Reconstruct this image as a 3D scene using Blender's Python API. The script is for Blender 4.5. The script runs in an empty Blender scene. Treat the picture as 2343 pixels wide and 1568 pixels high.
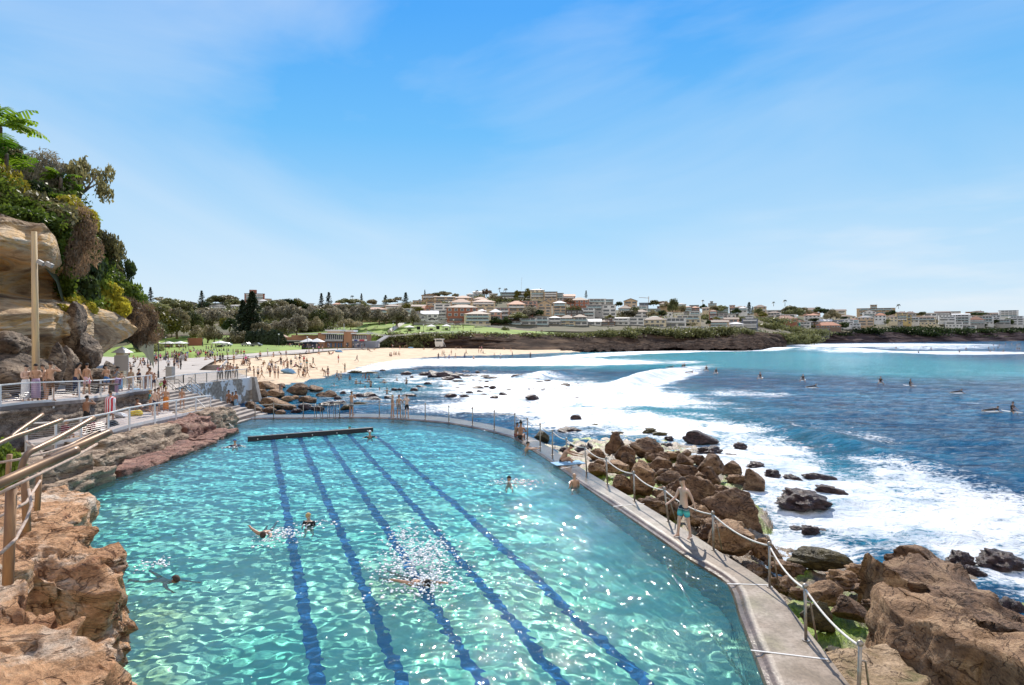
import bpy,bmesh,math,random
import numpy as np
from mathutils import Vector,Matrix
SC=bpy.context.scene
COL=SC.collection
F,CX,HY,CH=1432.0,1171.5,764.0,6.3
R=math.radians
rnd=random.Random(7)
SEA=-2.3
def P(x,y,z=0.0):
 Y=F*(CH-z)/(y-HY)
 return Vector(((x-CX)/F*Y,Y,z))
def Q(x,y,Y):
 return Vector(((x-CX)/F*Y,Y,CH-(y-HY)*Y/F))
def frame(rx,ry,s):
 k=0.610156
 return lambda x,y:((rx+x/s)*k,(ry+y/s)*k)
FA=frame(440,1040,3.661);FB=frame(900,1060,3.905);FC=frame(1400,1060,3.905);FD=frame(1900,1060,3.905)
FE=frame(2400,1080,3.905);FF=frame(2900,1080,4.686);FG=frame(3340,1080,4.686);FH=frame(840,1380,2.929)
FI=frame(1600,1340,2.929);FJ=frame(1900,1560,2.614);FK=frame(2200,1600,2.24);FL=frame(2700,2000,2.055)
FM=frame(2400,1300,1.627);FN=frame(900,1560,1.9525);FO=frame(400,1960,1.6736)
Fa=frame(0,340,2.45);Fb=frame(0,940,2.44);Fc=frame(0,1240,2.44);Fd=frame(0,1800,2.0365)
Fe=frame(0,1300,4.881);Ff=frame(440,1300,4.881)
def lerp(a,b,t):return a+(b-a)*t
def interp(x,keys):
 return float(np.interp(x,[k[0]for k in keys],[k[1]for k in keys]))
_rs=np.random.RandomState(3)
_perm=_rs.permutation(256);_perm=np.concatenate([_perm,_perm,_perm])
_grad=_rs.normal(size=(256,3));_grad/=np.linalg.norm(_grad,axis=1)[:,None]
def pn(x,y,z=0.0):
 x,y,z=np.broadcast_arrays(np.asarray(x,float),np.asarray(y,float),np.asarray(z,float))
 xi=np.floor(x).astype(int);yi=np.floor(y).astype(int);zi=np.floor(z).astype(int)
 xf,yf,zf=x-xi,y-yi,z-zi
 u,v,w=[t*t*t*(t*(t*6-15)+10)for t in(xf,yf,zf)]
 def g(i,j,k):
  h=_perm[_perm[_perm[(xi+i)&255]+((yi+j)&255)]+((zi+k)&255)]
  gr=_grad[h]
  return gr[...,0]*(xf-i)+gr[...,1]*(yf-j)+gr[...,2]*(zf-k)
 a=lambda j,k:g(0,j,k)*(1-u)+g(1,j,k)*u
 b=lambda k:a(0,k)*(1-v)+a(1,k)*v
 return(b(0)*(1-w)+b(1)*w)*1.6
def fbm(x,y,z=0.0,o=4,l=2.1,g=.5):
 s=0;a=1;f=1
 for i in range(o):
  s=s+a*pn(np.asarray(x)*f+i*7.3,np.asarray(y)*f+i*3.1,np.asarray(z)*f+i*1.7);a*=g;f*=l
 return s
def link(o,parent=None):
 COL.objects.link(o)
 if parent is not None:o.parent=parent
 return o
def tag(o,label=None,cat=None,group=None,kind=None):
 if label:o['label']=label
 if cat:o['category']=cat
 if group:o['group']=group
 if kind:o['kind']=kind
 return o
def empty(name,loc,label=None,cat=None,group=None,rz=0.0):
 o=bpy.data.objects.new(name,None);o.location=loc;o.rotation_euler=(0,0,rz);o.empty_display_size=.2
 return tag(link(o),label,cat,group)
def mesh_np(name,V,Fc_,mats=None,smooth=True,attrs=None):
 V=np.ascontiguousarray(V,dtype=np.float32).reshape(-1,3);Fc_=np.ascontiguousarray(Fc_,dtype=np.int32)
 k=Fc_.shape[1];n=Fc_.shape[0]
 m=bpy.data.meshes.new(name)
 m.vertices.add(len(V));m.vertices.foreach_set('co',V.ravel())
 m.loops.add(n*k);m.loops.foreach_set('vertex_index',Fc_.ravel())
 m.polygons.add(n);m.polygons.foreach_set('loop_start',np.arange(0,n*k,k,dtype=np.int32))
 m.polygons.foreach_set('use_smooth',np.full(n,smooth))
 for a,val in(attrs or{}).items():
  at=m.attributes.new(a,'FLOAT','POINT');at.data.foreach_set('value',np.ascontiguousarray(val,dtype=np.float32).ravel())
 m.update(calc_edges=True)
 for t in(mats or[]):m.materials.append(t)
 return m
def obj(name,mesh,parent=None,loc=None,rot=None,sc=None):
 o=bpy.data.objects.new(name,mesh)
 if loc is not None:o.location=loc
 if rot is not None:o.rotation_euler=rot
 if sc is not None:o.scale=(sc,sc,sc)if isinstance(sc,(int,float))else sc
 return link(o,parent)
def gridmesh(X,Y,Z):
 """faces of an (n, m) grid of points"""
 n,m=X.shape
 V=np.stack([X,Y,Z],-1).reshape(-1,3)
 i=np.arange(n*m).reshape(n,m)
 Fq=np.stack([i[:-1,:-1],i[:-1,1:],i[1:,1:],i[1:,:-1]],-1).reshape(-1,4)
 return V,Fq
def copy_tree(o,parent=None,name=None):
 c=o.copy();COL.objects.link(c);c.parent=parent
 for ch in o.children:copy_tree(ch,c)
 return c
class MB:
 """collects simple shapes into one mesh"""
 def __init__(s):s.v=[];s.f=[];s.mi=[]
 def add(s,vs,fs,mi=0):
  b=len(s.v);s.v+=[tuple(v)for v in vs];s.f+=[tuple(b+i for i in f)for f in fs];s.mi+=[mi]*len(fs);return s
 def box(s,c,d,rz=0.0,mi=0,M=None):
  hx,hy,hz=d[0]/2,d[1]/2,d[2]/2
  vs=[Vector((x,y,z))for z in(-hz,hz)for x,y in((-hx,-hy),(hx,-hy),(hx,hy),(-hx,hy))]
  Rm=M if M is not None else Matrix.Rotation(rz,3,'Z')
  vs=[Rm@v+Vector(c)for v in vs]
  return s.add(vs,[(3,2,1,0),(4,5,6,7),(0,1,5,4),(1,2,6,5),(2,3,7,6),(3,0,4,7)],mi)
 def bar(s,a,b,w,h,mi=0):
  """box beam from a to b, w across, h up"""
  a,b=Vector(a),Vector(b);d=b-a;L=d.length
  if L<1e-6:return s
  x=d.normalized();up=Vector((0,0,1))
  if abs(x.z)>.98:up=Vector((0,1,0))
  y=up.cross(x).normalized();z=x.cross(y)
  M=Matrix((x,y,z)).transposed()
  return s.box((a+b)/2,(L,w,h),M=M,mi=mi)
 def tube(s,pts,r,n=8,mi=0,caps=True):
  pts=[Vector(p)for p in pts];rs=r if isinstance(r,(list,tuple))else[r]*len(pts)
  rings=[];prev=None
  for i,p in enumerate(pts):
   t=(pts[min(i+1,len(pts)-1)]-pts[max(i-1,0)]).normalized()
   u=prev-t*prev.dot(t)if prev is not None else(Vector((0,0,1)).cross(t)if abs(t.z)<.95 else Vector((1,0,0)).cross(t))
   if u.length<1e-5:u=Vector((1,0,0)).cross(t)
   u.normalize();prev=u;w=t.cross(u)
   rings.append([p+(u*math.cos(2*math.pi*k/n)+w*math.sin(2*math.pi*k/n))*rs[i]for k in range(n)])
  vs=[v for q in rings for v in q];fs=[]
  for i in range(len(pts)-1):
   for k in range(n):
    fs.append((i*n+k,i*n+(k+1)%n,(i+1)*n+(k+1)%n,(i+1)*n+k))
  if caps:fs+=[tuple(range(n))[::-1],tuple((len(pts)-1)*n+k for k in range(n))]
  return s.add(vs,fs,mi)
 def ball(s,c,r,nu=8,nv=6,mi=0):
  r=r if isinstance(r,(list,tuple))else(r,r,r)
  vs=[(c[0],c[1],c[2]-r[2])]
  for j in range(1,nv):
   a=-math.pi/2+math.pi*j/nv
   for i in range(nu):
    b=2*math.pi*i/nu
    vs.append((c[0]+r[0]*math.cos(a)*math.cos(b),c[1]+r[1]*math.cos(a)*math.sin(b),c[2]+r[2]*math.sin(a)))
  vs.append((c[0],c[1],c[2]+r[2]));fs=[]
  for i in range(nu):
   fs.append((0,1+(i+1)%nu,1+i));fs.append((len(vs)-1,1+(nv-2)*nu+i,1+(nv-2)*nu+(i+1)%nu))
   for j in range(nv-2):
    a,b=1+j*nu,1+(j+1)*nu
    fs.append((a+i,a+(i+1)%nu,b+(i+1)%nu,b+i))
  return s.add(vs,fs,mi)
 def prism(s,poly,z0,z1,mi=0):
  n=len(poly)
  vs=[(p[0],p[1],z0)for p in poly]+[(p[0],p[1],z1)for p in poly]
  fs=[tuple(range(n))[::-1],tuple(range(n,2*n))]+[(i,(i+1)%n,n+(i+1)%n,n+i)for i in range(n)]
  return s.add(vs,fs,mi)
 def build(s,name,mats,parent=None,loc=None,smooth=False,rot=None,fix=True):
  m=bpy.data.meshes.new(name);m.from_pydata([tuple(v)for v in s.v],[],s.f)
  mats=mats if isinstance(mats,(list,tuple))else[mats]
  for t in mats:m.materials.append(t)
  if len(mats)>1:m.polygons.foreach_set('material_index',s.mi)
  m.polygons.foreach_set('use_smooth',[smooth]*len(s.f));m.update()
  if fix:
   b=bmesh.new();b.from_mesh(m);bmesh.ops.recalc_face_normals(b,faces=b.faces);b.to_mesh(m);b.free()
  return obj(name,m,parent,loc,rot)
_mats={}
def nodes(name):
 m=bpy.data.materials.new(name);m.use_nodes=True;nt=m.node_tree;nt.nodes.clear()
 out=nt.nodes.new('ShaderNodeOutputMaterial')
 def N(t,**kw):
  n=nt.nodes.new('ShaderNode'+t)
  for k,v in kw.items():
   if k.startswith('i_'):n.inputs[k[2:].replace('_',' ')].default_value=v
   elif isinstance(k,str)and k[0]=='n' and k[1:].isdigit():n.inputs[int(k[1:])].default_value=v
   else:setattr(n,k,v)
  return n
 def L(a,b,ia=0,ib=0):
  nt.links.new(a.outputs[ia]if hasattr(a,'outputs')else a,b.inputs[ib]if hasattr(b,'inputs')else b)
 return m,nt,out,N,L
def c4(c):return(c[0],c[1],c[2],1)
def ramp(N,stops):
 r=N('ValToRGB');e=r.color_ramp.elements
 while len(e)<len(stops):e.new(.5)
 for el,(p,c)in zip(e,stops):
  el.position=p;el.color=c4(c)if not isinstance(c,(int,float))else(c,c,c,1)
 return r
def mat(name,col,rough=.7,col2=None,scale=3.0,bump=0.0,bscale=None,metal=0.0,spec=.5,trans=0.0,detail=4,stretch=None,contrast=(.35,.65)):
 key=(name,col,rough,col2,scale,bump,metal)
 if key in _mats:return _mats[key]
 m,nt,out,N,L=nodes(name)
 b=N('BsdfPrincipled');b.inputs['Roughness'].default_value=rough;b.inputs['Metallic'].default_value=metal
 b.inputs['Specular IOR Level'].default_value=spec
 tc=N('TexCoord');src=tc
 srcs=tc.outputs['Object']
 if stretch:
  mp=N('Mapping');mp.inputs['Scale'].default_value=stretch;nt.links.new(srcs,mp.inputs[0]);srcs=mp.outputs[0]
 nz=N('TexNoise');nz.inputs['Scale'].default_value=scale;nz.inputs['Detail'].default_value=detail;nt.links.new(srcs,nz.inputs['Vector'])
 c2=col2 or tuple(x*.82 for x in col)
 rp=ramp(N,[(contrast[0],c2),(contrast[1],col)]);L(nz,rp);L(rp,b.inputs['Base Color'])
 if bump:
  n2=N('TexNoise');n2 .inputs['Scale'].default_value=bscale or scale*4;n2 .inputs['Detail'].default_value=5;nt.links.new(srcs,n2 .inputs['Vector'])
  bp=N('Bump');bp.inputs['Distance'].default_value=bump;L(n2,bp.inputs['Height']);L(bp,b.inputs['Normal'])
 L(b,out);_mats[key]=m
 return m
def leafmat(name,c1,c2,tr=.45,rough=.5,scale=.6):
 key=('leaf',name,c1,c2)
 if key in _mats:return _mats[key]
 m,nt,out,N,L=nodes(name)
 tc=N('TexCoord');nz=N('TexNoise');nz.inputs['Scale'].default_value=scale;nz.inputs['Detail'].default_value=6;nz.inputs['Roughness'].default_value=.7
 nt.links.new(tc.outputs['Object'],nz.inputs['Vector'])
 oi=N('ObjectInfo');ad=N('Math',operation='MULTIPLY_ADD',n1=.25,n2=-.12);nt.links.new(oi.outputs['Random'],ad.inputs[0])
 a2=N('Math',operation='ADD');L(nz,a2);L(ad,a2,0,1)
 rp=ramp(N,[(.32,c1),(.68,c2)]);L(a2,rp)
 d=N('BsdfPrincipled');d.inputs['Roughness'].default_value=rough;L(rp,d.inputs['Base Color']);d.inputs['Specular IOR Level'].default_value=.25
 t=N('BsdfTranslucent');L(rp,t)
 mx=N('MixShader',n0=tr);L(d,mx,0,1);L(t,mx,0,2);L(mx,out)
 _mats[key]=m;return m
def structure(name,mesh,kind='structure'):
 return tag(obj(name,mesh),kind=kind)
cam=bpy.data.cameras.new('camera');co=bpy.data.objects.new('camera',cam);COL.objects.link(co)
co.location=(0,0,CH);co.rotation_euler=(R(90),0,0)
cam.sensor_width=36;cam.lens=F/2343*36;cam.shift_y=-20/2343;cam.clip_start=.1;cam.clip_end=6000
SC.camera=co
SUN_EL,SUN_AZ=R(41),R(1.5)
sl=bpy.data.lights.new('sun','SUN');so=bpy.data.objects.new('sun',sl);COL.objects.link(so)
sl.energy=4.8;sl.angle=R(.53);sl.color=(1,.93,.82);sl.cycles.is_caustics_light=True
so.rotation_euler=(SUN_EL-R(90),0,-SUN_AZ)
w=bpy.data.worlds.new('World');SC.world=w;w.use_nodes=True
nt=w.node_tree;nt.nodes.clear()
def WN(t,**kw):
 n=nt.nodes.new('ShaderNode'+t)
 for k,v in kw.items():setattr(n,k,v)
 return n
lk=nt.links.new
out=WN('OutputWorld');bg=WN('Background');lk(bg.outputs[0],out.inputs[0])
sky=WN('TexSky',sky_type='NISHITA',sun_disc=False,sun_elevation=SUN_EL,sun_rotation=SUN_AZ,air_density=1.0,dust_density=.3,ozone_density=2.5)
tc=WN('TexCoord');sx=WN('SeparateXYZ');lk(tc.outputs['Generated'],sx.inputs[0])
def M2(op,a,b):
 n=WN('Math',operation=op)
 for i,q in enumerate((a,b)):
  if isinstance(q,(int,float)):n.inputs[i].default_value=q
  elif q is not None:lk(q,n.inputs[i])
 return n.outputs[0]
cr=WN('ValToRGB');lk(sx.outputs[2],cr.inputs[0]);e=cr.color_ramp.elements
stops=[(0,(.74,.87,1)),(.06,(.62,.82,1)),(.16,(.37,.70,1)),(.30,(.15,.54,1)),(.46,(.05,.40,1)),(1,(.04,.24,.85))]
while len(e)<len(stops):e.new(.5)
for el,(p,c)in zip(e,stops):el.position=p;el.color=c4(c)
mp=WN('Mapping');mp.inputs['Rotation'].default_value=(0,R(38),0);mp.inputs['Scale'].default_value=(.9,1.2,2.6);mp.inputs['Location'].default_value=(.55,.3,.12);lk(tc.outputs['Generated'],mp.inputs[0])
nz=WN('TexNoise');nz.inputs['Scale'].default_value=1.15;nz.inputs['Detail'].default_value=7;nz.inputs['Roughness'].default_value=.52;nz.inputs['Distortion'].default_value=1.1;lk(mp.outputs[0],nz.inputs['Vector'])
c2=WN('ValToRGB');lk(nz.outputs[0],c2 .inputs[0]);c2 .color_ramp.elements[0].position=.40;c2 .color_ramp.elements[1].position=.72
c2 .color_ramp.elements[1].color=(.6,.6,.6,1)
cmb=WN('Mapping');cmb.inputs['Scale'].default_value=(3.2,3.2,17);cmb.inputs['Location'].default_value=(.7,0,.3);lk(tc.outputs['Generated'],cmb.inputs[0])
n3=WN('TexNoise');n3 .inputs['Scale'].default_value=1.6;n3 .inputs['Detail'].default_value=6;lk(cmb.outputs[0],n3 .inputs['Vector'])
c3=WN('ValToRGB');lk(n3 .outputs[0],c3 .inputs[0]);c3 .color_ramp.elements[0].position=.46;c3 .color_ramp.elements[1].position=.66
mr=WN('MapRange');lk(sx.outputs[0],mr.inputs[0]);mr.inputs[1].default_value=.2;mr.inputs[2].default_value=.6
mr2=WN('MapRange');lk(sx.outputs[2],mr2 .inputs[0]);mr2 .inputs[1].default_value=.22;mr2 .inputs[2].default_value=.03
low=M2('MULTIPLY',M2('MULTIPLY',mr.outputs[0],mr2 .outputs[0]),c3 .outputs[0])
cl=M2('MINIMUM',M2('ADD',c2 .outputs[0],low),.9)
mx=WN('Mix',data_type='RGBA');lk(cl,mx.inputs[0]);lk(cr.outputs[0],mx.inputs[6]);mx.inputs[7].default_value=(.78,.89,1,1)
sc_=WN('Mix',data_type='RGBA',blend_type='MULTIPLY');sc_.inputs[0].default_value=1;lk(sky.outputs[0],sc_.inputs[6]);sc_.inputs[7].default_value=(.09,.09,.09,1)
mz=WN('Mix',data_type='RGBA');mz.inputs[0].default_value=.12;lk(mx.outputs[2],mz.inputs[6]);lk(sc_.outputs[2],mz.inputs[7])
bk_=WN('MapRange');lk(sx.outputs[1],bk_.inputs[0]);bk_.inputs[1].default_value=.05;bk_.inputs[2].default_value=-.55;bk_.inputs[4].default_value=.85
mb_=WN('Mix',data_type='RGBA');lk(bk_.outputs[0],mb_.inputs[0]);lk(mz.outputs[2],mb_.inputs[6]);mb_.inputs[7].default_value=(1.15,1.08,1.0,1)  # bright pale bank behind the camera, added to lift surfaces facing it
dn_=WN('MapRange');lk(sx.outputs[2],dn_.inputs[0]);dn_.inputs[1].default_value=-.005;dn_.inputs[2].default_value=-.05
md_=WN('Mix',data_type='RGBA');lk(dn_.outputs[0],md_.inputs[0]);lk(mb_.outputs[2],md_.inputs[6]);md_.inputs[7].default_value=(.50,.44,.37,1)  # unseen warm ground colour below the horizon, added for bounce light
lk(md_.outputs[2],bg.inputs[0]);bg.inputs[1].default_value=.80
SC.view_settings.view_transform='Standard';SC.view_settings.look='None';SC.view_settings.exposure=0.32;SC.view_settings.gamma=1
cy=SC.cycles
cy.use_denoising=True;cy.sample_clamp_indirect=6;cy.max_bounces=6;cy.diffuse_bounces=2;cy.glossy_bounces=2;cy.transmission_bounces=4;cy.transparent_max_bounces=6
cy.caustics_reflective=False;cy.caustics_refractive=True
try:cy.denoising_input_passes='RGB_ALBEDO_NORMAL';cy.denoising_prefilter='ACCURATE'
except Exception:pass
INNER=[(540,968),(585,959.5),(700,958.5),(860,958),(1000,967),(1090,981),(1150,996),(1176,1005),(1222,1034),(1276,1070),(1332,1111),(1402,1160),(1493,1223),(1572,1279),(1661,1337),(1690,1412),(1719,1488),(1748.5,1568),(1790,1690)]
OUTER=[(540,957),(585,950),(700,948.5),(860,947),(1000,953.5),(1090,966),(1163,982),(1205,996),(1245,1016),(1300,1052),(1355,1086),(1468,1152),(1570,1214),(1647,1263),(1762,1338),(1815,1402),(1878,1480),(1944.5,1568),(2040,1690)]
WZ=.1
inn=[P(x,y,.02)for x,y in INNER];outr=[P(x,y,WZ)for x,y in OUTER]
def dense(pts,n=4):
 res=[]
 for i in range(len(pts)-1):
  p0=pts[max(i-1,0)];p1=pts[i];p2=pts[i+1];p3=pts[min(i+2,len(pts)-1)]
  for k in range(n):
   t=k/n
   res.append(.5*((2*p1)+(p2-p0)*t+(2*p0-5*p1+4*p2-p3)*t*t+(3*p1-p0-3*p2+p3)*t**3))
 res.append(pts[-1]);return res
di,do=dense(inn,6),dense(outr,6)
conc=None
def walkway_material():
 m,nt,out,N,L=nodes('wet_concrete')
 b=N('BsdfPrincipled');tc=N('TexCoord')
 n1=N('TexNoise');n1 .inputs['Scale'].default_value=.5;n1 .inputs['Detail'].default_value=6;nt.links.new(tc.outputs['Object'],n1 .inputs['Vector'])
 n2=N('TexNoise');n2 .inputs['Scale'].default_value=14;n2 .inputs['Detail'].default_value=8;nt.links.new(tc.outputs['Object'],n2 .inputs['Vector'])
 n3=N('TexNoise');n3 .inputs['Scale'].default_value=1.7;n3 .inputs['Detail'].default_value=4;nt.links.new(tc.outputs['Object'],n3 .inputs['Vector'])
 at=N('Attribute',attribute_name='wet')
 r1=ramp(N,[(.3,(.16,.10,.055)),(.45,(.25,.18,.125)),(.56,(.31,.245,.19)),(.7,(.20,.17,.085))]);L(n1,r1)
 r2=ramp(N,[(.3,(.6,.57,.53)),(.6,(1,1,1))]);L(n2,r2)
 r3=ramp(N,[(.38,(.55,.52,.42)),(.55,(1,1,1))]);L(n3,r3)
 m1=N('Mix',data_type='RGBA',blend_type='MULTIPLY',n0=1.0);L(r1,m1,0,6);L(r2,m1,0,7)
 m2=N('Mix',data_type='RGBA',blend_type='MULTIPLY',n0=.7);nt.links.new(m1 .outputs[2],m2 .inputs[6]);L(r3,m2,0,7)
 wc=N('Mix',data_type='RGBA',blend_type='MULTIPLY');nt.links.new(at.outputs['Fac'],wc.inputs[0]);nt.links.new(m2 .outputs[2],wc.inputs[6]);wc.inputs[7].default_value=(.62,.55,.52,1)
 nt.links.new(wc.outputs[2],b.inputs['Base Color'])
 mr=N('MapRange');nt.links.new(at.outputs['Fac'],mr.inputs[0]);mr.inputs[3].default_value=.62;mr.inputs[4].default_value=.16
 L(mr,b.inputs['Roughness'])
 bp=N('Bump');bp.inputs['Distance'].default_value=.006;L(n2,bp.inputs['Height']);L(bp,b.inputs['Normal'])
 L(b,out);return m
MW=walkway_material()
rows=[]
for a,c in zip(di,do):
 d=(c-a);d.z=0
 u=d.normalized()
 rows.append([(a.x,a.y,-1.9),(a.x,a.y,-.06),(a.x+u.x*.05,a.y+u.y*.05,.035),(a.x+u.x*.14,a.y+u.y*.14,.05),(a.x+u.x*.2,a.y+u.y*.2,.085),(a.x+u.x*.34,a.y+u.y*.34,WZ)]+[(lerp(a.x,c.x,t),lerp(a.y,c.y,t),WZ)for t in(.45,.7)]+[(c.x,c.y,WZ),(c.x+u.x*.03,c.y+u.y*.03,WZ-.06),(c.x+u.x*.12,c.y+u.y*.12,-3.2)])
A=np.array(rows)
V,Fq=gridmesh(A[...,0],A[...,1],A[...,2])
wet=np.clip((np.linalg.norm(A[:,:,:2],axis=2)-17.5)/9,0,1);wet[:,:5]=1
wet=np.clip(wet+.35*fbm(A[...,0]*.4,A[...,1]*.4),0,1)
walk=structure('walkway',mesh_np('walkway',V,Fq[:,::-1],[MW],smooth=False,attrs={'wet':wet}))
jm=mat('joint_mortar',(.75,.72,.68),.4,scale=9)
for(a,b)in(((1198,1009),(1234,1009)),((1283,1072),(1322,1066)),((1403.6,1159),(1474,1153)),((1664,1336),(1762,1339)),((1718,1488),(1894,1509))):
 mb=MB();p,q=P(*a,WZ+.006),P(*b,WZ+.006);mb.bar(p,q,.035,.012)
 tag(mb.build('slab_joint',jm),kind='structure')
def floor_material():
 m,nt,out,N,L=nodes('painted_pool_floor')
 b=N('BsdfPrincipled');b.inputs['Roughness'].default_value=.8;b.inputs['Specular IOR Level'].default_value=.1
 ge=N('NewGeometry');sx=N('SeparateXYZ');nt.links.new(ge.outputs['Position'],sx.inputs[0])
 def M(op,a,b_=None,c=None):
  n=N('Math',operation=op)
  for i,q in enumerate((a,b_,c)):
   if isinstance(q,(int,float)):n.inputs[i].default_value=q
   elif q is not None:nt.links.new(q,n.inputs[i])
  return n.outputs[0]
 s=M('ADD',sx.outputs[0],M('MULTIPLY',sx.outputs[1],.4165))
 tot=None
 for x0,y0,y1 in((1.35,9,41),(3.08,9,42),(4.72,9,43),(6.4,9,43.5),(8.1,9,41)):
  d=M('ABSOLUTE',M('SUBTRACT',s,x0));k=M('LESS_THAN',d,.155);k=M('MULTIPLY',k,M('LESS_THAN',sx.outputs[1],y1))
  tot=k if tot is None else M('MAXIMUM',tot,k)
 n1=N('TexNoise');n1 .inputs['Scale'].default_value=.22;n1 .inputs['Detail'].default_value=5;nt.links.new(ge.outputs['Position'],n1 .inputs['Vector'])
 r1=ramp(N,[(.3,(.20,.70,.56)),(.45,(.42,.92,.68)),(.56,(.56,.96,.72)),(.7,(.80,.94,.52))]);L(n1,r1)
 n2=N('TexNoise');n2 .inputs['Scale'].default_value=2.3;n2 .inputs['Detail'].default_value=6;nt.links.new(ge.outputs['Position'],n2 .inputs['Vector'])
 r2=ramp(N,[(.35,(.75,.82,.75)),(.55,(1,1,1))]);L(n2,r2)
 mr=N('MapRange');nt.links.new(sx.outputs[1],mr.inputs[0]);mr.inputs[1].default_value=16;mr.inputs[2].default_value=36
 m0=N('Mix',data_type='RGBA');L(mr,m0,0,0);L(r1,m0,0,6);m0 .inputs[7].default_value=(.26,.88,.95,1)
 m1=N('Mix',data_type='RGBA',blend_type='MULTIPLY',n0=.8);nt.links.new(m0 .outputs[2],m1 .inputs[6]);L(r2,m1,0,7)
 m2=N('Mix',data_type='RGBA');nt.links.new(tot,m2 .inputs[0]);nt.links.new(m1 .outputs[2],m2 .inputs[6]);m2 .inputs[7].default_value=(.025,.13,.38,1)
 nt.links.new(m2 .outputs[2],b.inputs['Base Color']);L(b,out);return m
MF=floor_material()
yi=np.array([p.y for p in di]);xi=np.array([p.x for p in di])
k=int(np.argmax(yi));k2=np.where((xi>-17.0))[0]
ys=np.linspace(7.2,47.2,620)
yy,xx=yi[::-1],xi[::-1]
far=[(p.x,p.y)for p in di]
fx=np.array([p[0]for p in far]);fy=np.array([p[1]for p in far])
U=np.linspace(0,1,470)
rowsX=[];rowsY=[]
xs=np.linspace(-22.5,fx.max()+.04,500)
o_=np.argsort(fx[:np.argmax(fx)+1]);fxs=fx[:np.argmax(fx)+1][o_];fys=fy[:np.argmax(fx)+1][o_]
top=np.interp(xs,fxs,fys)+.06
nearx,neary=fx[np.argmax(fx):],fy[np.argmax(fx):]
on=np.argsort(nearx)
lowr=np.where(xs>nearx.min(),np.interp(xs,nearx[on],neary[on]),7.0)
lowr=np.minimum(lowr,top-.02)
tt=np.linspace(0,1,640)[:,None]**1.35
GX=np.repeat(xs[None,:],640,0);GY=lowr[None,:]+(top-lowr)[None,:]*tt
fX=GX[::6,::6].copy();fY=GY[::6,::6].copy();fY[-1]+=.05
gz=-1.75-.2*fbm(fX*.15,fY*.15)+.1*fbm(fX*.8,fY*.8)
Vf,Fl_=gridmesh(fX,fY,gz)
pf=structure('pool_floor',mesh_np('pool_floor',Vf,Fl_,[MF]));pf.cycles.is_caustics_receiver=True
amp=.75+.5*np.clip((22-GY)/12,0,1)
GZ=amp*(.016*pn(GX*.8+.1*GY,GY*1.0,.3)+.0105*pn(GX*4.1+.5*pn(GX,GY),GY*4.1,5.)+.0012*pn(GX*7,GY*8,2.))+.004
V,Fq=gridmesh(GX,GY,GZ)
m,nt_,out_,N,L=nodes('clear_pool_water')
rf=N('BsdfRefraction');rf.inputs['Color'].default_value=(.86,1,1,1);rf.inputs['IOR'].default_value=1.33;rf.inputs['Roughness'].default_value=0
gl=N('BsdfGlossy');gl.inputs['Roughness'].default_value=.022
ge_=N('NewGeometry');gn_=N('TexNoise');gn_.inputs['Scale'].default_value=3.2;gn_.inputs['Detail'].default_value=2;nt_.links.new(ge_.outputs['Position'],gn_.inputs['Vector']);gb_=N('Bump');gb_.inputs['Distance'].default_value=.095;L(gn_,gb_.inputs['Height']);L(gb_,gl.inputs['Normal'])
fr=N('Fresnel');fr.inputs['IOR'].default_value=1.33
mx_=N('MixShader');tb=N('BsdfDiffuse');tb.inputs['Color'].default_value=(.28,.86,.82,1);mt_=N('MixShader',n0=.045);L(rf,mt_,0,1);L(tb,mt_,0,2);L(fr,mx_,0,0);L(mt_,mx_,0,1);L(gl,mx_,0,2);L(mx_,out_)  # small turquoise diffuse share stands in for light scattered underwater
pw=structure('pool_water',mesh_np('pool_water',V,Fq,[m]));pw.cycles.is_caustics_caster=True
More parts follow.
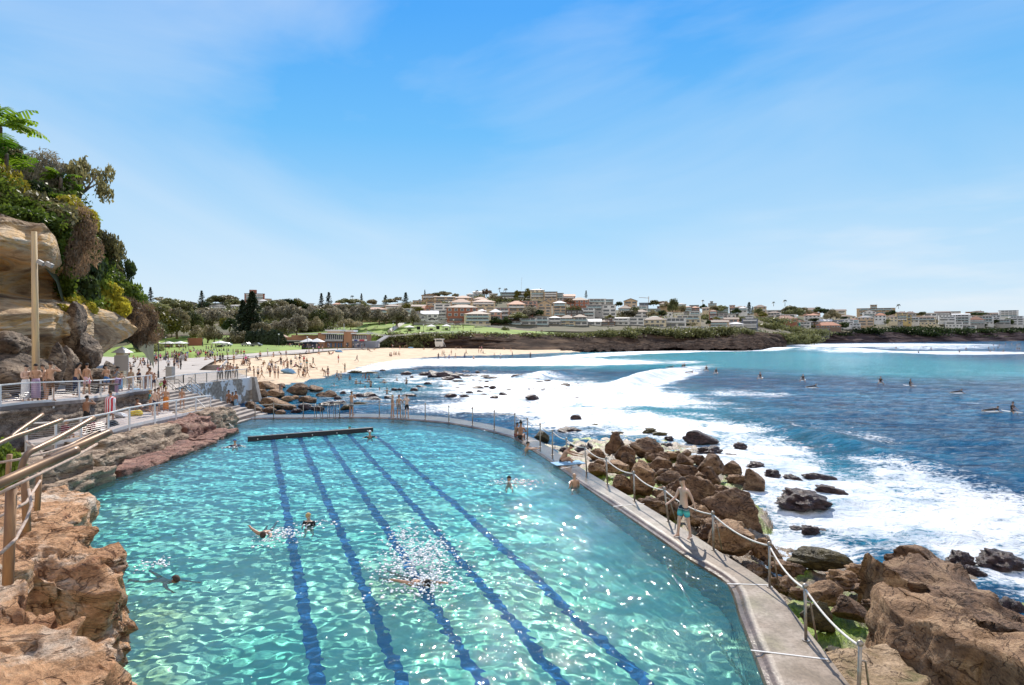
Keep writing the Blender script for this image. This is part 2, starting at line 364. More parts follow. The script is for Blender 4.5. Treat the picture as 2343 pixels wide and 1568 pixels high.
def sea_material():
 m,nt,out,N,L=nodes('sea_water')
 ge=N('NewGeometry');af=N('Attribute',attribute_name='foam');at=N('Attribute',attribute_name='turq')
 def M(op,a,b_=None,c=None):
  n=N('Math',operation=op)
  for i,q in enumerate((a,b_,c)):
   if isinstance(q,(int,float)):n.inputs[i].default_value=q
   elif q is not None:nt.links.new(q,n.inputs[i])
  return n.outputs[0]
 def noise_(sc,det,stretch=(1,1,1),dist=0.0,rough=.55):
  mp=N('Mapping');mp.inputs['Scale'].default_value=stretch;nt.links.new(ge.outputs['Position'],mp.inputs[0])
  n=N('TexNoise');n.inputs['Scale'].default_value=sc;n.inputs['Detail'].default_value=det;n.inputs['Distortion'].default_value=dist;n.inputs['Roughness'].default_value=rough
  nt.links.new(mp.outputs[0],n.inputs['Vector']);return n.outputs[0]
 w1=noise_(.45,7,(.7,1.6,1));w2=noise_(.035,3,(.5,1.8,1))
 col=ramp(N,[(.36,(.001,.03,.10)),(.5,(.003,.105,.26)),(.64,(.015,.26,.46))])
 nt.links.new(M('ADD',M('MULTIPLY',w1,.65),M('MULTIPLY',w2,.35)),col.inputs[0])
 m1=N('Mix',data_type='RGBA');nt.links.new(at.outputs['Fac'],m1 .inputs[0]);L(col,m1,0,6);m1 .inputs[7].default_value=(.04,.44,.55,1)
 f1=noise_(.9,9,(1,1.15,1),1.6,.68);f2=noise_(.22,7,(.8,1.2,1),.8,.6)
 ridg=M('SUBTRACT',1.0,M('ABSOLUTE',M('MULTIPLY',M('SUBTRACT',f1,.5),5.5)))
 f3=noise_(3.4,5,(.7,1.3,1),.4,.7);fo=M('ADD',M('ADD',M('MULTIPLY',ridg,.35),M('MULTIPLY',f2,1.1)),M('MULTIPLY',M('SUBTRACT',f3,.5),1.5))
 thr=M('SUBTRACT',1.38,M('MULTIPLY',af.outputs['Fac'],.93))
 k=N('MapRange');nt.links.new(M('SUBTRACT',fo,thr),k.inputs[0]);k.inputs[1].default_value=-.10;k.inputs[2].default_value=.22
 b=N('BsdfPrincipled');nt.links.new(m1 .outputs[2],b.inputs['Base Color']);b.inputs['Roughness'].default_value=.10;b.inputs['IOR'].default_value=1.33
 n1=noise_(2.2,8,(.8,1.3,1),.3,.62);n2=noise_(.5,4,(.6,1.3,1))
 bp=N('Bump');bp.inputs['Distance'].default_value=.95;nt.links.new(M('ADD',n1,M('MULTIPLY',n2,1.5)),bp.inputs['Height']);L(bp,b.inputs['Normal'])
 fm=N('BsdfPrincipled');fm.inputs['Roughness'].default_value=.6;fr_=ramp(N,[(.36,(.36,.46,.56)),(.56,(.76,.78,.80))]);nt.links.new(f2,fr_.inputs[0]);L(fr_,fm.inputs['Base Color'])  # surf white, also used for the painted sun glitter
 b2=N('Bump');b2 .inputs['Distance'].default_value=.25;nt.links.new(f1,b2 .inputs['Height']);L(b2,fm.inputs['Normal'])
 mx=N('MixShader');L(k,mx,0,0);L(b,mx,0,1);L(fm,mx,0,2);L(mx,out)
 return m
NX,NY=560,640
pxs=np.linspace(380,2620,NX)
tY=np.linspace(0,1,NY)
Ys=9.5*(1500/9.5)**tY
PX,YY=np.meshgrid(pxs,Ys)
XX=(PX-CX)/F*YY
PY=HY+F*(CH-SEA)/YY
def blob(cx,cy,rx,ry,ang=0.0,p=2.0):
 c,s=math.cos(R(ang)),math.sin(R(ang));dx,dy=PX-cx,PY-cy
 u=(dx*c+dy*s)/rx;v=(-dx*s+dy*c)/ry
 return np.exp(-(u*u+v*v)**(p/2))
foam=np.zeros_like(PX)  # foam cover; mid-bay patches also paint sun glitter as white
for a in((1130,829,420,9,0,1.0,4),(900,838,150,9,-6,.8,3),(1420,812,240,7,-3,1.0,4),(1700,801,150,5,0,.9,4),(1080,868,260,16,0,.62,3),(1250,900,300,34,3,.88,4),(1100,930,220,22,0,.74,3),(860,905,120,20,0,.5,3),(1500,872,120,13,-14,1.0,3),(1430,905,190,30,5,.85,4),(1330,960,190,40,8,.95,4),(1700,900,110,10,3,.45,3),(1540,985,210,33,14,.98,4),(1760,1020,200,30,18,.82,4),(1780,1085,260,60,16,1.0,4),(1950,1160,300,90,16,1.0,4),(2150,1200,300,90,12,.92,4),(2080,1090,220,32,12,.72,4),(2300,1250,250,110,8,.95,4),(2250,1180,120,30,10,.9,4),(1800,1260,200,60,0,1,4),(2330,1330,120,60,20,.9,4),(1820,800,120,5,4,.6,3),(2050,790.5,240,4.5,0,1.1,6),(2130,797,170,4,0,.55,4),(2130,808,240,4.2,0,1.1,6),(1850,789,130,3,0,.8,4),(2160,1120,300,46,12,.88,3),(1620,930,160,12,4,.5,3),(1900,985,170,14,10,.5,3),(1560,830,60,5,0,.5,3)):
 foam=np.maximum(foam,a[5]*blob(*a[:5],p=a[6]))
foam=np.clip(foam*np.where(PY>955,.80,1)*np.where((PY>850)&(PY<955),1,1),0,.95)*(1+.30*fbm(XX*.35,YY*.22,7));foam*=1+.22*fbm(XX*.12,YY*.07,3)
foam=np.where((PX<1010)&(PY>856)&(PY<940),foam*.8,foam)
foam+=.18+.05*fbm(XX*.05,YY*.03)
turq=np.clip(1.15*blob(1800,826,560,26,2,3)+.9*blob(1350,835,260,12,0,3)+.8*blob(1500,940,200,50,8,2)+.75*blob(1900,1130,350,90,14,2)+.55*blob(860,885,260,30,0,3)+.5*blob(2200,850,300,20,0,3),0,1)
turq=np.clip(turq+.16*fbm(XX*.06,YY*.05,9),0,1)
near=np.clip(1.2-YY/160,.12,1)
HT=.30*fbm(XX*.09,YY*.16,1,3)*near+.13*fbm(XX*.45,YY*.7,4,3)*np.clip(1.1-YY/120,0,1)+.10*foam*fbm(XX*.8,YY*.9,6,3)*np.clip(1.1-YY/90,0,1)
HT+=1.5*blob(1480,868,95,9,-13,2)+1.1*blob(1240,862,90,5,-8,2)+2.2*blob(1915,805,150,4.5,2,2)+1.6*blob(2200,796,160,3,0,2)+.9*blob(1500,815,260,3.5,-2,2)+.6*blob(1900,1010,260,12,14,2)
V,Fq=gridmesh(XX,YY,SEA+HT)
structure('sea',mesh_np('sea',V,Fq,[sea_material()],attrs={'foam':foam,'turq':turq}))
KEYS=[-900,-200,150,300,440,575,700,860,1000,1150,1280,1420,1600,1780,1900,2100,2343,2900]
def fan(name,prof,px0,px1,n_px,mats,sub=8,rough=0.0,rs=.05,seed=0,smooth=True,ends=None,fine=None):
 """a sheet of land: prof maps a bearing (photo column) to stations (distance, height); both interpolated"""
 ks=sorted(prof);A=np.array([prof[k]for k in ks],float)
 px=np.linspace(px0,px1,n_px)
 st=np.stack([np.stack([np.interp(px,ks,A[:,j,c])for c in(0,1)],-1)for j in range(A.shape[1])],1)
 S=A.shape[1];tt=np.linspace(0,S-1,(S-1)*sub+1)
 i0=np.minimum(tt.astype(int),S-2);fr=tt-i0
 G=st[:,i0]*(1-fr)[None,:,None]+st[:,i0+1]*fr[None,:,None]
 Yg,Zg=G[...,0],G[...,1];Xg=(px[:,None]-CX)/F*Yg
 if rough:
  fd=np.minimum(1,np.minimum(tt,S-1-tt)*2)[None,:]if ends is None else 1
  Zg=Zg+rough*fbm(Xg*rs,Yg*rs,seed)*fd
 V,Fq=gridmesh(Xg,Yg,Zg)
 return mesh_np(name,V,Fq[:,::-1]if False else Fq[:,::-1],mats,smooth)
def zy(y,Y):return(Y,CH-(y-HY)*Y/F)
def fromrow(y,z):return(F*(CH-z)/(y-HY),z)
def ground_z(Y):
 return interp(Y,[(38,1.9),(45,1.7),(60,1.2),(75,.8),(110,.3),(160,0),(270,-.3),(330,-.6)])
sand_m=mat('beach_sand',(.66,.50,.33),.9,(.50,.36,.23),scale=.35,bump=.25,bscale=1.3,detail=8)
wet_sand=mat('wet_sand',(.55,.46,.36),.2,(.45,.38,.30),scale=.1,spec=.8)
B={430:[(70,-1.6),(95,-.9),fromrow(817,0)],560:[(80,-3),fromrow(886,-2.0),fromrow(819,0)],640:[(88,-3),fromrow(879,-2.25),fromrow(812,-.1)],700:[(98,-3),fromrow(866,-2.2),fromrow(806,-.3)],780:[(112,-3),fromrow(852,-2.2),fromrow(800,-.3)],830:[(140,-3),fromrow(836,-2.2),fromrow(797,-.4)],900:[(175,-3),fromrow(823,-2.2),fromrow(796,-.8)],1000:[(205,-3),fromrow(814.5,-2.2),fromrow(795,-.9)],1150:[(225,-3),fromrow(811,-2.2),fromrow(795.5,-1.2)],1280:[(245,-3),fromrow(806,-2.2),fromrow(796,-1.3)],1340:[(260,-3),fromrow(804.5,-2.2),fromrow(798,-1.6)],1420:[(290,-3),fromrow(801.8,-2.2),fromrow(800,-2.0)]}
structure('beach',fan('beach',B,430,1420,220,[sand_m],sub=14,rough=.12,rs=.25,seed=2))
pave=mat('pale_paving',(.44,.385,.34),.8,(.35,.30,.26),scale=.3,bump=.01)
PR={}
for k_,yn,yf in((200,920,812),(300,912,812),(360,905,808),(430,881,806),(500,815,803),(575,819,802),(700,808,800),(780,801,797.5),(860,797,794.5)):
 def solve(y):
  Y=100.0
  for _ in range(60):Y=.5*Y+.5*F*(CH-ground_z(Y))/(y-HY)
  return Y
 if k_==500:yn=823
 a_,b_=solve(yn),solve(yf)
 PR[k_]=[(lerp(a_,b_,t),ground_z(lerp(a_,b_,t))+.02)for t in(0,.06,.15,.3,.6,1)]
structure('promenade',fan('promenade',PR,200,860,60,[pave],sub=3))
grass=mat('park_grass',(.21,.30,.03),.9,(.13,.21,.02),scale=.12,bump=.1,bscale=2,detail=8,contrast=(.4,.6))
G1={}
for k_,rows_ in((150,(822,806,792,770)),(300,(818,800,790,768)),(440,(808,797,788,766)),(575,(805,796,787,768)),(640,(800.5,796,790,775)),(690,(797.5,794,790,778))):
 Ya=interp(k_,[(440,165),(575,205),(690,262)])
 G1[k_]=[zy(rows_[0],Ya),zy(rows_[1],max(235,Ya+8)),zy(rows_[2],290),zy(rows_[3],350)]
G1={k:[(v[0][0]-6,-1.2)]+v for k,v in G1 .items()}
structure('park_lawn',fan('park_lawn',G1,150,690,90,[grass],sub=8,rough=.25,rs=.03))
G2={560:[(300,1.0),(330,5),(390,7),(450,12)],640:[zy(785,315),zy(772,345),zy(760,400),zy(748,450)],740:[zy(774,318),zy(766,345),zy(755,400),zy(745,440)],840:[zy(778,318),zy(765,340),zy(748,385),zy(737,430)],860:[zy(772,320),zy(764,340),zy(746,385),zy(736,430)],900:[zy(770,322),zy(762,340),zy(746,385),zy(734,430)],960:[zy(765,325),zy(757,345),zy(745,385),zy(735,430)],1010:[zy(764,328),zy(757,345),zy(748,380),zy(738,410)],1060:[zy(763,330),zy(758,345),zy(750,372),zy(742,395)],1150:[zy(764,335),zy(761,345),zy(757,355),zy(753,365)],1280:[zy(769,345),zy(767,350),zy(764,355),zy(762,360)],1400:[zy(770,352),zy(768,355),zy(766,357),zy(765,359)]}
G2={k:[(v[0][0]-1.5,-1.5)]+v for k,v in G2 .items()}
structure('headland_lawn',fan('headland_lawn',G2,560,1400,170,[grass],sub=8,rough=.4,rs=.03,seed=5))
GR={k:[(36,.2),(60,.2),(110,-.1),(165,-.6),(300,-1.2),(500,-1.5)]for k in(-900,700)}
structure('ground',fan('ground',GR,-900,425,60,[mat('bare_ground',(.30,.26,.18),.95,(.16,.17,.08),scale=.2)],sub=3))
mb=MB();path_m=mat('path_concrete',(.60,.56,.50),.85)
pts=[FC(*q)for q in((235,725),(300,685),(370,640),(440,600),(480,580))]
def lawn_z(px,Y):
 ks=sorted(G2);A=np.array([G2[k]for k in ks]);Ysn=[np.interp(px,ks,A[:,j,0])for j in range(5)];Zs=[np.interp(px,ks,A[:,j,1])for j in range(5)]
 return float(np.interp(Y,Ysn,Zs))
def on_lawn(x,y):
 """point of the headland lawn seen at a photo point"""
 for Y in np.linspace(318,450,260):
  if CH-(y-HY)*Y/F<=lawn_z(x,Y):return Vector(((x-CX)/F*Y,Y,lawn_z(x,Y)))
 return Q(x,y,400)
def on_park(x,y):
 ks=sorted(G1);A=np.array([G1[k]for k in ks]);Ysn=[np.interp(x,ks,A[:,j,0])for j in range(5)];Zs=[np.interp(x,ks,A[:,j,1])for j in range(5)]
 for Y in np.linspace(165,350,300):
  zz=float(np.interp(Y,Ysn,Zs))
  if CH-(y-HY)*Y/F<=zz:return Vector(((x-CX)/F*Y,Y,zz))
 return Q(x,y,290)
pp=[on_lawn(*q)+Vector((0,0,.22))for q in pts]
mb.tube(pp,1.5,4);
o=mb.build('footpath',path_m);o.scale=(1,1,1);tag(o,kind='structure')
def cliff_material(name,c1,c2,c3,sc=.12,band=(.25,.25,1.6)):
 m,nt,out,N,L=nodes(name)
 b=N('BsdfPrincipled');b.inputs['Roughness'].default_value=1;b.inputs['Specular IOR Level'].default_value=.05
 ge=N('NewGeometry');mp=N('Mapping');mp.inputs['Scale'].default_value=band;nt.links.new(ge.outputs['Position'],mp.inputs[0])
 n1=N('TexNoise');n1 .inputs['Scale'].default_value=sc*3;n1 .inputs['Detail'].default_value=8;n1 .inputs['Roughness'].default_value=.65;L(mp,n1)
 n2=N('TexNoise');n2 .inputs['Scale'].default_value=sc;n2 .inputs['Detail'].default_value=4;nt.links.new(ge.outputs['Position'],n2 .inputs['Vector'])
 r1=ramp(N,[(.3,c1),(.5,c2),(.7,c3)]);L(n1,r1)
 r2=ramp(N,[(.35,(.55,.5,.5)),(.6,(1,1,1))]);L(n2,r2)
 mx=N('Mix',data_type='RGBA',blend_type='MULTIPLY',n0=1.0);L(r1,mx,0,6);L(r2,mx,0,7);nt.links.new(mx.outputs[2],b.inputs['Base Color'])
 bp=N('Bump');bp.inputs['Distance'].default_value=.6 if sc<.5 else.06;L(n1,bp.inputs['Height']);L(bp,b.inputs['Normal']);L(b,out);return m
CM=cliff_material('headland_rock',(.022,.016,.014),(.07,.048,.036),(.19,.125,.08))
def relief(name,keys,n_px,n_v,mats,amp=1.5,sc=(.06,.35),seed=0,top_round=0.0):
 """keys: column -> (row of foot, distance of foot, row of top, distance of top)"""
 ks=sorted(keys);A=np.array([keys[k]for k in ks],float);px=np.linspace(ks[0],ks[-1],n_px)
 f_=[np.interp(px,ks,A[:,j])for j in range(4)]
 t=np.linspace(0,1,n_v)[None,:]
 Yg=f_[1][:,None]*(1-t)+f_[3][:,None]*t
 z0=CH-(f_[0]-HY)*f_[1]/F;z1=CH-(f_[2]-HY)*f_[3]/F
 Zg=z0[:,None]*(1-t)+z1[:,None]*t
 Xg=(px[:,None]-CX)/F*Yg
 d=amp*(fbm(Xg*sc[0],Zg*sc[1],seed,5)+.5*fbm(Xg*sc[0]*4,Zg*sc[1]*2,seed+3,3))*np.sin(np.pi*np.clip(t*.94+.03,0,1))**.4
 Yg=Yg+d;Zg=Zg+.15*d*(t>.02)
 V,Fq=gridmesh(Xg,Yg,Zg);return mesh_np(name,V,Fq[:,::-1],mats)
structure('cliff_face',relief('cliff_face',{856:(797,318,771,321),900:(796.5,318,769,322),1000:(797,322,764,328),1100:(797.5,318,763,330),1200:(799,310,765,338),1300:(801,318,768,346),1400:(803,330,769,352),1500:(803,350,764,372),1600:(801,365,758,392),1700:(797,390,757,420),1760:(790,400,762,440),1800:(790,450,766,470)},420,40,[CM],amp=2.2))
PLAT=cliff_material('platform_rock',(.012,.008,.008),(.035,.023,.019),(.17,.115,.08),sc=.25,band=(.35,.35,4))
PF={1250:[fromrow(804,-2.5),fromrow(801,-1.9),(335,-1.2),(350,-.5)],1350:[fromrow(808,-2.6),fromrow(805,-2.0),(320,-.8),(345,.2)],1450:[fromrow(806,-2.8),fromrow(802,-1.8),(340,.0),(365,.8)],1540:[fromrow(801,-3),fromrow(797,-1.0),zy(789,350),zy(784,385)],1600:[fromrow(800.5,-3),fromrow(799,-1.5),zy(781,345),zy(777,390)],1700:[fromrow(800.5,-3),fromrow(799,-1.2),zy(776,350),zy(772,400)],1745:[fromrow(799.5,-3),fromrow(798.5,-1.4),zy(776,360),zy(773,400)],1775:[fromrow(797.5,-3),fromrow(797,-2),zy(788,375),zy(784,410)],1800:[fromrow(796,-3.2),fromrow(795.5,-2.8),zy(795,390),zy(795,420)]}
structure('rock_platform',fan('rock_platform',PF,1250,1800,420,[PLAT],sub=20,rough=1.5,rs=.2,seed=8,ends=1))
FAR={1740:(790,560,770,585),1850:(790,580,772,610),1900:(788.5,590,766,620),2000:(788,610,757,640),2100:(787.5,640,765,680),2200:(785,680,761,720),2343:(781,740,752,790),2700:(779,800,735,860)}
CM2=cliff_material('far_headland_rock',(.035,.028,.034),(.085,.062,.064),(.2,.15,.13),sc=.05,band=(.15,.15,2.6))
structure('far_cliff',relief('far_cliff',FAR,300,30,[CM2],amp=4,sc=(.03,.3),seed=4))
hillm=mat('hillside_ground',(.09,.095,.045),.95,(.15,.12,.08),scale=.05,bump=.5,bscale=.3,detail=8)
H={-900:[(120,25),(200,50),(300,70),(420,80),(600,80)],150:[(150,3),(230,20),(330,34),(450,42),(640,44)],300:[zy(772,300),zy(735,350),zy(706,430),zy(697,520),zy(700,700)],440:[zy(766,345),zy(745,380),zy(715,450),zy(697,560),zy(702,720)],575:[zy(768,350),zy(745,390),zy(712,470),zy(692,580),zy(700,740)],700:[zy(765,380),zy(738,430),zy(712,500),zy(699,570),zy(705,740)],860:[zy(736,432),zy(724,450),zy(712,490),zy(699,560),zy(706,720)],960:[zy(734,432),zy(722,455),zy(705,490),zy(690,540),zy(700,720)],1060:[zy(742,398),zy(730,430),zy(708,480),zy(684,540),zy(695,700)],1150:[zy(753,368),zy(742,400),zy(712,450),zy(679,520),zy(690,700)],1230:[zy(757,368),zy(745,395),zy(715,440),zy(684,500),zy(695,700)],1320:[zy(758,372),zy(748,395),zy(722,440),zy(700,500),zy(705,700)],1450:[zy(757,382),zy(749,400),zy(730,450),zy(713,520),zy(715,700)],1600:[zy(756,395),zy(750,420),zy(733,480),zy(716,560),zy(720,740)],1700:[zy(759,425),zy(752,450),zy(738,500),zy(718,580),zy(722,740)],1800:[zy(766,475),zy(758,520),zy(742,580),zy(722,660),zy(726,800)],1900:[zy(765,620),zy(757,650),zy(742,690),zy(726,740),zy(730,880)],2100:[zy(765,682),zy(757,700),zy(745,750),zy(730,810),zy(732,950)],2343:[zy(753,792),zy(748,810),zy(740,850),zy(729,900),zy(731,1050)],2900:[zy(736,860),zy(735,880),zy(730,930),zy(722,1000),zy(725,1150)]}
H={k:[(v[0][0]-2.5,v[0][1]-9)]+v for k,v in H.items()}
structure('hillside',fan('hillside',H,-900,2900,420,[hillm],sub=8,rough=1.2,rs=.02,seed=6))
def hill_z(px,Y):
 ks=sorted(H);A=np.array([H[k]for k in ks]);Ysn=[np.interp(px,ks,A[:,j,0])for j in range(6)];Zs=[np.interp(px,ks,A[:,j,1])for j in range(6)]
 return float(np.interp(Y,Ysn,Zs))
def on_hill(x,y,Y0=300):
 for Y in np.linspace(Y0,1000,400):
  if CH-(y-HY)*Y/F<=hill_z(x,Y):return Vector(((x-CX)/F*Y,Y,hill_z(x,Y)))
 return Q(x,y,500)
ORD=['first','second','third','fourth','fifth','sixth','seventh','eighth','ninth','tenth','eleventh','twelfth','thirteenth','fourteenth','fifteenth','sixteenth','seventeenth','eighteenth','nineteenth']
TENS={2:'twent',3:'thirt',4:'fort',5:'fift',6:'sixt',7:'sevent',8:'eight',9:'ninet'}
def ordinal(n):
 if n<=19:return ORD[n-1]
 if n>=100:return 'hundred-and-'+ordinal(n-100)if n>100 else 'hundredth'
 t,u=divmod(n,10)
 return TENS[t]+'ieth' if u==0 else TENS[t]+'y-'+ORD[u-1]
def rockmat(name,c1,c2,c3,rough=.8,low=None,sc=1.4,bump=.08,bands=None,spec=.4):
 """weathered stone: three mottled colours; low = colour of the wet foot of the stone"""
 m,nt,out,N,L=nodes(name)
 b=N('BsdfPrincipled');b.inputs['Roughness'].default_value=rough;b.inputs['Specular IOR Level'].default_value=spec
 ge=N('NewGeometry');oi=N('ObjectInfo')
 ad=N('VectorMath',operation='ADD');nt.links.new(ge.outputs['Position'],ad.inputs[0]);nt.links.new(oi.outputs['Random'],ad.inputs[1])
 mp=N('Mapping');mp.inputs['Scale'].default_value=bands or(1,1,1.6);L(ad,mp)
 n1=N('TexNoise');n1 .inputs['Scale'].default_value=sc;n1 .inputs['Detail'].default_value=9;n1 .inputs['Roughness'].default_value=.62;n1 .inputs['Distortion'].default_value=.4;L(mp,n1)
 n2=N('TexNoise');n2 .inputs['Scale'].default_value=sc*9;n2 .inputs['Detail'].default_value=7;n2 .inputs['Roughness'].default_value=.7;L(mp,n2)
 r1=ramp(N,[(.3,c1),(.5,c2),(.68,c3)]);L(n1,r1)
 r2=ramp(N,[(.34,(.5,.48,.46)),(.55,(1,1,1)),(.75,(1.2,1.18,1.12))]);L(n2,r2)
 mx=N('Mix',data_type='RGBA',blend_type='MULTIPLY',n0=.85);L(r1,mx,0,6);L(r2,mx,0,7)
 n3=N('TexNoise');n3 .inputs['Scale'].default_value=sc*.9;n3 .inputs['Detail'].default_value=4;n3 .inputs['Distortion'].default_value=1.5;L(mp,n3)
 cs=N('Math',operation='SUBTRACT',n1=.5);L(n3,cs);ca=N('Math',operation='ABSOLUTE');L(cs,ca);cm=N('MapRange');L(ca,cm);cm.inputs[1].default_value=.004;cm.inputs[2].default_value=.02
 cr_=ramp(N,[(0,(.35,.3,.27)),(1,(1,1,1))]);L(cm,cr_);mc=N('Mix',data_type='RGBA',blend_type='MULTIPLY',n0=.8);nt.links.new(mx.outputs[2],mc.inputs[6]);L(cr_,mc,0,7)
 src=mc.outputs[2]
 if low:
  sx=N('SeparateXYZ');nt.links.new(ge.outputs['Position'],sx.inputs[0])
  md=N('Math',operation='MULTIPLY_ADD',n1=.9);L(n1,md);nt.links.new(sx.outputs[2],md.inputs[2])
  mr=N('MapRange');L(md,mr);mr.inputs[1].default_value=low[1]+.75;mr.inputs[2].default_value=low[1]+.2
  m2=N('Mix',data_type='RGBA');L(mr,m2,0,0);nt.links.new(src,m2 .inputs[6]);m2 .inputs[7].default_value=c4(low[0]);src=m2 .outputs[2]
  mr2=N('MapRange');L(md,mr2);mr2 .inputs[1].default_value=low[1]+.75;mr2 .inputs[2].default_value=low[1]+.2;mr2 .inputs[3].default_value=rough;mr2 .inputs[4].default_value=.3;L(mr2,b.inputs['Roughness'])
 nt.links.new(src,b.inputs['Base Color'])
 b1=N('Bump');b1 .inputs['Distance'].default_value=bump*3;L(n1,b1 .inputs['Height'])
 b2=N('Bump');b2 .inputs['Distance'].default_value=bump;L(n2,b2 .inputs['Height']);L(b1,b2 .inputs['Normal']);b3=N('Bump');b3 .inputs['Distance'].default_value=bump*1.2;L(cm,b3 .inputs['Height']);L(b2,b3 .inputs['Normal']);L(b3,b.inputs['Normal'])
 L(b,out);return m
RM_BROWN=rockmat('brown_rock',(.07,.038,.024),(.23,.13,.072),(.42,.27,.155),low=((.045,.035,.028),-2.3))
RM_TAN=rockmat('tan_rock',(.15,.08,.042),(.38,.22,.115),(.58,.38,.22),low=((.06,.05,.035),-2.5))
RM_WET=rockmat('wet_weed_rock',(.022,.012,.014),(.08,.038,.036),(.18,.10,.08),rough=.38,sc=3.5,bump=.09,spec=.7)
RM_OLIVE=rockmat('weedy_rock',(.04,.035,.015),(.12,.09,.03),(.22,.17,.06),rough=.5,sc=2.5)
RM_ORANGE=rockmat('orange_sandstone',(.42,.17,.065),(.80,.44,.22),(.92,.76,.60),sc=1.0,bands=(1,1,3.4),bump=.12)
RM_GREY=rockmat('grey_sandstone',(.18,.12,.09),(.44,.31,.21),(.64,.50,.36),sc=.9,bands=(.7,.7,3.5),bump=.1)
RM_RED=rockmat('red_sandstone',(.10,.05,.045),(.30,.14,.10),(.46,.28,.2),sc=1.2,bands=(.9,.9,2.5))
RM_SHELF=None
def rock_mesh(name,seed,sub=4,cuts=12,ns=1.0,rough=.16,flat=1.0,strata=0.0,point=0.0):
 b=bmesh.new();bmesh.ops.create_icosphere(b,subdivisions=sub,radius=1.0)
 V=np.array([v.co[:]for v in b.verts]);Fq=np.array([[v.index for v in f.verts]for f in b.faces]);b.free()
 rs=np.random.RandomState(seed)
 for i in range(cuts):
  n=rs.normal(size=3);n[2]*=.8;n/=np.linalg.norm(n);d=rs.uniform(.48,.80)
  t=V@n;V=V-np.maximum(t-d,0)[:,None]*n[None,:]*.93
 if point:V[:,0]+=point*V[:,2]*.5
 r=fbm(V[:,0]*1.3*ns+seed,V[:,1]*1.3*ns,V[:,2]*1.3*ns,5)
 nrm=V/np.linalg.norm(V,axis=1)[:,None]
 V=V+nrm*(rough*r)[:,None];V=V-nrm*(.11*np.clip(.16-np.abs(pn(V[:,0]*1.9+seed,V[:,1]*1.9,V[:,2]*2.6)),0,1)*6*.16+.05*np.abs(pn(V[:,0]*5,V[:,1]*5+seed,V[:,2]*6)))[:,None]
 if strata:
  s=pn(V[:,2]*6+seed,V[:,0]*.5,V[:,1]*.5);V[:,:2]*=(1+strata*s)[:,None]
 V[:,2]*=flat
 V/=np.abs(V).max(axis=0)[None,:]
 return V,Fq
ROCKS={}
def rmesh(kind,variant,m):
 k=(kind,variant,m.name)
 if k not in ROCKS:
  p={'round':dict(cuts=14,rough=.09),'block':dict(cuts=24,rough=.07),'slab':dict(cuts=16,rough=.11,strata=.04),'weed':dict(cuts=4,rough=.30,ns=1.8),'tall':dict(cuts=12,rough=.16,point=.5)}[kind]
  V,Fq=rock_mesh(kind,11*variant+len(kind),sub=5 if kind!='weed' else 4,**p)
  ROCKS[k]=mesh_np('boulder',V,Fq,[m])
 return ROCKS[k]
def boulder(c,w,h,zb,kind='round',m=None,tilt=0.0,deep=.8,variant=None,loc=None,name='boulder',rz=None):
 """c: middle of the rock in the photo, w and h its size there, zb the level it stands on"""
 p=P(c[0],c[1]+h*.42,zb);sc=p.y/F
 W,Hh=w*sc,h*sc
 o=obj(name,rmesh(kind,variant if variant is not None else rnd.randrange(4),m))
 D=W*deep*1.1;Hr=Hh*.95
 o.scale=(W*.56,D*.5,Hr*.6)
 o.location=(p.x,p.y+D*.3,zb+Hr*.42)
 o.rotation_euler=(rnd.uniform(-.06,.06),tilt,rz if rz is not None else rnd.uniform(-.25,.25))
 return o
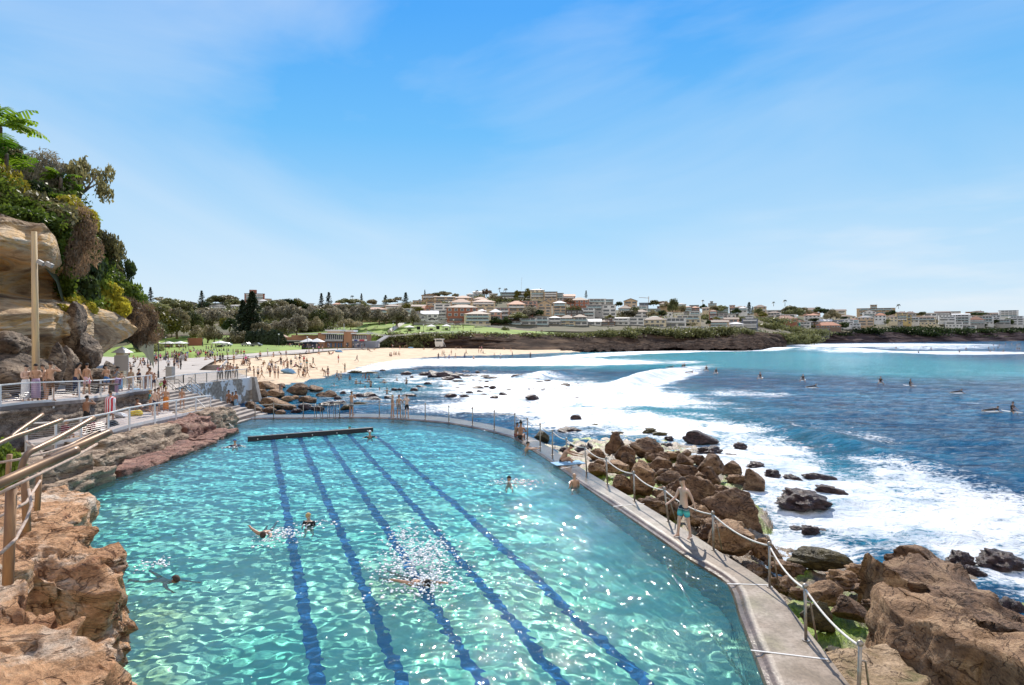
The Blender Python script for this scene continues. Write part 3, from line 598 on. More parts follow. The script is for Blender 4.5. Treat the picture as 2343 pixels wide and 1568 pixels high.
def slab_rock(name,pts,zb,mats,bulge=.3,seed=0,n=110,amp=.18,sc=.7,under=0.0,nrow=16,nside=14,strata=.0,pits=0.0,crown=0.0):
 """a rock from the outline of its top: pts are world points; the sides run down to zb, bulging or cut back"""
 pts=[Vector(p)for p in pts];L_=[0]
 cl=pts+[pts[0]]
 for a,b in zip(cl[:-1],cl[1:]):L_.append(L_[-1]+(b-a).length)
 u=np.linspace(0,L_[-1],n,endpoint=False)
 ring=np.stack([np.interp(u,L_,[q[i]for q in cl])for i in range(3)],-1)
 for _ in range(2):ring=.25*np.roll(ring,1,0)+.5*ring+.25*np.roll(ring,-1,0)
 c=ring.mean(0);rings=[]
 for t in np.linspace(.02,1,nrow):
  q=c+(ring-c)*t;q[:,2]+=crown*(1-t*t);rings.append(q)
 out=ring-c;out[:,2]=0;out/=np.linalg.norm(out,axis=1)[:,None]+1e-6
 for s in np.linspace(0,1,nside)[1:]:
  q=ring.copy();q[:,2]=ring[:,2]*(1-s)+zb*s
  off=bulge*math.sin(math.pi*min(1,s*1.25))-under*s
  if s<.12:off+=0
  q+=out*off
  if strata:q+=out*(strata*pn(q[:,2]*3.1+seed,q[:,0]*.25,q[:,1]*.25))[:,None]
  rings.append(q)
 A=np.array(rings);N_=len(rings)
 nz_=fbm(A[...,0]*sc+seed,A[...,1]*sc,A[...,2]*sc*1.6,5)
 w_=np.concatenate([np.linspace(.5,1,nrow),np.ones(nside-1)])[:,None]
 A[...,2]+=amp*nz_*w_*np.concatenate([np.ones(nrow),np.full(nside-1,.6)])[:,None]
 side=np.concatenate([np.linspace(0,1,nrow)**3,np.ones(nside-1)])[:,None,None]
 nz2=fbm(A[...,0]*sc*1.3,A[...,1]*sc*1.3+seed,A[...,2]*sc*2.5+5,5)
 A+=out[None]*(amp*1.3*nz2)[...,None]*side
 if pits:
  h=fbm(A[...,0]*1.5+3,A[...,1]*1.5,A[...,2]*1.5+seed,3)
  A[...,2]-=pits*np.clip(h-.25,0,1)*np.concatenate([np.ones(nrow),np.zeros(nside-1)])[:,None]
  A-=out[None]*(pits*1.4*np.clip(h-.2,0,1))[...,None]*side
 V=A.reshape(-1,3);i=np.arange(N_*n).reshape(N_,n);j=np.roll(i,-1,1)
 Fq=np.stack([i[:-1],i[1:],j[1:],j[:-1]],-1).reshape(-1,4)
 o0=np.array(c);base=Vector((float(c[0]),float(c[1]),float(zb)))
 V=np.vstack([V,[c[0],c[1],A[0,:,2].mean()]]);k=len(V)-1
 V=V-np.array(base)
 cap=np.stack([np.full(n,k),i[0],j[0],j[0]],-1)
 m=bpy.data.meshes.new(name);m.from_pydata(V.tolist(),[],[tuple(f)for f in Fq.tolist()]+[(k,int(a),int(b_))for a,b_ in zip(i[0],j[0])])
 m.polygons.foreach_set('use_smooth',[True]*len(m.polygons))
 for t in(mats if isinstance(mats,(list,tuple))else[mats]):m.materials.append(t)
 m.update();return obj(name,m,loc=base)
m,nt_,out_,N,L=nodes('wet_mossy_shelf')
b=N('BsdfPrincipled');ge=N('NewGeometry')
n1=N('TexNoise');n1 .inputs['Scale'].default_value=.8;n1 .inputs['Detail'].default_value=8;nt_.links.new(ge.outputs['Position'],n1 .inputs['Vector'])
n2=N('TexNoise');n2 .inputs['Scale'].default_value=11;n2 .inputs['Detail'].default_value=8;n2 .inputs['Roughness'].default_value=.7;nt_.links.new(ge.outputs['Position'],n2 .inputs['Vector'])
n3=N('TexNoise');n3 .inputs['Scale'].default_value=.45;n3 .inputs['Detail'].default_value=5;nt_.links.new(ge.outputs['Position'],n3 .inputs['Vector'])
r1=ramp(N,[(.35,(.10,.07,.045)),(.5,(.26,.18,.11)),(.65,(.42,.30,.19))]);L(n1,r1)
r2=ramp(N,[(.36,(.30,.26,.24)),(.56,(1,1,1))]);L(n2,r2)
mx_=N('Mix',data_type='RGBA',blend_type='MULTIPLY',n0=.9);L(r1,mx_,0,6);L(r2,mx_,0,7)
r3=ramp(N,[(.50,0.0),(.60,1.0)]);L(n3,r3)
r4=ramp(N,[(.40,(.10,.16,.01)),(.6,(.30,.42,.03))]);L(n2,r4)
m2=N('Mix',data_type='RGBA');L(r3,m2,0,0);nt_.links.new(mx_.outputs[2],m2 .inputs[6]);L(r4,m2,0,7);nt_.links.new(m2 .outputs[2],b.inputs['Base Color'])
b.inputs['Roughness'].default_value=.45;bp=N('Bump');bp.inputs['Distance'].default_value=.08;L(n2,bp.inputs['Height']);L(bp,b.inputs['Normal']);L(b,out_)
RM_SHELF=m
ox=[q[0]for q in OUTER];oy=[q[1]for q in OUTER]
def out_Y(px):
 r=float(np.interp(px,ox,oy));return F*(CH-.1)/(r-HY)
SH={}
for px,z0,rf_,zf in((1150,-3.0,985,-2.9),(1220,-2.6,1008,-2.6),(1280,-1.8,1010,-2.6),(1330,-1.5,1000,-2.5),(1400,-1.5,992,-2.5),(1500,-1.5,1000,-2.5),(1600,-1.6,1028,-2.5),(1700,-1.7,1080,-2.5),(1752,-1.9,1140,-2.6),(1775,-1.9,1230,-2.6),(1800,-1.7,1262,-2.5),(1900,-1.35,1262,-2.4),(1960,-1.2,1300,-2.3),(2040,-1.1,1300,-2.2),(2100,-1.1,1278,-2.3),(2200,-1.1,1300,-2.4),(2280,-1.1,1350,-2.4),(2400,-1.1,1420,-2.4),(2700,-1.1,1500,-2.5)):
 Y0=out_Y(px)+.12 if px<2040 else 7.5
 Yf=F*(CH-zf)/(rf_-HY)
 SH[px]=[(Y0,z0-.15),(lerp(Y0,Yf,.06),z0),(lerp(Y0,Yf,.5),lerp(z0,zf,.35)),(lerp(Y0,Yf,.85),lerp(z0,zf,.75)),(Yf,zf),(Yf+3,-3.3)]
structure('rock_shelf',fan('rock_shelf',SH,1150,2700,420,[RM_SHELF],sub=26,rough=.30,rs=.9,seed=12,ends=1))
SHP={'r':'round','b':'block','s':'slab','t':'tall','w':'weed'}
WORD={'round':'rounded','block':'angular','slab':'long slanting','tall':'pointed','weed':'weed-covered'}
def size_word(w):return 'huge' if w>150 else 'large' if w>75 else 'medium' if w>42 else 'small'
def place_boulders(lst,group,where,mat_word):
 lst=sorted(lst,key=lambda t:t[0])
 for i,(x,y,w,h,k,mk,zb,tilt)in enumerate(lst):
  mm={'B':RM_BROWN,'T':RM_TAN,'W':RM_WET,'O':RM_OLIVE}[mk]
  kd=SHP[k]
  o=boulder((x,y),w,h,zb,kd,mm,tilt=tilt,deep=.55 if kd=='slab' else.8)
  tag(o,'%s %s %s boulder, %s %s'%(size_word(w),WORD[kd],{'B':'brown','T':'tan','W':'dark wet','O':'olive-brown'}[mk],ordinal(i+1),where),'boulder',group)
def conv(fr,s,lst):
 k=.610156/s;res=[]
 for t in lst:
  x,y=fr(t[0],t[1]);res.append((x,y,t[2]*k,t[3]*k)+tuple(t[4:]))
 return res
pile=conv(FK,2.24,[(245,150,160,190,'t','B',-1.9,0),(530,190,350,170,'s','B',-1.9,.35),(350,240,190,140,'b','B',-1.8,.2),(360,300,150,150,'r','B',-1.6,0),(90,235,160,90,'s','T',-1.8,.1),(100,370,190,110,'r','T',-1.5,0),(265,360,220,110,'r','T',-1.5,0),(490,470,210,300,'r','T',-1.5,0),(320,500,210,160,'r','T',-1.4,.1),(640,330,230,120,'b','B',-1.8,0),(635,425,130,120,'b','B',-1.7,0),(845,305,170,120,'b','B',-1.9,.1),(600,270,190,80,'s','B',-1.9,.2),(820,375,250,110,'s','B',-1.8,.25),(1060,355,230,210,'b','B',-2.0,0),(1255,375,190,140,'b','B',-2.3,0),(1437,480,200,215,'b','B',-2.4,0),(1280,470,190,120,'w','B',-2.4,0),(760,250,110,80,'w','B',-2.0,0),(850,235,95,65,'b','B',-2.1,0),(915,280,110,75,'b','B',-2.0,.2),(725,445,270,120,'s','B',-1.7,.15),(900,540,340,280,'s','B',-1.7,.55),(1010,515,130,110,'r','B',-1.8,0),(1040,425,190,150,'s','B',-2.0,.3),(640,565,150,110,'b','B',-1.5,0),(700,615,190,140,'b','B',-1.5,0),(590,690,280,150,'w','B',-1.5,.1),(770,720,130,160,'b','B',-1.5,0),(950,760,220,190,'w','T',-1.5,.15),(1270,700,520,300,'s','B',-1.9,.4),(1070,880,300,170,'w','B',-1.6,0),(1260,990,370,290,'r','T',-1.6,.05),(1520,1050,280,170,'s','T',-1.8,.35),(1130,545,160,90,'w','B',-1.9,0),(1450,1230,190,130,'w','B',-1.9,.2),(30,170,60,60,'b','W',-2.0,0),(960,470,90,80,'r','B',-1.8,0),(540,250,100,60,'r','B',-1.8,0),(700,520,110,60,'s','B',-1.6,0)])
_r=random.Random(5);fill=[]
for(x0,y0,x1,y1,n_)in((60,230,1000,330,16),(100,300,1100,480,26),(450,420,1150,650,22),(700,640,1300,900,16),(1000,830,1560,1130,14)):
 for _ in range(n_):
  t_=_r.random();x_=lerp(x0,x1,t_);y_=lerp(y0,y1,t_)+_r.uniform(-60,60);w_=_r.uniform(55,115)
  dx_,dy_=FK(x_,y_);
  if dy_+14>np.interp(dx_,ox,oy):continue
  fill.append((x_,y_,w_,w_*_r.uniform(.6,.9),_r.choice('rbbw'),_r.choice('BBT'),-1.9,_r.uniform(-.1,.3)))
pile=pile+conv(FK,2.24,fill)
place_boulders(pile,'boulders piled beside the pool walkway','from the far end of the pile beside the walkway','brown')
low=conv(FL,2.055,[(800,235,430,170,'s','O',-1.9,.05),(545,290,250,110,'w','B',-1.6,0),(520,420,220,130,'w','B',-1.5,0),(870,500,290,190,'b','T',-1.4,0),(1060,620,270,170,'b','B',-1.4,.2),(1000,380,260,130,'w','T',-1.5,.2),(1100,320,200,120,'w','T',-1.6,.1),(780,650,260,200,'s','O',-1.35,.3),(1250,800,190,110,'s','T',-1.3,.3),(620,480,150,90,'w','B',-1.5,0),(980,420,140,70,'w','B',-1.5,.2),(1080,440,120,70,'b','B',-1.5,0),(900,960,200,90,'w','O',-1.2,0),(1200,560,150,70,'w','B',-1.4,0)])
place_boulders(low,'rocks on the mossy shelf','along the mossy shelf by the walkway','tan')
surf=conv(FK,2.24,[(955,105,320,120,'s','W',-2.4,.08),(700,108,85,50,'w','W',-2.4,0),(685,162,105,42,'w','W',-2.4,0),(1300,170,110,66,'w','W',-2.4,.1),(1065,222,230,95,'w','W',-2.4,0),(1250,262,180,50,'w','W',-2.5,0),(1430,335,160,66,'w','W',-2.4,.1),(1585,412,140,90,'w','W',-2.45,.2),(1757,453,165,70,'w','W',-2.45,.3),(1985,440,270,80,'s','W',-2.5,.25),(2080,560,240,95,'w','W',-2.4,.2),(1860,655,510,190,'w','W',-2.4,.18),(1890,885,160,90,'w','W',-2.4,0),(1775,858,110,26,'w','W',-2.4,0),(1990,885,110,36,'w','W',-2.4,.1),(530,42,120,55,'w','O',-2.4,0),(620,66,120,36,'w','O',-2.4,0),(265,60,110,26,'w','O',-2.4,0),(215,43,60,14,'w','O',-2.4,0),(1640,280,150,26,'w','W',-2.45,.15),(1810,320,90,26,'w','W',-2.45,.15),(1340,570,80,30,'w','W',-2.4,0)])+conv(FL,2.055,[(1640,300,640,270,'s','B',-2.0,.25),(1500,250,260,130,'s','B',-1.7,.2),(1880,230,220,150,'w','W',-2.4,.2),(2230,255,400,170,'w','W',-2.4,.2),(1990,330,180,110,'w','W',-2.4,.4),(2290,610,220,160,'w','W',-2.3,.2)])+conv(FM,1.627,[(970,235,1,1,'w','W',-2.4,0)])[:0]
place_boulders(surf,'weedy rocks washed by the surf','among the surf rocks off the walkway','dark')
mid=conv(FI,2.929,[(60,175,130,60,'b','W',-2.4,0),(150,195,150,70,'s','W',-2.4,.1),(230,185,150,60,'b','W',-2.4,0),(300,215,160,60,'s','W',-2.4,0),(230,235,140,50,'w','W',-2.4,0),(350,190,130,40,'b','W',-2.4,0),(985,208,115,45,'b','W',-2.4,0),(1045,192,60,18,'w','W',-2.4,0),(1190,246,100,32,'s','W',-2.4,0),(1240,274,80,24,'w','W',-2.4,0),(1330,263,95,30,'r','W',-2.4,0),(1525,303,100,34,'w','W',-2.4,0),(1445,309,50,13,'w','W',-2.4,0),(560,332,140,32,'s','W',-2.4,0),(655,326,60,28,'w','W',-2.4,0),(722,335,80,38,'b','W',-2.4,0),(470,394,90,38,'r','W',-2.4,0),(580,376,80,28,'s','W',-2.4,0),(262,426,135,52,'s','W',-2.4,0),(412,433,120,42,'r','W',-2.4,0),(625,411,62,22,'w','W',-2.4,0),(740,446,98,46,'r','W',-2.4,0),(842,411,120,44,'s','W',-2.4,.1),(940,448,72,16,'w','W',-2.4,0),(1060,440,64,22,'w','W',-2.4,0),(1157,450,165,68,'r','W',-2.4,0),(1385,436,30,13,'w','W',-2.4,0),(2240,266,84,26,'s','W',-2.4,0),(1660,668,145,60,'b','W',-2.4,.1),(1850,750,80,38,'w','O',-2.4,0),(1580,820,260,85,'w','W',-2.4,.05),(2110,838,130,34,'w','O',-2.4,0),(2040,817,76,20,'w','O',-2.4,0),(1285,880,180,110,'r','O',-2.2,.3),(700,226,160,22,'w','W',-2.4,0),(640,208,90,30,'w','W',-2.4,0),(558,166,56,32,'r','W',-2.4,0),(637,153,66,13,'w','W',-2.4,0),(430,157,90,20,'w','W',-2.4,0),(340,262,120,22,'w','W',-2.4,0),(20,290,80,30,'b','W',-2.4,0),(385,305,90,14,'w','W',-2.4,0),(870,303,100,11,'w','W',-2.4,0),(575,292,110,15,'w','W',-2.4,0),(1130,214,100,13,'w','W',-2.4,0),(1045,243,60,20,'w','W',-2.4,0),(335,333,55,11,'w','W',-2.4,0),(90,334,60,13,'w','W',-2.4,0),(250,380,60,12,'w','W',-2.4,0),(375,395,70,14,'w','W',-2.4,0),(700,382,50,18,'w','W',-2.4,0),(520,200,90,16,'w','W',-2.4,0),(1270,215,30,9,'w','W',-2.4,0),(1760,275,40,8,'w','W',-2.4,0),(920,260,50,10,'w','W',-2.4,0),(160,318,60,11,'w','W',-2.4,0),(45,365,90,10,'w','W',-2.4,0),(430,205,100,30,'w','W',-2.4,0),(1720,1010,190,90,'s','W',-2.0,.1),(1510,1015,130,60,'w','W',-2.2,0)])
_r=random.Random(9)
for _ in range(46):
 x_=_r.uniform(20,1750);y_=215+_r.gauss(0,1)*34+(40 if x_>900 else 0)+x_*.05
 mid.append((*FI(x_,y_),_r.uniform(22,60)*.208,_r.uniform(7,17)*.208,_r.choice('wwsb'),'W',-2.38,0))
mid=[t for t in mid]
place_boulders(mid,'black rocks scattered in the shallows','from the beach end of the black rocks','black')
lag=conv(FH,2.929,[(1995,62,125,48,'b','W',-2.4,0),(1740,28,62,26,'w','W',-2.4,0),(1600,55,150,30,'w','O',-2.4,0),(1420,48,170,40,'w','O',-2.4,0),(1530,60,90,22,'w','O',-2.4,0),(1870,242,66,42,'r','W',-2.4,0),(1935,242,66,34,'b','W',-2.4,0),(2097,243,104,44,'b','W',-2.4,0),(2160,210,145,34,'s','W',-2.4,0),(2243,172,88,30,'b','W',-2.4,0),(1305,272,74,38,'s','W',-2.4,0),(1580,302,210,64,'s','W',-2.4,0),(1475,312,130,52,'r','W',-2.4,0),(1625,340,210,40,'s','W',-2.4,0),(1800,327,120,36,'s','W',-2.4,0),(2010,308,190,38,'w','W',-2.4,0),(1660,435,92,22,'w','O',-2.4,0),(2060,102,42,28,'r','W',-2.4,0),(2200,70,130,46,'s','W',-2.4,0),(2290,85,110,60,'b','W',-2.4,.1),(2245,130,104,14,'w','W',-2.4,0),(1960,18,60,12,'w','W',-2.4,0),(1890,85,40,14,'w','W',-2.4,0),(2300,215,80,12,'w','W',-2.4,0),(2100,20,70,14,'w','W',-2.4,0),(1330,437,135,62,'w','O',-2.4,0),(1480,402,150,56,'w','O',-2.4,0),(1560,385,70,14,'w','O',-2.4,0),(1925,270,70,16,'w','W',-2.4,0)])
place_boulders(lag,'rocks round the small lagoon','round the lagoon behind the pool','dark')
lft=conv(FH,2.929,[(400,285,150,85,'r','T',-2.2,0),(570,292,200,95,'r','T',-2.2,.1),(790,250,230,140,'r','B',-2.3,.05),(900,350,160,70,'b','B',-2.3,0),(460,200,330,90,'s','T',-2.3,.08),(170,240,270,140,'s','T',-2.2,.22),(530,395,400,110,'s','T',-2.3,.12),(250,330,300,90,'s','T',-2.2,.25),(990,235,210,66,'b','B',-2.3,.1),(1150,305,230,86,'s','B',-2.4,.1),(1160,400,270,66,'s','W',-2.4,.05),(765,335,100,56,'r','T',-2.3,0),(950,365,120,66,'r','B',-2.3,0),(1060,300,130,60,'b','B',-2.3,.1),(620,497,120,56,'r','B',-2.2,0),(790,478,130,54,'s','W',-2.3,0),(370,475,120,76,'b','B',-2.1,0),(230,525,220,90,'s','T',-1.6,.1),(700,440,160,66,'b','B',-2.2,0),(880,440,160,86,'b','W',-2.3,.1),(1150,266,80,34,'b','B',-2.4,0),(1240,335,90,54,'b','W',-2.4,0),(300,420,200,80,'s','B',-2.2,.2),(620,200,130,50,'b','B',-2.3,0),(680,350,140,70,'b','T',-2.3,0),(1020,450,150,60,'w','W',-2.4,0),(480,470,160,80,'b','B',-2.2,.1),(1280,390,110,60,'w','W',-2.4,0)])
place_boulders(lft,'sandstone rocks between beach and pool','in the tumble between beach and pool','tan')
o=slab_rock('tilted_slab',[P(*FL(1205,340),.15),P(*FL(1330,400),.2),P(*FL(1700,520),.3),P(*FL(2343,760),.5),P(*FL(2700,900),.6),P(*FL(2900,1150),.5),P(*FL(2343,1010),.35),P(*FL(2000,830),.25),P(*FL(1600,680),.15),P(*FL(1430,640),.05),P(*FL(1290,560),0),P(*FL(1215,430),.05)],-1.9,RM_TAN,bulge=.05,under=-.35,amp=.16,sc=.9,pits=.25,n=150)
tag(o,'huge tan slab of rock with a pitted top tilting up from the shelf','rock')
o=slab_rock('rock_fin',[P(*FL(1112,150),-.1),P(*FL(1150,140),-.05),P(*FL(1260,240),-.2),P(*FL(1440,370),-.7),P(*FL(1400,385),-.8),P(*FL(1220,330),-.7),P(*FL(1130,230),-.4)],-2.1,RM_TAN,bulge=.06,under=-.2,amp=.08,sc=1.6,n=80)
tag(o,'upright tan fin of rock leaning behind the huge pitted slab','rock')
o=slab_rock('rock_ledge',[P(*FL(1290,190),-.8),P(*FL(1500,165),-.8),P(*FL(1780,230),-.9),P(*FL(2000,420),-1.0),P(*FL(2340,640),-1.0),P(*FL(2700,900),-1.0),P(*FL(2343,800),-.9),P(*FL(1900,600),-.9),P(*FL(1600,480),-.9),P(*FL(1440,360),-.9)],-2.5,RM_BROWN,bulge=.1,under=-.2,amp=.28,sc=1.0,n=150)
tag(o,'long dark rough ledge of rock between the tilted slab and the surf','rock')
o=slab_rock('flat_rock',[P(*FL(800,900),-.85),P(*FL(1000,870),-.8),P(*FL(1300,860),-.8),P(*FL(1420,960),-.75),P(*FL(1560,1120),-.7),P(*FL(1560,1400),-.7),P(*FL(1000,1500),-.8),P(*FL(900,1150),-.85)],-1.9,rockmat('tan_green_rock',(.12,.12,.03),(.40,.27,.15),(.56,.40,.26),sc=1.2),bulge=.1,amp=.14,sc=1.3,n=120)
tag(o,'low flat tan rock with green moss in front of the tilted slab','rock')
def WP(x,y,z):return Vector((x,y,z))
def rect(x0,x1,y0,y1,z,j=.15,seed=1):
 r_=random.Random(seed);P_=[]
 for(a,b_)in((x0,y0),((x0+x1)/2,y0),(x1,y0),(x1,(y0+y1)/2),(x1,y1),((x0+x1)/2,y1),(x0,y1),(x0,(y0+y1)/2)):
  P_.append(Vector((a+r_.uniform(-j,j),b_+r_.uniform(-j,j),z+r_.uniform(-.05,.05))))
 return P_
for i,(rc,zb,mm,lab,kw)in enumerate([((-21.8,-19.5,40.2,43.4,1.2),-.8,RM_GREY,'squarish grey sandstone block with a rusty top under the end of the white railing',{'under':-.75}),((-21.8,-19.1,36.3,39.9,1.1),-.8,RM_RED,'rounded red-grey sandstone block split by a crack on the pool bank',{'under':-.8}),((-21.8,-18.9,29.3,35.7,1.2),-.8,RM_GREY,'longest bank block, pale striped sandstone face along the pool edge',{'under':-1.0}),((-21,-18.0,27.2,28.9,.9),-.8,RM_GREY,'dark narrow grey block beside the long striped bank block',{}),((-20,-17.05,27.6,36.0,.28),-1.0,RM_RED,'low reddish rock ledge at the waterline below the striped block',{}),((-20,-17.5,36.0,40.2,.22),-1.0,RM_RED,'thin reddish ledge at the waterline below the split block',{}),((-20.5,-17.2,23.3,27.0,.6),-1.0,RM_GREY,'smooth grey sandstone shelf nearest the orange rocks',{}),((-23,-17.6,22.6,26.4,1.25),-1.0,RM_GREY,'upper grey sandstone slab stepping back under the pipe railing',{})]):
 o=slab_rock('bank_block',rect(*rc[:4],rc[4],seed=i+3),zb,mm,bulge=.12,amp=.15,sc=1.0,seed=i*5,strata=.16,n=150,nside=22,**kw)
 tag(o,lab,'rock','sandstone blocks of the pool bank')
fr_=[([(-160,1290,3.2),(20,1318,3.2),(60,1345,3.15),(130,1385,3.1),(215,1420,3.0),(262,1462,2.9),(270,1500,2.85),(252,1560,2.8),(262,1660,2.8),(-200,1900,3.2)],0,'big orange sandstone ledge with a purple undercut lip at the bottom of the bank',dict(bulge=.22,under=.5,amp=.16,sc=1.2,pits=.35)),([(-160,1170,2.5),(60,1197,2.5),(150,1203,2.4),(235,1228,2.35),(283,1258,2.25),(287,1292,2.2),(262,1330,2.1),(215,1345,2.0),(110,1325,2.1),(60,1300,2.3),(-160,1300,2.5)],-.5,'broad cream and orange sandstone shelf with deep pits overhanging the pool',dict(bulge=.15,under=.7,amp=.2,sc=1.1,pits=.42)),([(70,1285,1.9),(130,1275,1.9),(200,1300,1.7),(262,1352,1.5),(262,1395,1.4),(225,1410,1.4),(160,1400,1.5),(85,1350,1.7)],-.6,'hollowed brown-orange boulder tucked below the broad pitted shelf',dict(bulge=.3,under=.1,amp=.26,sc=1.3,pits=.6)),([(-140,1105,2.0),(75,1118,2.0),(140,1112,1.9),(205,1126,1.8),(212,1145,1.75),(196,1172,1.7),(150,1186,1.75),(60,1180,1.9),(-140,1200,2.0)],-.6,'pale orange rock point with a streaky lip beside the grey slabs',dict(bulge=.2,under=.5,amp=.16,sc=1.0,pits=.3)),([(228,1553,1.0),(270,1545,1.0),(310,1572,.9),(330,1640,.9),(220,1680,1.0)],-.6,'small smooth red-orange rock at the water under the big ledge',dict(bulge=.1,amp=.06,sc=1.2)),([(18,1292,2.75),(60,1280,2.75),(78,1283,2.7),(62,1300,2.7),(30,1306,2.75)],2.3,'loose flat cream stone wedged between the two orange ledges',dict(bulge=.02,amp=.02,n=50))]
for pts_,zb,lab,kw in fr_:
 o=slab_rock('sandstone_ledge',[P(*q)for q in pts_],zb,RM_ORANGE,seed=len(lab),n=kw.pop('n',170),nrow=26,nside=22,strata=.06,**kw)
 tag(o,lab,'rock')
vs=[(-32,20,1.9),(-24.5,20.5,1.9),(-20.5,20,1.6),(-17.2,17,1.0),(-13,13,.8),(-12,6,1.2),(-32,4,2.6)]
o=slab_rock('bank_ground',[Vector(v)for v in vs],-1,RM_ORANGE,amp=.2,sc=.5,n=160,nrow=30)
o['kind']='structure'
steel=mat('galvanised_steel',(.42,.40,.37),.38,(.28,.22,.17),scale=6,metal=.7)
rope_m=mat('white_rope',(.78,.74,.68),.8,(.60,.54,.47),scale=30)
POSTS=[((583.5,924),(583.5,957)),((626,923),(626,955.6)),((694,922),(694,954.6)),((777,921),(777,954.6)),((868,919),(868,952)),((922,921),(922,955)),((973,924),(973,959)),((1027,930),(1027,965.6)),((1081,934),(1081,972)),((1131,941),(1131,981)),((1178,948),(1178,986)),((1207,959),(1207,1003)),((1236,971.6),(1236,1023)),((1264,986),(1264,1041)),((1296,1004.6),(1297,1056)),((1338,1022),(1342.6,1079)),((1387,1049.5),(1390,1108)),((1450,1082),(1452,1146)),((1520,1119),(1530,1193.5)),((1631,1175),(1633,1259)),((1760.6,1246),(1761,1344)),((1842,1343.6),(1844,1466)),((1968,1475),(1964,1612))]
tops=[]
for i,(t,b_)in enumerate(POSTS):
 base=P(b_[0],b_[1],WZ);h=(b_[1]-t[1])*base.y/F
 tp=Vector(((t[0]-CX)/F*base.y-base.x,0,h));tops.append(base+tp)
 o=empty('rail_post',base,'%s steel post of the walkway rope, counted from the steps'%ordinal(i+1),'post','steel posts carrying the walkway rope')
 mb=MB();mb.tube([(0,0,-.05),tp*.5,tp],.033,8);mb.build('pole',steel,o,smooth=True)
 mb=MB();mb.ball(tuple(tp+Vector((0,0,.02))),.055,8,6);mb.build('finial',steel,o,smooth=True)
 mb=MB();mb.tube([(0,0,0),(0,0,.02)],.075,10);mb.build('base_plate',steel,o)
 if i>=18:
  mb=MB();q=Vector((.28,.12,-.05));mb.tube([tuple(tp*.72+Vector((0.02,.02,0))),tuple(tp*.70+Vector((.12,.04,0))),tuple(q)],.018,6);mb.build('brace',steel,o,smooth=True)
for i in range(len(tops)-1):
 a,c=tops[i]-Vector((0,0,.03)),tops[i+1]-Vector((0,0,.03));L_=(c-a).length;mid_=(a+c)/2
 pts=[a.lerp(c,t)-Vector((0,0,.16*min(1.2,L_/3)*4*t*(1-t)))-mid_ for t in np.linspace(0,1,13)]
 mb=MB();mb.tube(pts,.022 if i>9 else.018,6)
 tag(mb.build('rope',rope_m,None,loc=mid_,smooth=True),'sagging pale rope between the %s and %s walkway posts'%(ordinal(i+1),ordinal(i+2)),'rope','rope spans along the walkway')
for x in(730,760):
 b_=P(x,955,WZ);o=empty('pool_ladder',b_,'thin steel pool ladder hoop, the %s one on the far walkway'%('nearer to the steps' if x==730 else 'further from the steps'),'ladder','ladder hoops on the far walkway')
 for s_ in(-.22,.22):
  mb=MB();mb.tube([(s_,.1,0),(s_,.1,.9),(s_,-.1,1.0),(s_,-.35,.85),(s_,-.4,-.4)],.02,6);mb.build('rail',steel,o,smooth=True)
 for z_ in(-.3,-.05):
  mb=MB();mb.tube([(-.22,-.4,z_),(.22,-.4,z_)],.015,6);mb.build('rung',steel,o)
a,c=P(567,1006,.1),P(852.5,984,.1);black=mat('black_boom',(.012,.010,.014),.5,scale=5)
mb=MB();mb.bar((a-c)/2,(c-a)/2,.30,.34)
o=mb.build('floating_boom',[black],None,loc=(a+c)/2);tag(o,'long black floating boom lying across the far end of the pool','boom')
for t in(.08,.3,.5,.7,.96):
 q=a.lerp(c,t)-(a+c)/2;mb=MB();mb.tube([q+Vector((0,-.16,0)),q+Vector((0,-.18,0))],.04,8);mb.build('bolt',rope_m,o)
white=mat('white_painted_steel',(.80,.79,.78),.45,(.70,.66,.62),scale=2.5)
wire_m=mat('stainless_wire',(.70,.68,.66),.35,metal=.6)
deckm=mat('grey_timber_deck',(.46,.40,.37),.8,(.32,.27,.25),scale=2.0,bump=.01,stretch=(1,8,1))
darkc=mat('dark_concrete_edge',(.20,.17,.16),.85,(.12,.10,.095),scale=1.2,bump=.02)
UP=[(-130,890,25),(-50,884,27.3),(0,879.5,29),(61,875,30.4),(122,870.7,31.8),(181,867,34),(230,868.2,37),(267.5,867.6,39.5),(304,866,41.5),(328,865,42.3),(338,864,42.8),(346,864,43.2)]
LO=[(60,1000,28.6),(127.5,971.6,29),(185,953,30),(247.6,944.2,31.5),(296,929,33),(354,923,35.5),(402.6,915.6,38),(447.6,909,41),(481.4,906.6,43.5)]
upv=[Q(*p)for p in UP];lov=[Q(*p)for p in LO]
for v in upv:v.z=lerp(3.9,3.45,min(1,max(0,(v.y-31)/8)))if v.y>31 else 3.92
for v,z in zip(lov,(2.2,2.2,2.25,2.3,2.4,2.35,2.27,2.15,2.02)):v.z=z
def railing(name,vs,label,H_=1.02,wires=8,below=.35,skip=()):
 o=empty(name,vs[0],label,'railing');org=vs[0]
 mb=MB()
 for a,c in zip(vs[:-1],vs[1:]):mb.bar(a-org,c-org,.13,.06)
 mb.build('top_rail',white,o)
 mb=MB()
 for a,c in zip(vs[:-1],vs[1:]):mb.bar(a-org-Vector((0,0,H_-.05)),c-org-Vector((0,0,H_-.05)),.03,.16)
 mb.build('bottom_rail',white,o)
 for i,v in enumerate(vs):
  if i in skip:continue
  mb=MB();mb.box(v-org-Vector((0,0,(H_+below)/2+.03)),(.05,.12,H_+below));mb.build('post',white,o)
 for k in range(wires):
  z=(H_-.16)*(k+1)/(wires+1);mb=MB();mb.tube([v-org-Vector((0,0,z))for v in vs],.0065,4);mb.build('wire',wire_m,o)
 return o
railing('white_railing',upv,'white railing with thin wires along the upper deck below the cliff',skip=(3,))
railing('white_railing',lov,'white railing with thin wires along the lower deck above the pool',below=.55)
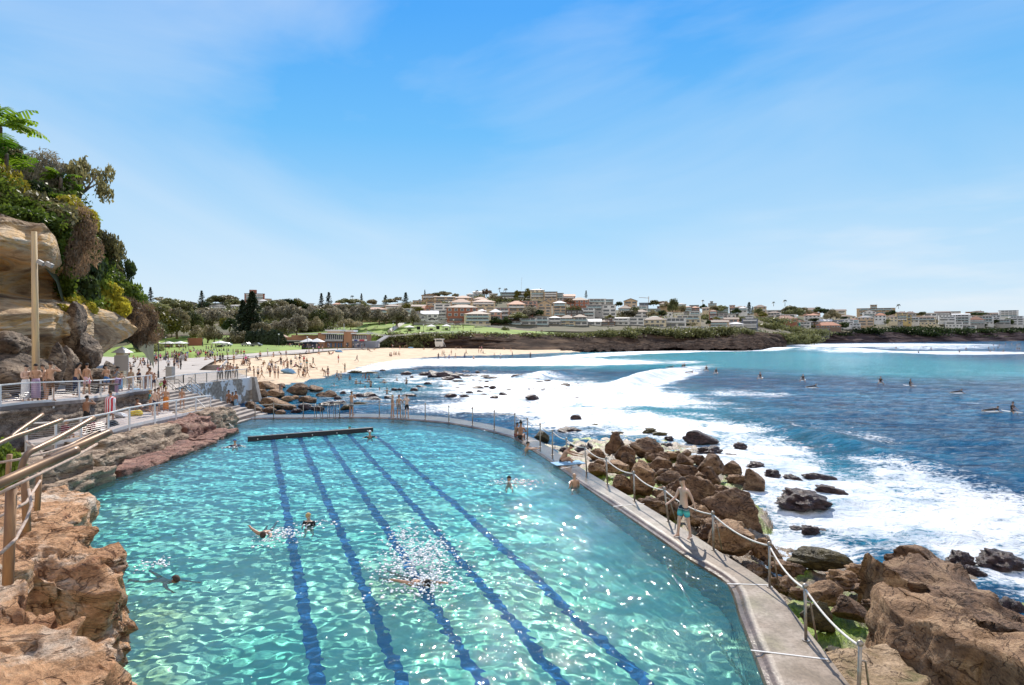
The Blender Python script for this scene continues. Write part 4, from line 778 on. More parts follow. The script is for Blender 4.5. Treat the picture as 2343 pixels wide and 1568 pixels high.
def deck_sheet(name,front,back,z_off,mats,thick=.22):
 mb=MB();n=len(front)
 for i in range(n-1):
  f0,f1,b0,b1=front[i],front[i+1],back[i],back[i+1]
  vs=[f0,f1,b1,b0];top=[Vector((v.x,v.y,v.z+z_off))for v in vs];bot=[v-Vector((0,0,thick))for v in top]
  mb.add(top+bot,[(0,1,2,3),(7,6,5,4),(0,4,5,1),(1,5,6,2),(2,6,7,3),(3,7,4,0)])
 return mb.build(name,mats)
bk=[Vector((v.x-9,v.y+6,v.z))for v in upv]
tag(deck_sheet('upper_deck',upv,bk,-1.04,[deckm]),'pale upper deck at the foot of the cliff where bathers stand','deck')
bk=[Vector((upv[min(i+3,11)].x-.3,upv[min(i+3,11)].y+.3,v.z))for i,v in enumerate(lov)]
tag(deck_sheet('lower_deck',lov,bk,-1.04,[deckm]),'pale lower deck between the two white railings','deck')
mb=MB()
for a,c in zip(upv[:-1],upv[1:]):
 a1,c1=a-Vector((-.06,.06,1.10)),c-Vector((-.06,.06,1.10));mb.bar(a1,c1,.12,.18)
tag(mb.build('deck_edge_beam',darkc),'dark concrete beam edging the upper deck','beam')
wl=[(v.x+.1,v.y-.1,v.z-1.2)for v in upv];A=np.array(wl);t=np.linspace(0,len(wl)-1,160)
wx=np.interp(t,range(len(wl)),A[:,0]);wy=np.interp(t,range(len(wl)),A[:,1]);wz=np.interp(t,range(len(wl)),A[:,2])
hh=np.linspace(0,1,26)[None,:];Z_=wz[:,None]*(1-hh)+.6*hh
off=.35*fbm(wx[:,None]*1.6,Z_*2.6,2,4)+.12*hh*2
X_=wx[:,None]+off*.8;Y_=wy[:,None]-off*.8
V,Fq=gridmesh(X_,Y_,Z_)
tag(obj('rubble_wall',mesh_np('rubble_wall',V,Fq,[rockmat('rubble',(.10,.08,.07),(.34,.26,.20),(.58,.46,.36),sc=2.5,bands=(1,1,1.5),bump=.08)])),'rough rubble stone wall under the upper deck','wall')
mb=MB()
for a,c in zip(lov[1:-1],lov[2:]):
 q=Vector((-.12,.12,1.55));mb.bar(a-q,c-q,.25,.62)
tag(mb.build('deck_retaining_wall',darkc),'dark concrete wall under the edge of the lower deck','wall')
tw=mat('blue_pink_towel',(.30,.32,.55),.9,(.50,.30,.42),scale=5)
v=upv[8]if False else Q(*Fe(2160,600),39.2);v.z=upv[7].z+.04
mb=MB();mb.box((0,0,0),(.42,.17,.03));mb.box((.03,-.09,-.42),(.34,.02,.85));mb.box((0,.09,-.2),(.38,.02,.42))
tag(mb.build('towel',tw,None,loc=v,rot=(0,.12,R(-20))),'blue and pink towel hung over the upper white rail','towel')
stepm=mat('weathered_steps',(.38,.32,.275),.8,(.24,.20,.175),scale=1.5,bump=.01)
mb=MB()
for i in range(16):
 x0=-26.5+.52*i;z1=1.95-.155*i;mb.box((x0+.55,45.4+.06*i,z1-.6),(1.1,6.6-.06*i,1.2))
tag(mb.build('concrete_steps',stepm),'broad concrete steps running down into the corner of the pool','steps')
def handrail(name,a,c,n_post,label,gap=.28,m=steel,drop=.85):
 a,c=Vector(a),Vector(c);o=empty(name,a,label,'handrail','handrails down the pool steps')
 for k,z_ in enumerate((0,-gap)):
  mb=MB();mb.tube([Vector((0,0,z_))+Vector((-.25,0,0)),Vector((0,0,z_)),c-a+Vector((0,0,z_))],.028,8);mb.build('rail',m,o,smooth=True)
 for t in np.linspace(.04,.96,n_post):
  q=(c-a)*t;mb=MB();mb.tube([q,q-Vector((0,0,drop))],.022,6);mb.build('post',m,o)
 return o
for a,c,n_,lab,mm in((Q(*Ff(905,612),52),Q(*Ff(1140,805),47),3,'first grey double handrail at the head of the pool steps',steel),(Q(*Ff(1120,604),53),Q(*Ff(1400,830),48.5),3,'middle grey double handrail at the head of the pool steps',steel),(Q(*Ff(1350,572),56),Q(*Ff(1540,725),52),2,'short grey handrail coming down from the terrace fence',steel),(Q(*Ff(1345,690),54),Q(*Ff(1960,1220),45.5),6,'longest grey double handrail running the full flight of steps',steel),(Q(*Ff(1440,950),46.5),Q(*Ff(1775,1290),43),4,'white double handrail beside the end of the lower deck',white),(Q(*Ff(1905,1275),43.5),Q(*Ff(2150,1510),41.3),3,'glaring white handrail dipping into the pool, nearer the deck',white),(Q(*Ff(2100,1240),46.5),Q(*Ff(2330,1470),44),3,'glaring white handrail dipping into the pool, nearer the rope posts',white)):
 handrail('handrail',a,c,n_,lab,m=mm,drop=.75)
m,nt_,out_,N,L=nodes('peeling_wall');b=N('BsdfPrincipled');b.inputs['Roughness'].default_value=.85
ge=N('NewGeometry');n1=N('TexNoise');n1 .inputs['Scale'].default_value=.55;n1 .inputs['Detail'].default_value=9;n1 .inputs['Roughness'].default_value=.62;nt_.links.new(ge.outputs['Position'],n1 .inputs['Vector'])
n2=N('TexNoise');n2 .inputs['Scale'].default_value=3;n2 .inputs['Detail'].default_value=8;nt_.links.new(ge.outputs['Position'],n2 .inputs['Vector'])
r1=ramp(N,[(.49,0.0),(.51,1.0)]);L(n1,r1);r2=ramp(N,[(.35,(.22,.17,.13)),(.65,(.42,.35,.28))]);L(n2,r2)
mx_=N('Mix',data_type='RGBA');L(r1,mx_,0,0);L(r2,mx_,0,6);mx_.inputs[7].default_value=(.72,.70,.68,1);nt_.links.new(mx_.outputs[2],b.inputs['Base Color']);L(b,out_)
peel=m
wa,wb,wc=P(428,881,.85),P(573,864,.85),P(596,905,-1.2)
wp=[Vector((-33.5,55,0)),Vector((wa.x,wa.y,0)),Vector((wb.x,wb.y,0))]
mb=MB()
for a,c in zip(wp[:-1],wp[1:]):mb.bar(a+Vector((-.3,0,-1.1)),c+Vector((-.3,0,-1.1)),.6,3.9)
mb.bar(Vector((wb.x,wb.y,-1.1)),Vector((wb.x-9,wb.y+14,-1.1)),.6,3.9)
tag(mb.build('terrace_wall',peel),'terrace retaining wall with peeling white paint over the beach rocks','wall')
mb=MB();mb.add([(wb.x-.2,wb.y+.2,.9),(wb.x+.5,wb.y-.1,.9),(wb.x+1.4,wb.y-.3,-3),(wb.x-.2,wb.y+.3,-3),(wb.x-.2,wb.y+.9,.9),(wb.x+.5,wb.y+.7,.9),(wb.x+1.4,wb.y+.7,-3),(wb.x-.2,wb.y+.9,-3)],[(0,1,2,3),(7,6,5,4),(0,4,5,1),(1,5,6,2),(2,6,7,3),(3,7,4,0)])
tag(mb.build('wall_buttress',mat('buttress_concrete',(.42,.37,.32),.85,(.27,.23,.2),scale=1.5)),'sloping concrete buttress at the beach end of the peeling wall','buttress')
mb=MB();tz=.84
mb.prism([(-33.6,50),(-33.6,55),(wa.x-.05,wa.y),(wb.x-.05,wb.y),(wb.x-9,wb.y+14),(-52,96),(-52,60),(-40,50)],tz-.3,tz)
tag(mb.build('terrace_paving',pave),kind='structure')
def picket(name,pts,label,h=1.1,gap=.14,m=None,posts=2.0,top=.06,zc=None):
 m=m or mat('grey_fence_metal',(.50,.45,.39),.5,(.36,.31,.26),scale=3)
 o=empty(name,pts[0],label,'fence');g=pts[0];mb=MB();mp_=MB();mt=MB()
 for a,c in zip(pts[:-1],pts[1:]):
  L_=(c-a).length;n_=max(1,int(L_/gap))
  for i in range(n_):
   q=a.lerp(c,i/n_)-g;mb.box(q+Vector((0,0,h/2)),(.018,.018,h))
  mt.bar(a-g+Vector((0,0,h)),c-g+Vector((0,0,h)),.07,top);mt.bar(a-g+Vector((0,0,.1)),c-g+Vector((0,0,.1)),.04,.04)
 mb.build('pickets',m,o);mt.build('top_rail',m if top<.07 else white,o)
 k=0
 for a,c in zip(pts[:-1],pts[1:]):
  n_=max(1,round((c-a).length/posts))
  for i in range(n_+1):
   q=a.lerp(c,i/n_)-g;p_=MB();p_.box(q+Vector((0,0,h/2)),(.09,.09,h+.04));p_.build('post',m,o)
 return o
e1=P(*Fc(2270,425),tz);s1=Vector((wa.x-.4,wa.y,tz));s0=Vector((-33.9,56,tz))
picket('picket_fence',[s0,s1,Vector((wb.x-.4,wb.y-.2,tz))],'grey picket fence with a pale rail along the edge of the terrace',top=.08)
picket('picket_fence',[Vector((-33.9,56,tz)),Vector((-38.5,57.5,tz)),Vector((-38.5,53,tz+.2))],'short grey picket fence closing the head of the steps',top=.05)
picket('picket_fence',[P(*FA(845,1175),.5),P(*FA(880,1140),.45),P(*FA(930,1120),.4),P(*FA(970,1110),.4)],'curved grey picket fence at the top of the beach stairs',top=.05)
mb=MB();mb.box((0,0,.75),(.7,.7,1.5));tag(mb.build('concrete_pillar',mat('pillar_grey',(.40,.38,.35),.8),None,loc=P(*Ff(970,610),1.1)),'square grey pillar where the terrace fence meets the steps','pillar')
st=P(*FA(1070,1240),.2);mb=MB()
for i in range(11):mb.box((0,-i*.42,-i*.2),(6.2,.44,.24))
tag(mb.build('beach_stairs',stepm,None,loc=Vector((st.x,st.y+5,.3))),'straight flight of stairs from the promenade to the sand','stairs')
mb=MB();mb.bar((3.2,.6,.9),(3.2,-4.4,-1.4),.12,.5);tag(mb.build('stair_wall',white,None,loc=Vector((st.x,st.y+5,.3))),'sloping white side rail of the beach stairs','rail')
mb=MB();sw=[P(470,824,.1),P(520,819,.05),P(575,816,0),P(640,811,-.1),P(700,806.5,-.2),P(770,801.5,-.3),P(856,797.5,-.4)]
for a,c in zip(sw[:-1],sw[1:]):mb.bar(a-Vector((0,0,.35)),c-Vector((0,0,.35)),.5,1.0)
tag(mb.build('seawall',mat('seawall_concrete',(.50,.44,.38),.85,(.36,.31,.26),scale=.6)),'low curved concrete seawall at the back of the beach','wall')
def cliffmat():
 m,nt,out,N,L=nodes('banded_sandstone');b=N('BsdfPrincipled');b.inputs['Roughness'].default_value=.85
 ge=N('NewGeometry');mp=N('Mapping');mp.inputs['Scale'].default_value=(.25,.25,.62);mp.inputs['Rotation'].default_value=(R(14),R(10),0);nt.links.new(ge.outputs['Position'],mp.inputs[0])
 n1=N('TexNoise');n1 .inputs['Scale'].default_value=.8;n1 .inputs['Detail'].default_value=9;n1 .inputs['Roughness'].default_value=.58;n1 .inputs['Distortion'].default_value=1.2;L(mp,n1)
 mp2=N('Mapping');mp2 .inputs['Scale'].default_value=(1,1,5);mp2 .inputs['Rotation'].default_value=(R(12),R(8),0);nt.links.new(ge.outputs['Position'],mp2 .inputs[0])
 n2=N('TexNoise');n2 .inputs['Scale'].default_value=.8;n2 .inputs['Detail'].default_value=9;n2 .inputs['Roughness'].default_value=.6;L(mp2,n2)
 r1=ramp(N,[(.30,(.10,.075,.06)),(.40,(.34,.22,.12)),(.48,(.60,.44,.27)),(.56,(.66,.38,.13)),(.64,(.72,.62,.48)),(.74,(.50,.46,.42))]);L(n1,r1)
 r2=ramp(N,[(.32,(.45,.40,.36)),(.5,(1,1,1))]);L(n2,r2)
 mx=N('Mix',data_type='RGBA',blend_type='MULTIPLY',n0=.75);L(r1,mx,0,6);L(r2,mx,0,7);nt.links.new(mx.outputs[2],b.inputs['Base Color'])
 bp=N('Bump');bp.inputs['Distance'].default_value=.7;L(n2,bp.inputs['Height']);L(bp,b.inputs['Normal']);L(b,out);return m
CLM=cliffmat()
npx,nv=260,150
px=np.linspace(-420,215,npx)[:,None];v=np.linspace(0,1,nv)[None,:]
foot=np.interp(px,[-420,0,100,215],[930,905,885,842]);topr=np.interp(px,[-420,-60,0,60,100,128,150,215],[420,470,487,505,512,540,640,690])
row=foot*(1-v)+topr*v
Yd=np.interp(px,[-420,0,120,215],[33,38.5,42,48])+0*row
g_=lambda cx,cy,rx,ry:np.exp(-(((px-cx)/rx)**2+((row-cy)/ry)**2)**1.6)
Yd=Yd-3.2*g_(40,545,110,62)-1.4*g_(110,545,30,50)+2.6*g_(60,655,120,42)-2.4*g_(60,740,170,45)-2.6*g_(20,850,90,52)+1.6*g_(145,840,50,50)-1.5*g_(190,760,40,60)-2.0*g_(120,860,18,60)+2.5*g_(-20,600,60,25)
Xd=(px-CX)/F*Yd;Zd=CH-(row-HY)*Yd/F
Yd2=Yd+.9*fbm(Xd*.22,Zd*.55,3,5)+.35*pn(Xd*.1+Zd*.12,Zd*1.6,8)+.18*fbm(Xd*1.1,Zd*2.2,6,4)
Xd=(px-CX)/F*Yd2+0;
V,Fq=gridmesh(Xd,Yd2,Zd)
structure('sandstone_cliff',mesh_np('sandstone_cliff',V,Fq[:,::-1],[CLM]))
CT={-420:[zy(430,33),zy(300,42),zy(260,60),zy(300,90)],0:[zy(492,37),zy(430,46),zy(400,60),zy(420,90)],90:[zy(515,40),zy(460,50),zy(425,62),zy(440,90)],130:[zy(560,41),zy(500,51),zy(455,63),zy(470,92)],170:[zy(660,44),zy(600,53),zy(520,66),zy(520,95)],215:[zy(700,48),zy(640,56),zy(570,68),zy(580,98)],260:[zy(720,51),zy(680,60),zy(640,75),zy(640,105)],300:[zy(738,53),zy(700,62),zy(675,80),zy(675,115)],330:[zy(752,56),zy(725,66),zy(705,85),zy(700,130)],352:[zy(790,60),zy(770,72),zy(750,95),zy(735,150)]}
CT={k:[(v[0][0]+1.6,v[0][1]-2.2)]+v[1:]for k,v in CT.items()}
structure('cliff_top_slope',fan('cliff_top_slope',CT,-420,352,150,[mat('leaf_litter',(.06,.065,.025),.95,(.035,.04,.015),scale=.8)],sub=10,rough=.8,rs=.15,seed=3,ends=1))
def wedge():
 n=60;m_=40;A=[]
 for i,s in enumerate(np.linspace(0,1,n)):
  x=lerp(150,316,s);up=np.interp(x,[150,200,260,300,316],[700,700,715,735,752]);lo=np.interp(x,[150,205,232,262,290,306,316],[850,832,812,790,772,762,754])
  Yc=lerp(48,52.5,s);th=lerp(3.2,.35,s**1.3);cyr=(up+lo)/2;hr=(lo-up)/2;ring=[]
  for k in range(m_):
   a=2*math.pi*k/m_;ca,sa=math.cos(a),math.sin(a)
   ca=math.copysign(abs(ca)**.7,ca);sa=math.copysign(abs(sa)**.8,sa)
   Yk=Yc-ca*th-(0.8*sa if sa>0 else 0)*(1-s)*1.5;q=Q(x,cyr-sa*hr,Yc);ring.append((q.x*Yk/Yc,Yk,q.z))
  A.append(ring)
 A=np.array(A);A[...,1]+=.35*fbm(A[...,0]*.5,A[...,2]*.9,2,4);A[...,2]+=.12*fbm(A[...,0]*.8,A[...,1]*.8,5,4)
 i=np.arange(n*m_).reshape(n,m_);j=np.roll(i,-1,1)
 Fq=np.stack([i[:-1],j[:-1],j[1:],i[1:]],-1).reshape(-1,4)
 return A.reshape(-1,3),Fq
V,Fq=wedge();o=obj('rock_overhang',mesh_np('rock_overhang',V,Fq,[CLM]));tag(o,'smooth pale sandstone overhang jutting out over the path below brown bushes','rock')
DRK=rockmat('dark_cliff_boulder',(.05,.033,.024),(.17,.115,.075),(.46,.34,.23),sc=.7,bump=.12)
for(x,y,w_,h_,Y,k,lab)in((50,858,170,110,35.5,'block','big dark weathered boulder at the cliff foot behind the bathers'),(10,800,120,80,36,'slab','dark pitted ledge of rock above the big dark boulder'),(128,850,44,130,37.5,'block','upright brown rock pillar at the cliff foot beside the tall timber pole'),(168,752,60,120,42.5,'slab','black stained rock face hanging under the yellow-green shrubs'),(200,812,80,110,43,'block','dark rounded boulder streaked white under the overhang'),(216,868,80,50,42.5,'slab','lower grey-brown boulder beside the path below the overhang'),(160,850,46,120,40,'block','narrow pale rock column between two dark boulders'),(252,852,44,50,44,'block','squat sandstone block beside the notice board')):
 q=Q(x,y,Y);s_=Y/F;o=obj('cliff_boulder',rmesh(k,2,DRK));o.location=q;o.scale=(w_*s_*.52,w_*s_*.5,h_*s_*.52);o.rotation_euler=(0,rnd.uniform(-.2,.2),rnd.uniform(-.5,.5));tag(o,lab,'rock')
wood=mat('weathered_pole',(.62,.44,.22),.8,(.40,.30,.20),scale=1.5,stretch=(6,6,.4),bump=.01)
o=empty('floodlight_pole',Q(83,925,33.5),'tall weathered timber pole with two floodlights in front of the cliff','pole')
b0=Q(83,925,33.5);t0=Q(78,530,33.5)-b0;mb=MB();mb.tube([(0,0,0),t0*.5,t0],[.19,.16,.13],12);mb.build('mast',wood,o,smooth=True)
for dx,dz in((.35,0),(.8,-.1)):
 q=Q(82,602,33.5)-b0+Vector((dx,-.1,dz));mb=MB();mb.box(q,(.34,.22,.2),M=Matrix.Rotation(.5,3,'Y'));mb.build('floodlight',mat('lamp_housing',(.30,.29,.28),.5),o)
mb=MB();q=Q(82,600,33.5)-b0;mb.bar(q,q+Vector((.9,-.1,-.05)),.05,.05);mb.build('bracket',steel,o)
mb=MB();q=Q(80,860,33.5)-b0;mb.bar(q+Vector((-.4,-.2,0)),q+Vector((.3,-.2,0)),.05,.08);mb.build('strap',steel,o)
def leaf_cloud(seed,n,size,lobes=9,flat=.8,droop=0.0,asp=.55,hollow=.55,lobe_r=.42,shape='ball'):
 """n small leaves spread over lumpy lobes inside a unit crown"""
 rs=np.random.RandomState(seed)
 if shape=='ball':
  C=rs.normal(size=(lobes,3));C/=np.linalg.norm(C,axis=1)[:,None];C*=rs.uniform(.35,.72,(lobes,1));C[:,2]=np.abs(C[:,2])*flat*1.1-.15
  Rr=rs.uniform(lobe_r*.65,lobe_r*1.1,lobes)
 else:
  C,Rr=shape(rs,lobes)
 w_=Rr**2;idx=rs.choice(len(Rr),n,p=w_/w_.sum())
 d=rs.normal(size=(n,3));d/=np.linalg.norm(d,axis=1)[:,None]
 rad=rs.uniform(hollow,1.0,n)**.6
 p=C[idx]+d*(Rr[idx]*rad)[:,None]*np.array([1,1,flat])
 p+=.06*np.stack([pn(p[:,0]*5,p[:,1]*5,p[:,2]*5+i*9)for i in range(3)],-1)
 nrm=d+rs.normal(size=(n,3))*.7;nrm/=np.linalg.norm(nrm,axis=1)[:,None]
 a=np.cross(nrm,rs.normal(size=(n,3)));a[:,2]-=droop;a/=np.linalg.norm(a,axis=1)[:,None]
 b_=np.cross(nrm,a);b_/=np.linalg.norm(b_,axis=1)[:,None]
 s=size*rs.uniform(.6,1.4,n)[:,None]
 V=np.stack([p-a*s,p+b_*s*asp,p+a*s,p-b_*s*asp],1).reshape(-1,3)
 Fq=np.arange(n*4).reshape(n,4);return V,Fq
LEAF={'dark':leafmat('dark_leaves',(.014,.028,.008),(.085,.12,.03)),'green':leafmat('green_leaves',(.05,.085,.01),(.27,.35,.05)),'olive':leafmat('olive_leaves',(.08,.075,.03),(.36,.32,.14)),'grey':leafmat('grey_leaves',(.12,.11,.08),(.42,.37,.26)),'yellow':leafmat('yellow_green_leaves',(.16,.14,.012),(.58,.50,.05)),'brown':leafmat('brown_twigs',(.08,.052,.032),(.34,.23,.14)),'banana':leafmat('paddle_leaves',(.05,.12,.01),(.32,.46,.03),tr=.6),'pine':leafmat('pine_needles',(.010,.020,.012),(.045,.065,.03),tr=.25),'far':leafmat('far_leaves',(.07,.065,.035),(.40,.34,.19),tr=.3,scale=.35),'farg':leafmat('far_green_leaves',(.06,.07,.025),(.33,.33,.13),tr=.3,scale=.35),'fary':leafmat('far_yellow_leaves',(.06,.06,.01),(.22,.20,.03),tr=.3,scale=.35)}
bark=mat('bark',(.20,.15,.11),.9,(.10,.075,.055),scale=4,bump=.02)
_pm={}
def crown_mesh(kind,var,mk):
 k=(kind,var,mk)
 if k in _pm:return _pm[k]
 if kind=='bush':V,Fq=leaf_cloud(var+1,4200,.075,11,lobe_r=.45)
 elif kind=='fine':V,Fq=leaf_cloud(var+5,5200,.06,9,droop=.6,asp=.22,lobe_r=.5)
 elif kind=='tree':V,Fq=leaf_cloud(var+9,3000,.06,16,flat=.75,lobe_r=.34,hollow=.5)
 elif kind=='open':V,Fq=leaf_cloud(var+14,1900,.05,22,flat=.7,lobe_r=.22,hollow=.2)
 elif kind=='umb':V,Fq=leaf_cloud(var+21,2400,.05,16,flat=.34,lobe_r=.34)
 elif kind in('norfolk','cone'):
  rs=np.random.RandomState(var+30);Vs=[]
  n_t=17 if kind=='norfolk' else 24
  for i in range(n_t):
   z=2.0*(i/n_t)**.95;R_=(1-z/2.05)**.8*(.42 if kind=='norfolk' else.58)*rs.uniform(.8,1.1)
   for k_ in range(9 if kind=='norfolk' else 13):
    a=rs.uniform(0,6.28);L_=R_*rs.uniform(.7,1.12)
    nl=22 if kind=='cone' else 18;t=rs.uniform(.12,1,nl)
    c=np.stack([np.cos(a)*L_*t,np.sin(a)*L_*t,z+.10*t*t*(1 if kind=='norfolk' else-1.2)+0*t],-1)+rs.normal(size=(nl,3))*.014
    s=.05*rs.uniform(.6,1.2,nl)[:,None];d=rs.normal(size=(nl,3))+np.array([np.cos(a),np.sin(a),.2])*1.4;d/=np.linalg.norm(d,axis=1)[:,None]
    e_=np.cross(d,rs.normal(size=(nl,3)));e_/=np.linalg.norm(e_,axis=1)[:,None]
    Vs.append(np.stack([c-d*s,c+e_*s*.35,c+d*s,c-e_*s*.35],1).reshape(-1,3))
  V=np.vstack(Vs);V[:,2]-=0.0;Fq=np.arange(len(V)).reshape(-1,4)
 elif kind=='palm':
  rs=np.random.RandomState(var+40);Vs=[]
  for i in range(20):
   a=rs.uniform(0,6.28);el=rs.uniform(-.5,1.2);t=np.linspace(.05,1,14)
   x=np.cos(el)*t;z=np.sin(el)*t-.75*t*t
   for sd in(-1,1):
    c=np.stack([np.cos(a)*x,np.sin(a)*x,z],-1);sdv=np.array([-np.sin(a),np.cos(a),-.5])*sd;w_=.28*np.sin(np.pi*np.clip(t,.08,.98))**.6
    q=c+sdv[None]*w_[:,None];dt=np.array([np.cos(a),np.sin(a),-.3])*.03
    Vs.append(np.stack([c-dt,c+dt,q+dt,q-dt*.2],1).reshape(-1,3))
  V=np.vstack(Vs);Fq=np.arange(len(V)).reshape(-1,4)
 if kind in('bush','fine','tree','open','umb'):
  lo_,hi_=np.percentile(V,1.5,axis=0),np.percentile(V,98.5,axis=0);V=(V-(lo_+hi_)/2)/((hi_-lo_)/2)
 m=mesh_np('crown',V,Fq,[LEAF[mk]],smooth=False);_pm[k]=m;return m
def paddle_leaves(seed,n,el=(.3,1.3),split=True):
 """long paddle leaves arching from one point, split across like torn banana leaves"""
 rs=np.random.RandomState(seed);Vs=[];Fs=[];nv_=0
 for i in range(n):
  a=rs.uniform(0,6.28);e0=rs.uniform(*el);L_=rs.uniform(.75,1.1);K=15;ca,sa=math.cos(a),math.sin(a)
  x=0;z=0;e_=e0;P_=[]
  for k in range(K):
   P_.append((x,z));x+=math.cos(e_)*L_/K;z+=math.sin(e_)*L_/K;e_-=rs.uniform(.06,.13)
  for k in range(4,K-1):
   t=(k-4)/(K-5);w_=.24*math.sin(math.pi*min(.96,t+.12))**.6
   for sd in(-1,1):
    (x0,z0),(x1,z1)=P_[k],P_[k+1];g=.0 if not split else rs.uniform(0,.35);x1=lerp(x1,x0,g);z1=lerp(z1,z0,g);dz=-w_*rs.uniform(.15,.6)
    q=[(x0*ca,x0*sa,z0),(x1*ca,x1*sa,z1),(x1*ca-sd*sa*w_,x1*sa+sd*ca*w_,z1+dz),(x0*ca-sd*sa*w_,x0*sa+sd*ca*w_,z0+dz)]
    Vs+=q;Fs.append([nv_,nv_+1,nv_+2,nv_+3]);nv_+=4
  for k in range(0,5):
   (x0,z0),(x1,z1)=P_[k],P_[k+1];Vs+=[(x0*ca-.012,x0*sa,z0),(x1*ca-.012,x1*sa,z1),(x1*ca+.012,x1*sa,z1),(x0*ca+.012,x0*sa,z0)];Fs.append([nv_,nv_+1,nv_+2,nv_+3]);nv_+=4
 return np.array(Vs),np.array(Fs)
def paddle_plant(x,y,r,Y,label,seed,trunk=0.0,n=15):
 s=Y/F;o=empty('paddle_leaf_plant',Q(x,y,Y),label,'plant');k=('pad',seed%3,n)
 if k not in _pm:V,Fq=paddle_leaves(seed%3+50,n);_pm[k]=mesh_np('crown',V,Fq,[LEAF['banana']],smooth=False)
 c=obj('foliage',_pm[k],o,sc=r*s*1.05);c.location=(0,0,trunk*s);c.rotation_euler=(0,0,seed)
 mb=MB();mb.tube([(0,0,-r*s*.5),(.05,0,trunk*s*.5),(0,0,trunk*s+.02)],[.14,.12,.10],8);mb.build('stem',bark,o,smooth=True)
 return o
def shrub(x,y,rx,ry,Y,kind,mk,label,var=0,group=None,name='shrub'):
 s=Y/F;o=empty(name,Q(x,y+ry,Y),label,'shrub',group);c=obj('foliage',crown_mesh(kind,var,mk),o);c.location=(0,0,ry*s)
 c.scale=(rx*s*1.12,(rx*.6+ry*.4)*s,ry*s*1.2);c.rotation_euler=(0,0,var*1.7)
 mb=MB();mb.tube([(0,0,-.5*ry*s),(.1*rx*s,0,.6*ry*s)],[.06*rx*s,.03*rx*s],6);mb.build('stem',bark,o)
 return o
for t in[(20,428,38,32,44,'bush','yellow','bright yellow-green shrub at the very edge above the cliff',0),(80,402,52,44,50,'fine','grey','dusty grey-green shrub filling the space under the palms',0),(30,372,40,34,52,'bush','olive','small dark olive shrub below the two torn-leaved palms',1),(60,455,50,30,46,'bush','dark','dark shrub wedged behind the yellow-green one',2),(100,486,66,30,43.5,'bush','olive','broad pale olive shrub spilling over the cliff brow',0),(20,470,50,24,43,'bush','olive','low olive shrub hanging over the brow at its near end',1),(172,492,40,30,46,'bush','yellow','rounded golden-tipped shrub above the brown curtain of twigs',1),(165,540,42,52,45,'fine','brown','big brown curtain of dry twigs hanging from the brow',0),(150,590,34,42,45,'fine','brown','lower lobe of dry brown twigs beside the bare rock nose',1),(190,600,40,40,50,'bush','dark','dark green shrub behind the dry brown lobe',0),(165,655,42,46,47,'bush','dark','very dark shrub in the cave-like hollow',1),(205,640,36,50,51,'bush','green','mid-green shrub at the right of the dark hollow',2),(152,686,28,16,45,'bush','yellow','small golden shrub on the ledge under the dark hollow',0),(180,700,34,18,46,'bush','yellow','wider golden shrub further along the ledge',1),(238,690,40,30,51,'bush','yellow','large golden-green shrub on the slope above the overhang',2),(205,690,30,28,50,'bush','green','green shrub between the two golden ones',0),(270,668,36,34,57,'bush','green','light green bushy shrub high on the slope',1),(245,650,32,36,58,'bush','olive','olive shrub below the small pine',2),(300,690,32,34,60,'bush','green','green shrub near the end of the slope',0),(288,722,38,30,54,'fine','brown','brown-tinged shrub on the back of the overhang',2),(322,740,32,34,56,'fine','brown','round brown shrub hanging past the tip of the overhang',0),(312,712,30,26,60,'bush','yellow','yellow-tipped shrub on the skyline of the slope end',1),(125,716,34,14,42,'bush','yellow','low mat of golden shrub on the bare ledge beside the pole',2),(148,732,24,22,42.5,'bush','olive','olive shrub trailing over the black stained face',0),(205,716,34,18,49,'fine','olive','grassy tussock shrub at the root of the overhang',1),(250,735,40,24,52,'fine','brown','dry tangle of twigs draped over the middle of the overhang',2),(215,570,34,40,54,'bush','green','leafy green shrub under the light open tree',1),(5,395,30,30,56,'bush','dark','dark shrub at the foot of the near palm',2),(120,440,44,34,54,'bush','green','deep green shrub between the paddle-leaved plants',0),(232,612,30,30,58,'bush','dark','shadowy shrub at the foot of the small pine',0),(335,772,20,16,57,'fine','brown','lowest wisp of brown shrub below the round one',1)]:
 shrub(*t)
for x,y,r,Y,lab,sd,tr,n_ in((0,292,104,48,'upper torn-leaved palm rising from the cliff top',3,0,18),(14,352,92,46,'lower torn-leaved palm just beneath the tallest one',4,0,16),(138,408,46,50,'paddle-leaved plant beside the grey-green shrub',5,0,16),(118,455,34,47,'bright paddle-leaved plant low in the middle of the cliff top',6,0,14),(182,488,38,50,'paddle-leaved plant under the open tree',7,0,15),(205,500,30,52,'small paddle-leaved plant at the edge of the slope',8,0,14),(160,440,40,51,'glossy paddle-leaved plant behind the golden-tipped shrub',9,0,15),(-10,262,70,50,'hidden paddle-leaved plant behind the tall palms',10,0,14),(206,560,26,52,'sunlit paddle-leaved plant halfway down the slope',11,0,12)):
 paddle_plant(x,y,r,Y,lab,sd,tr,n_)
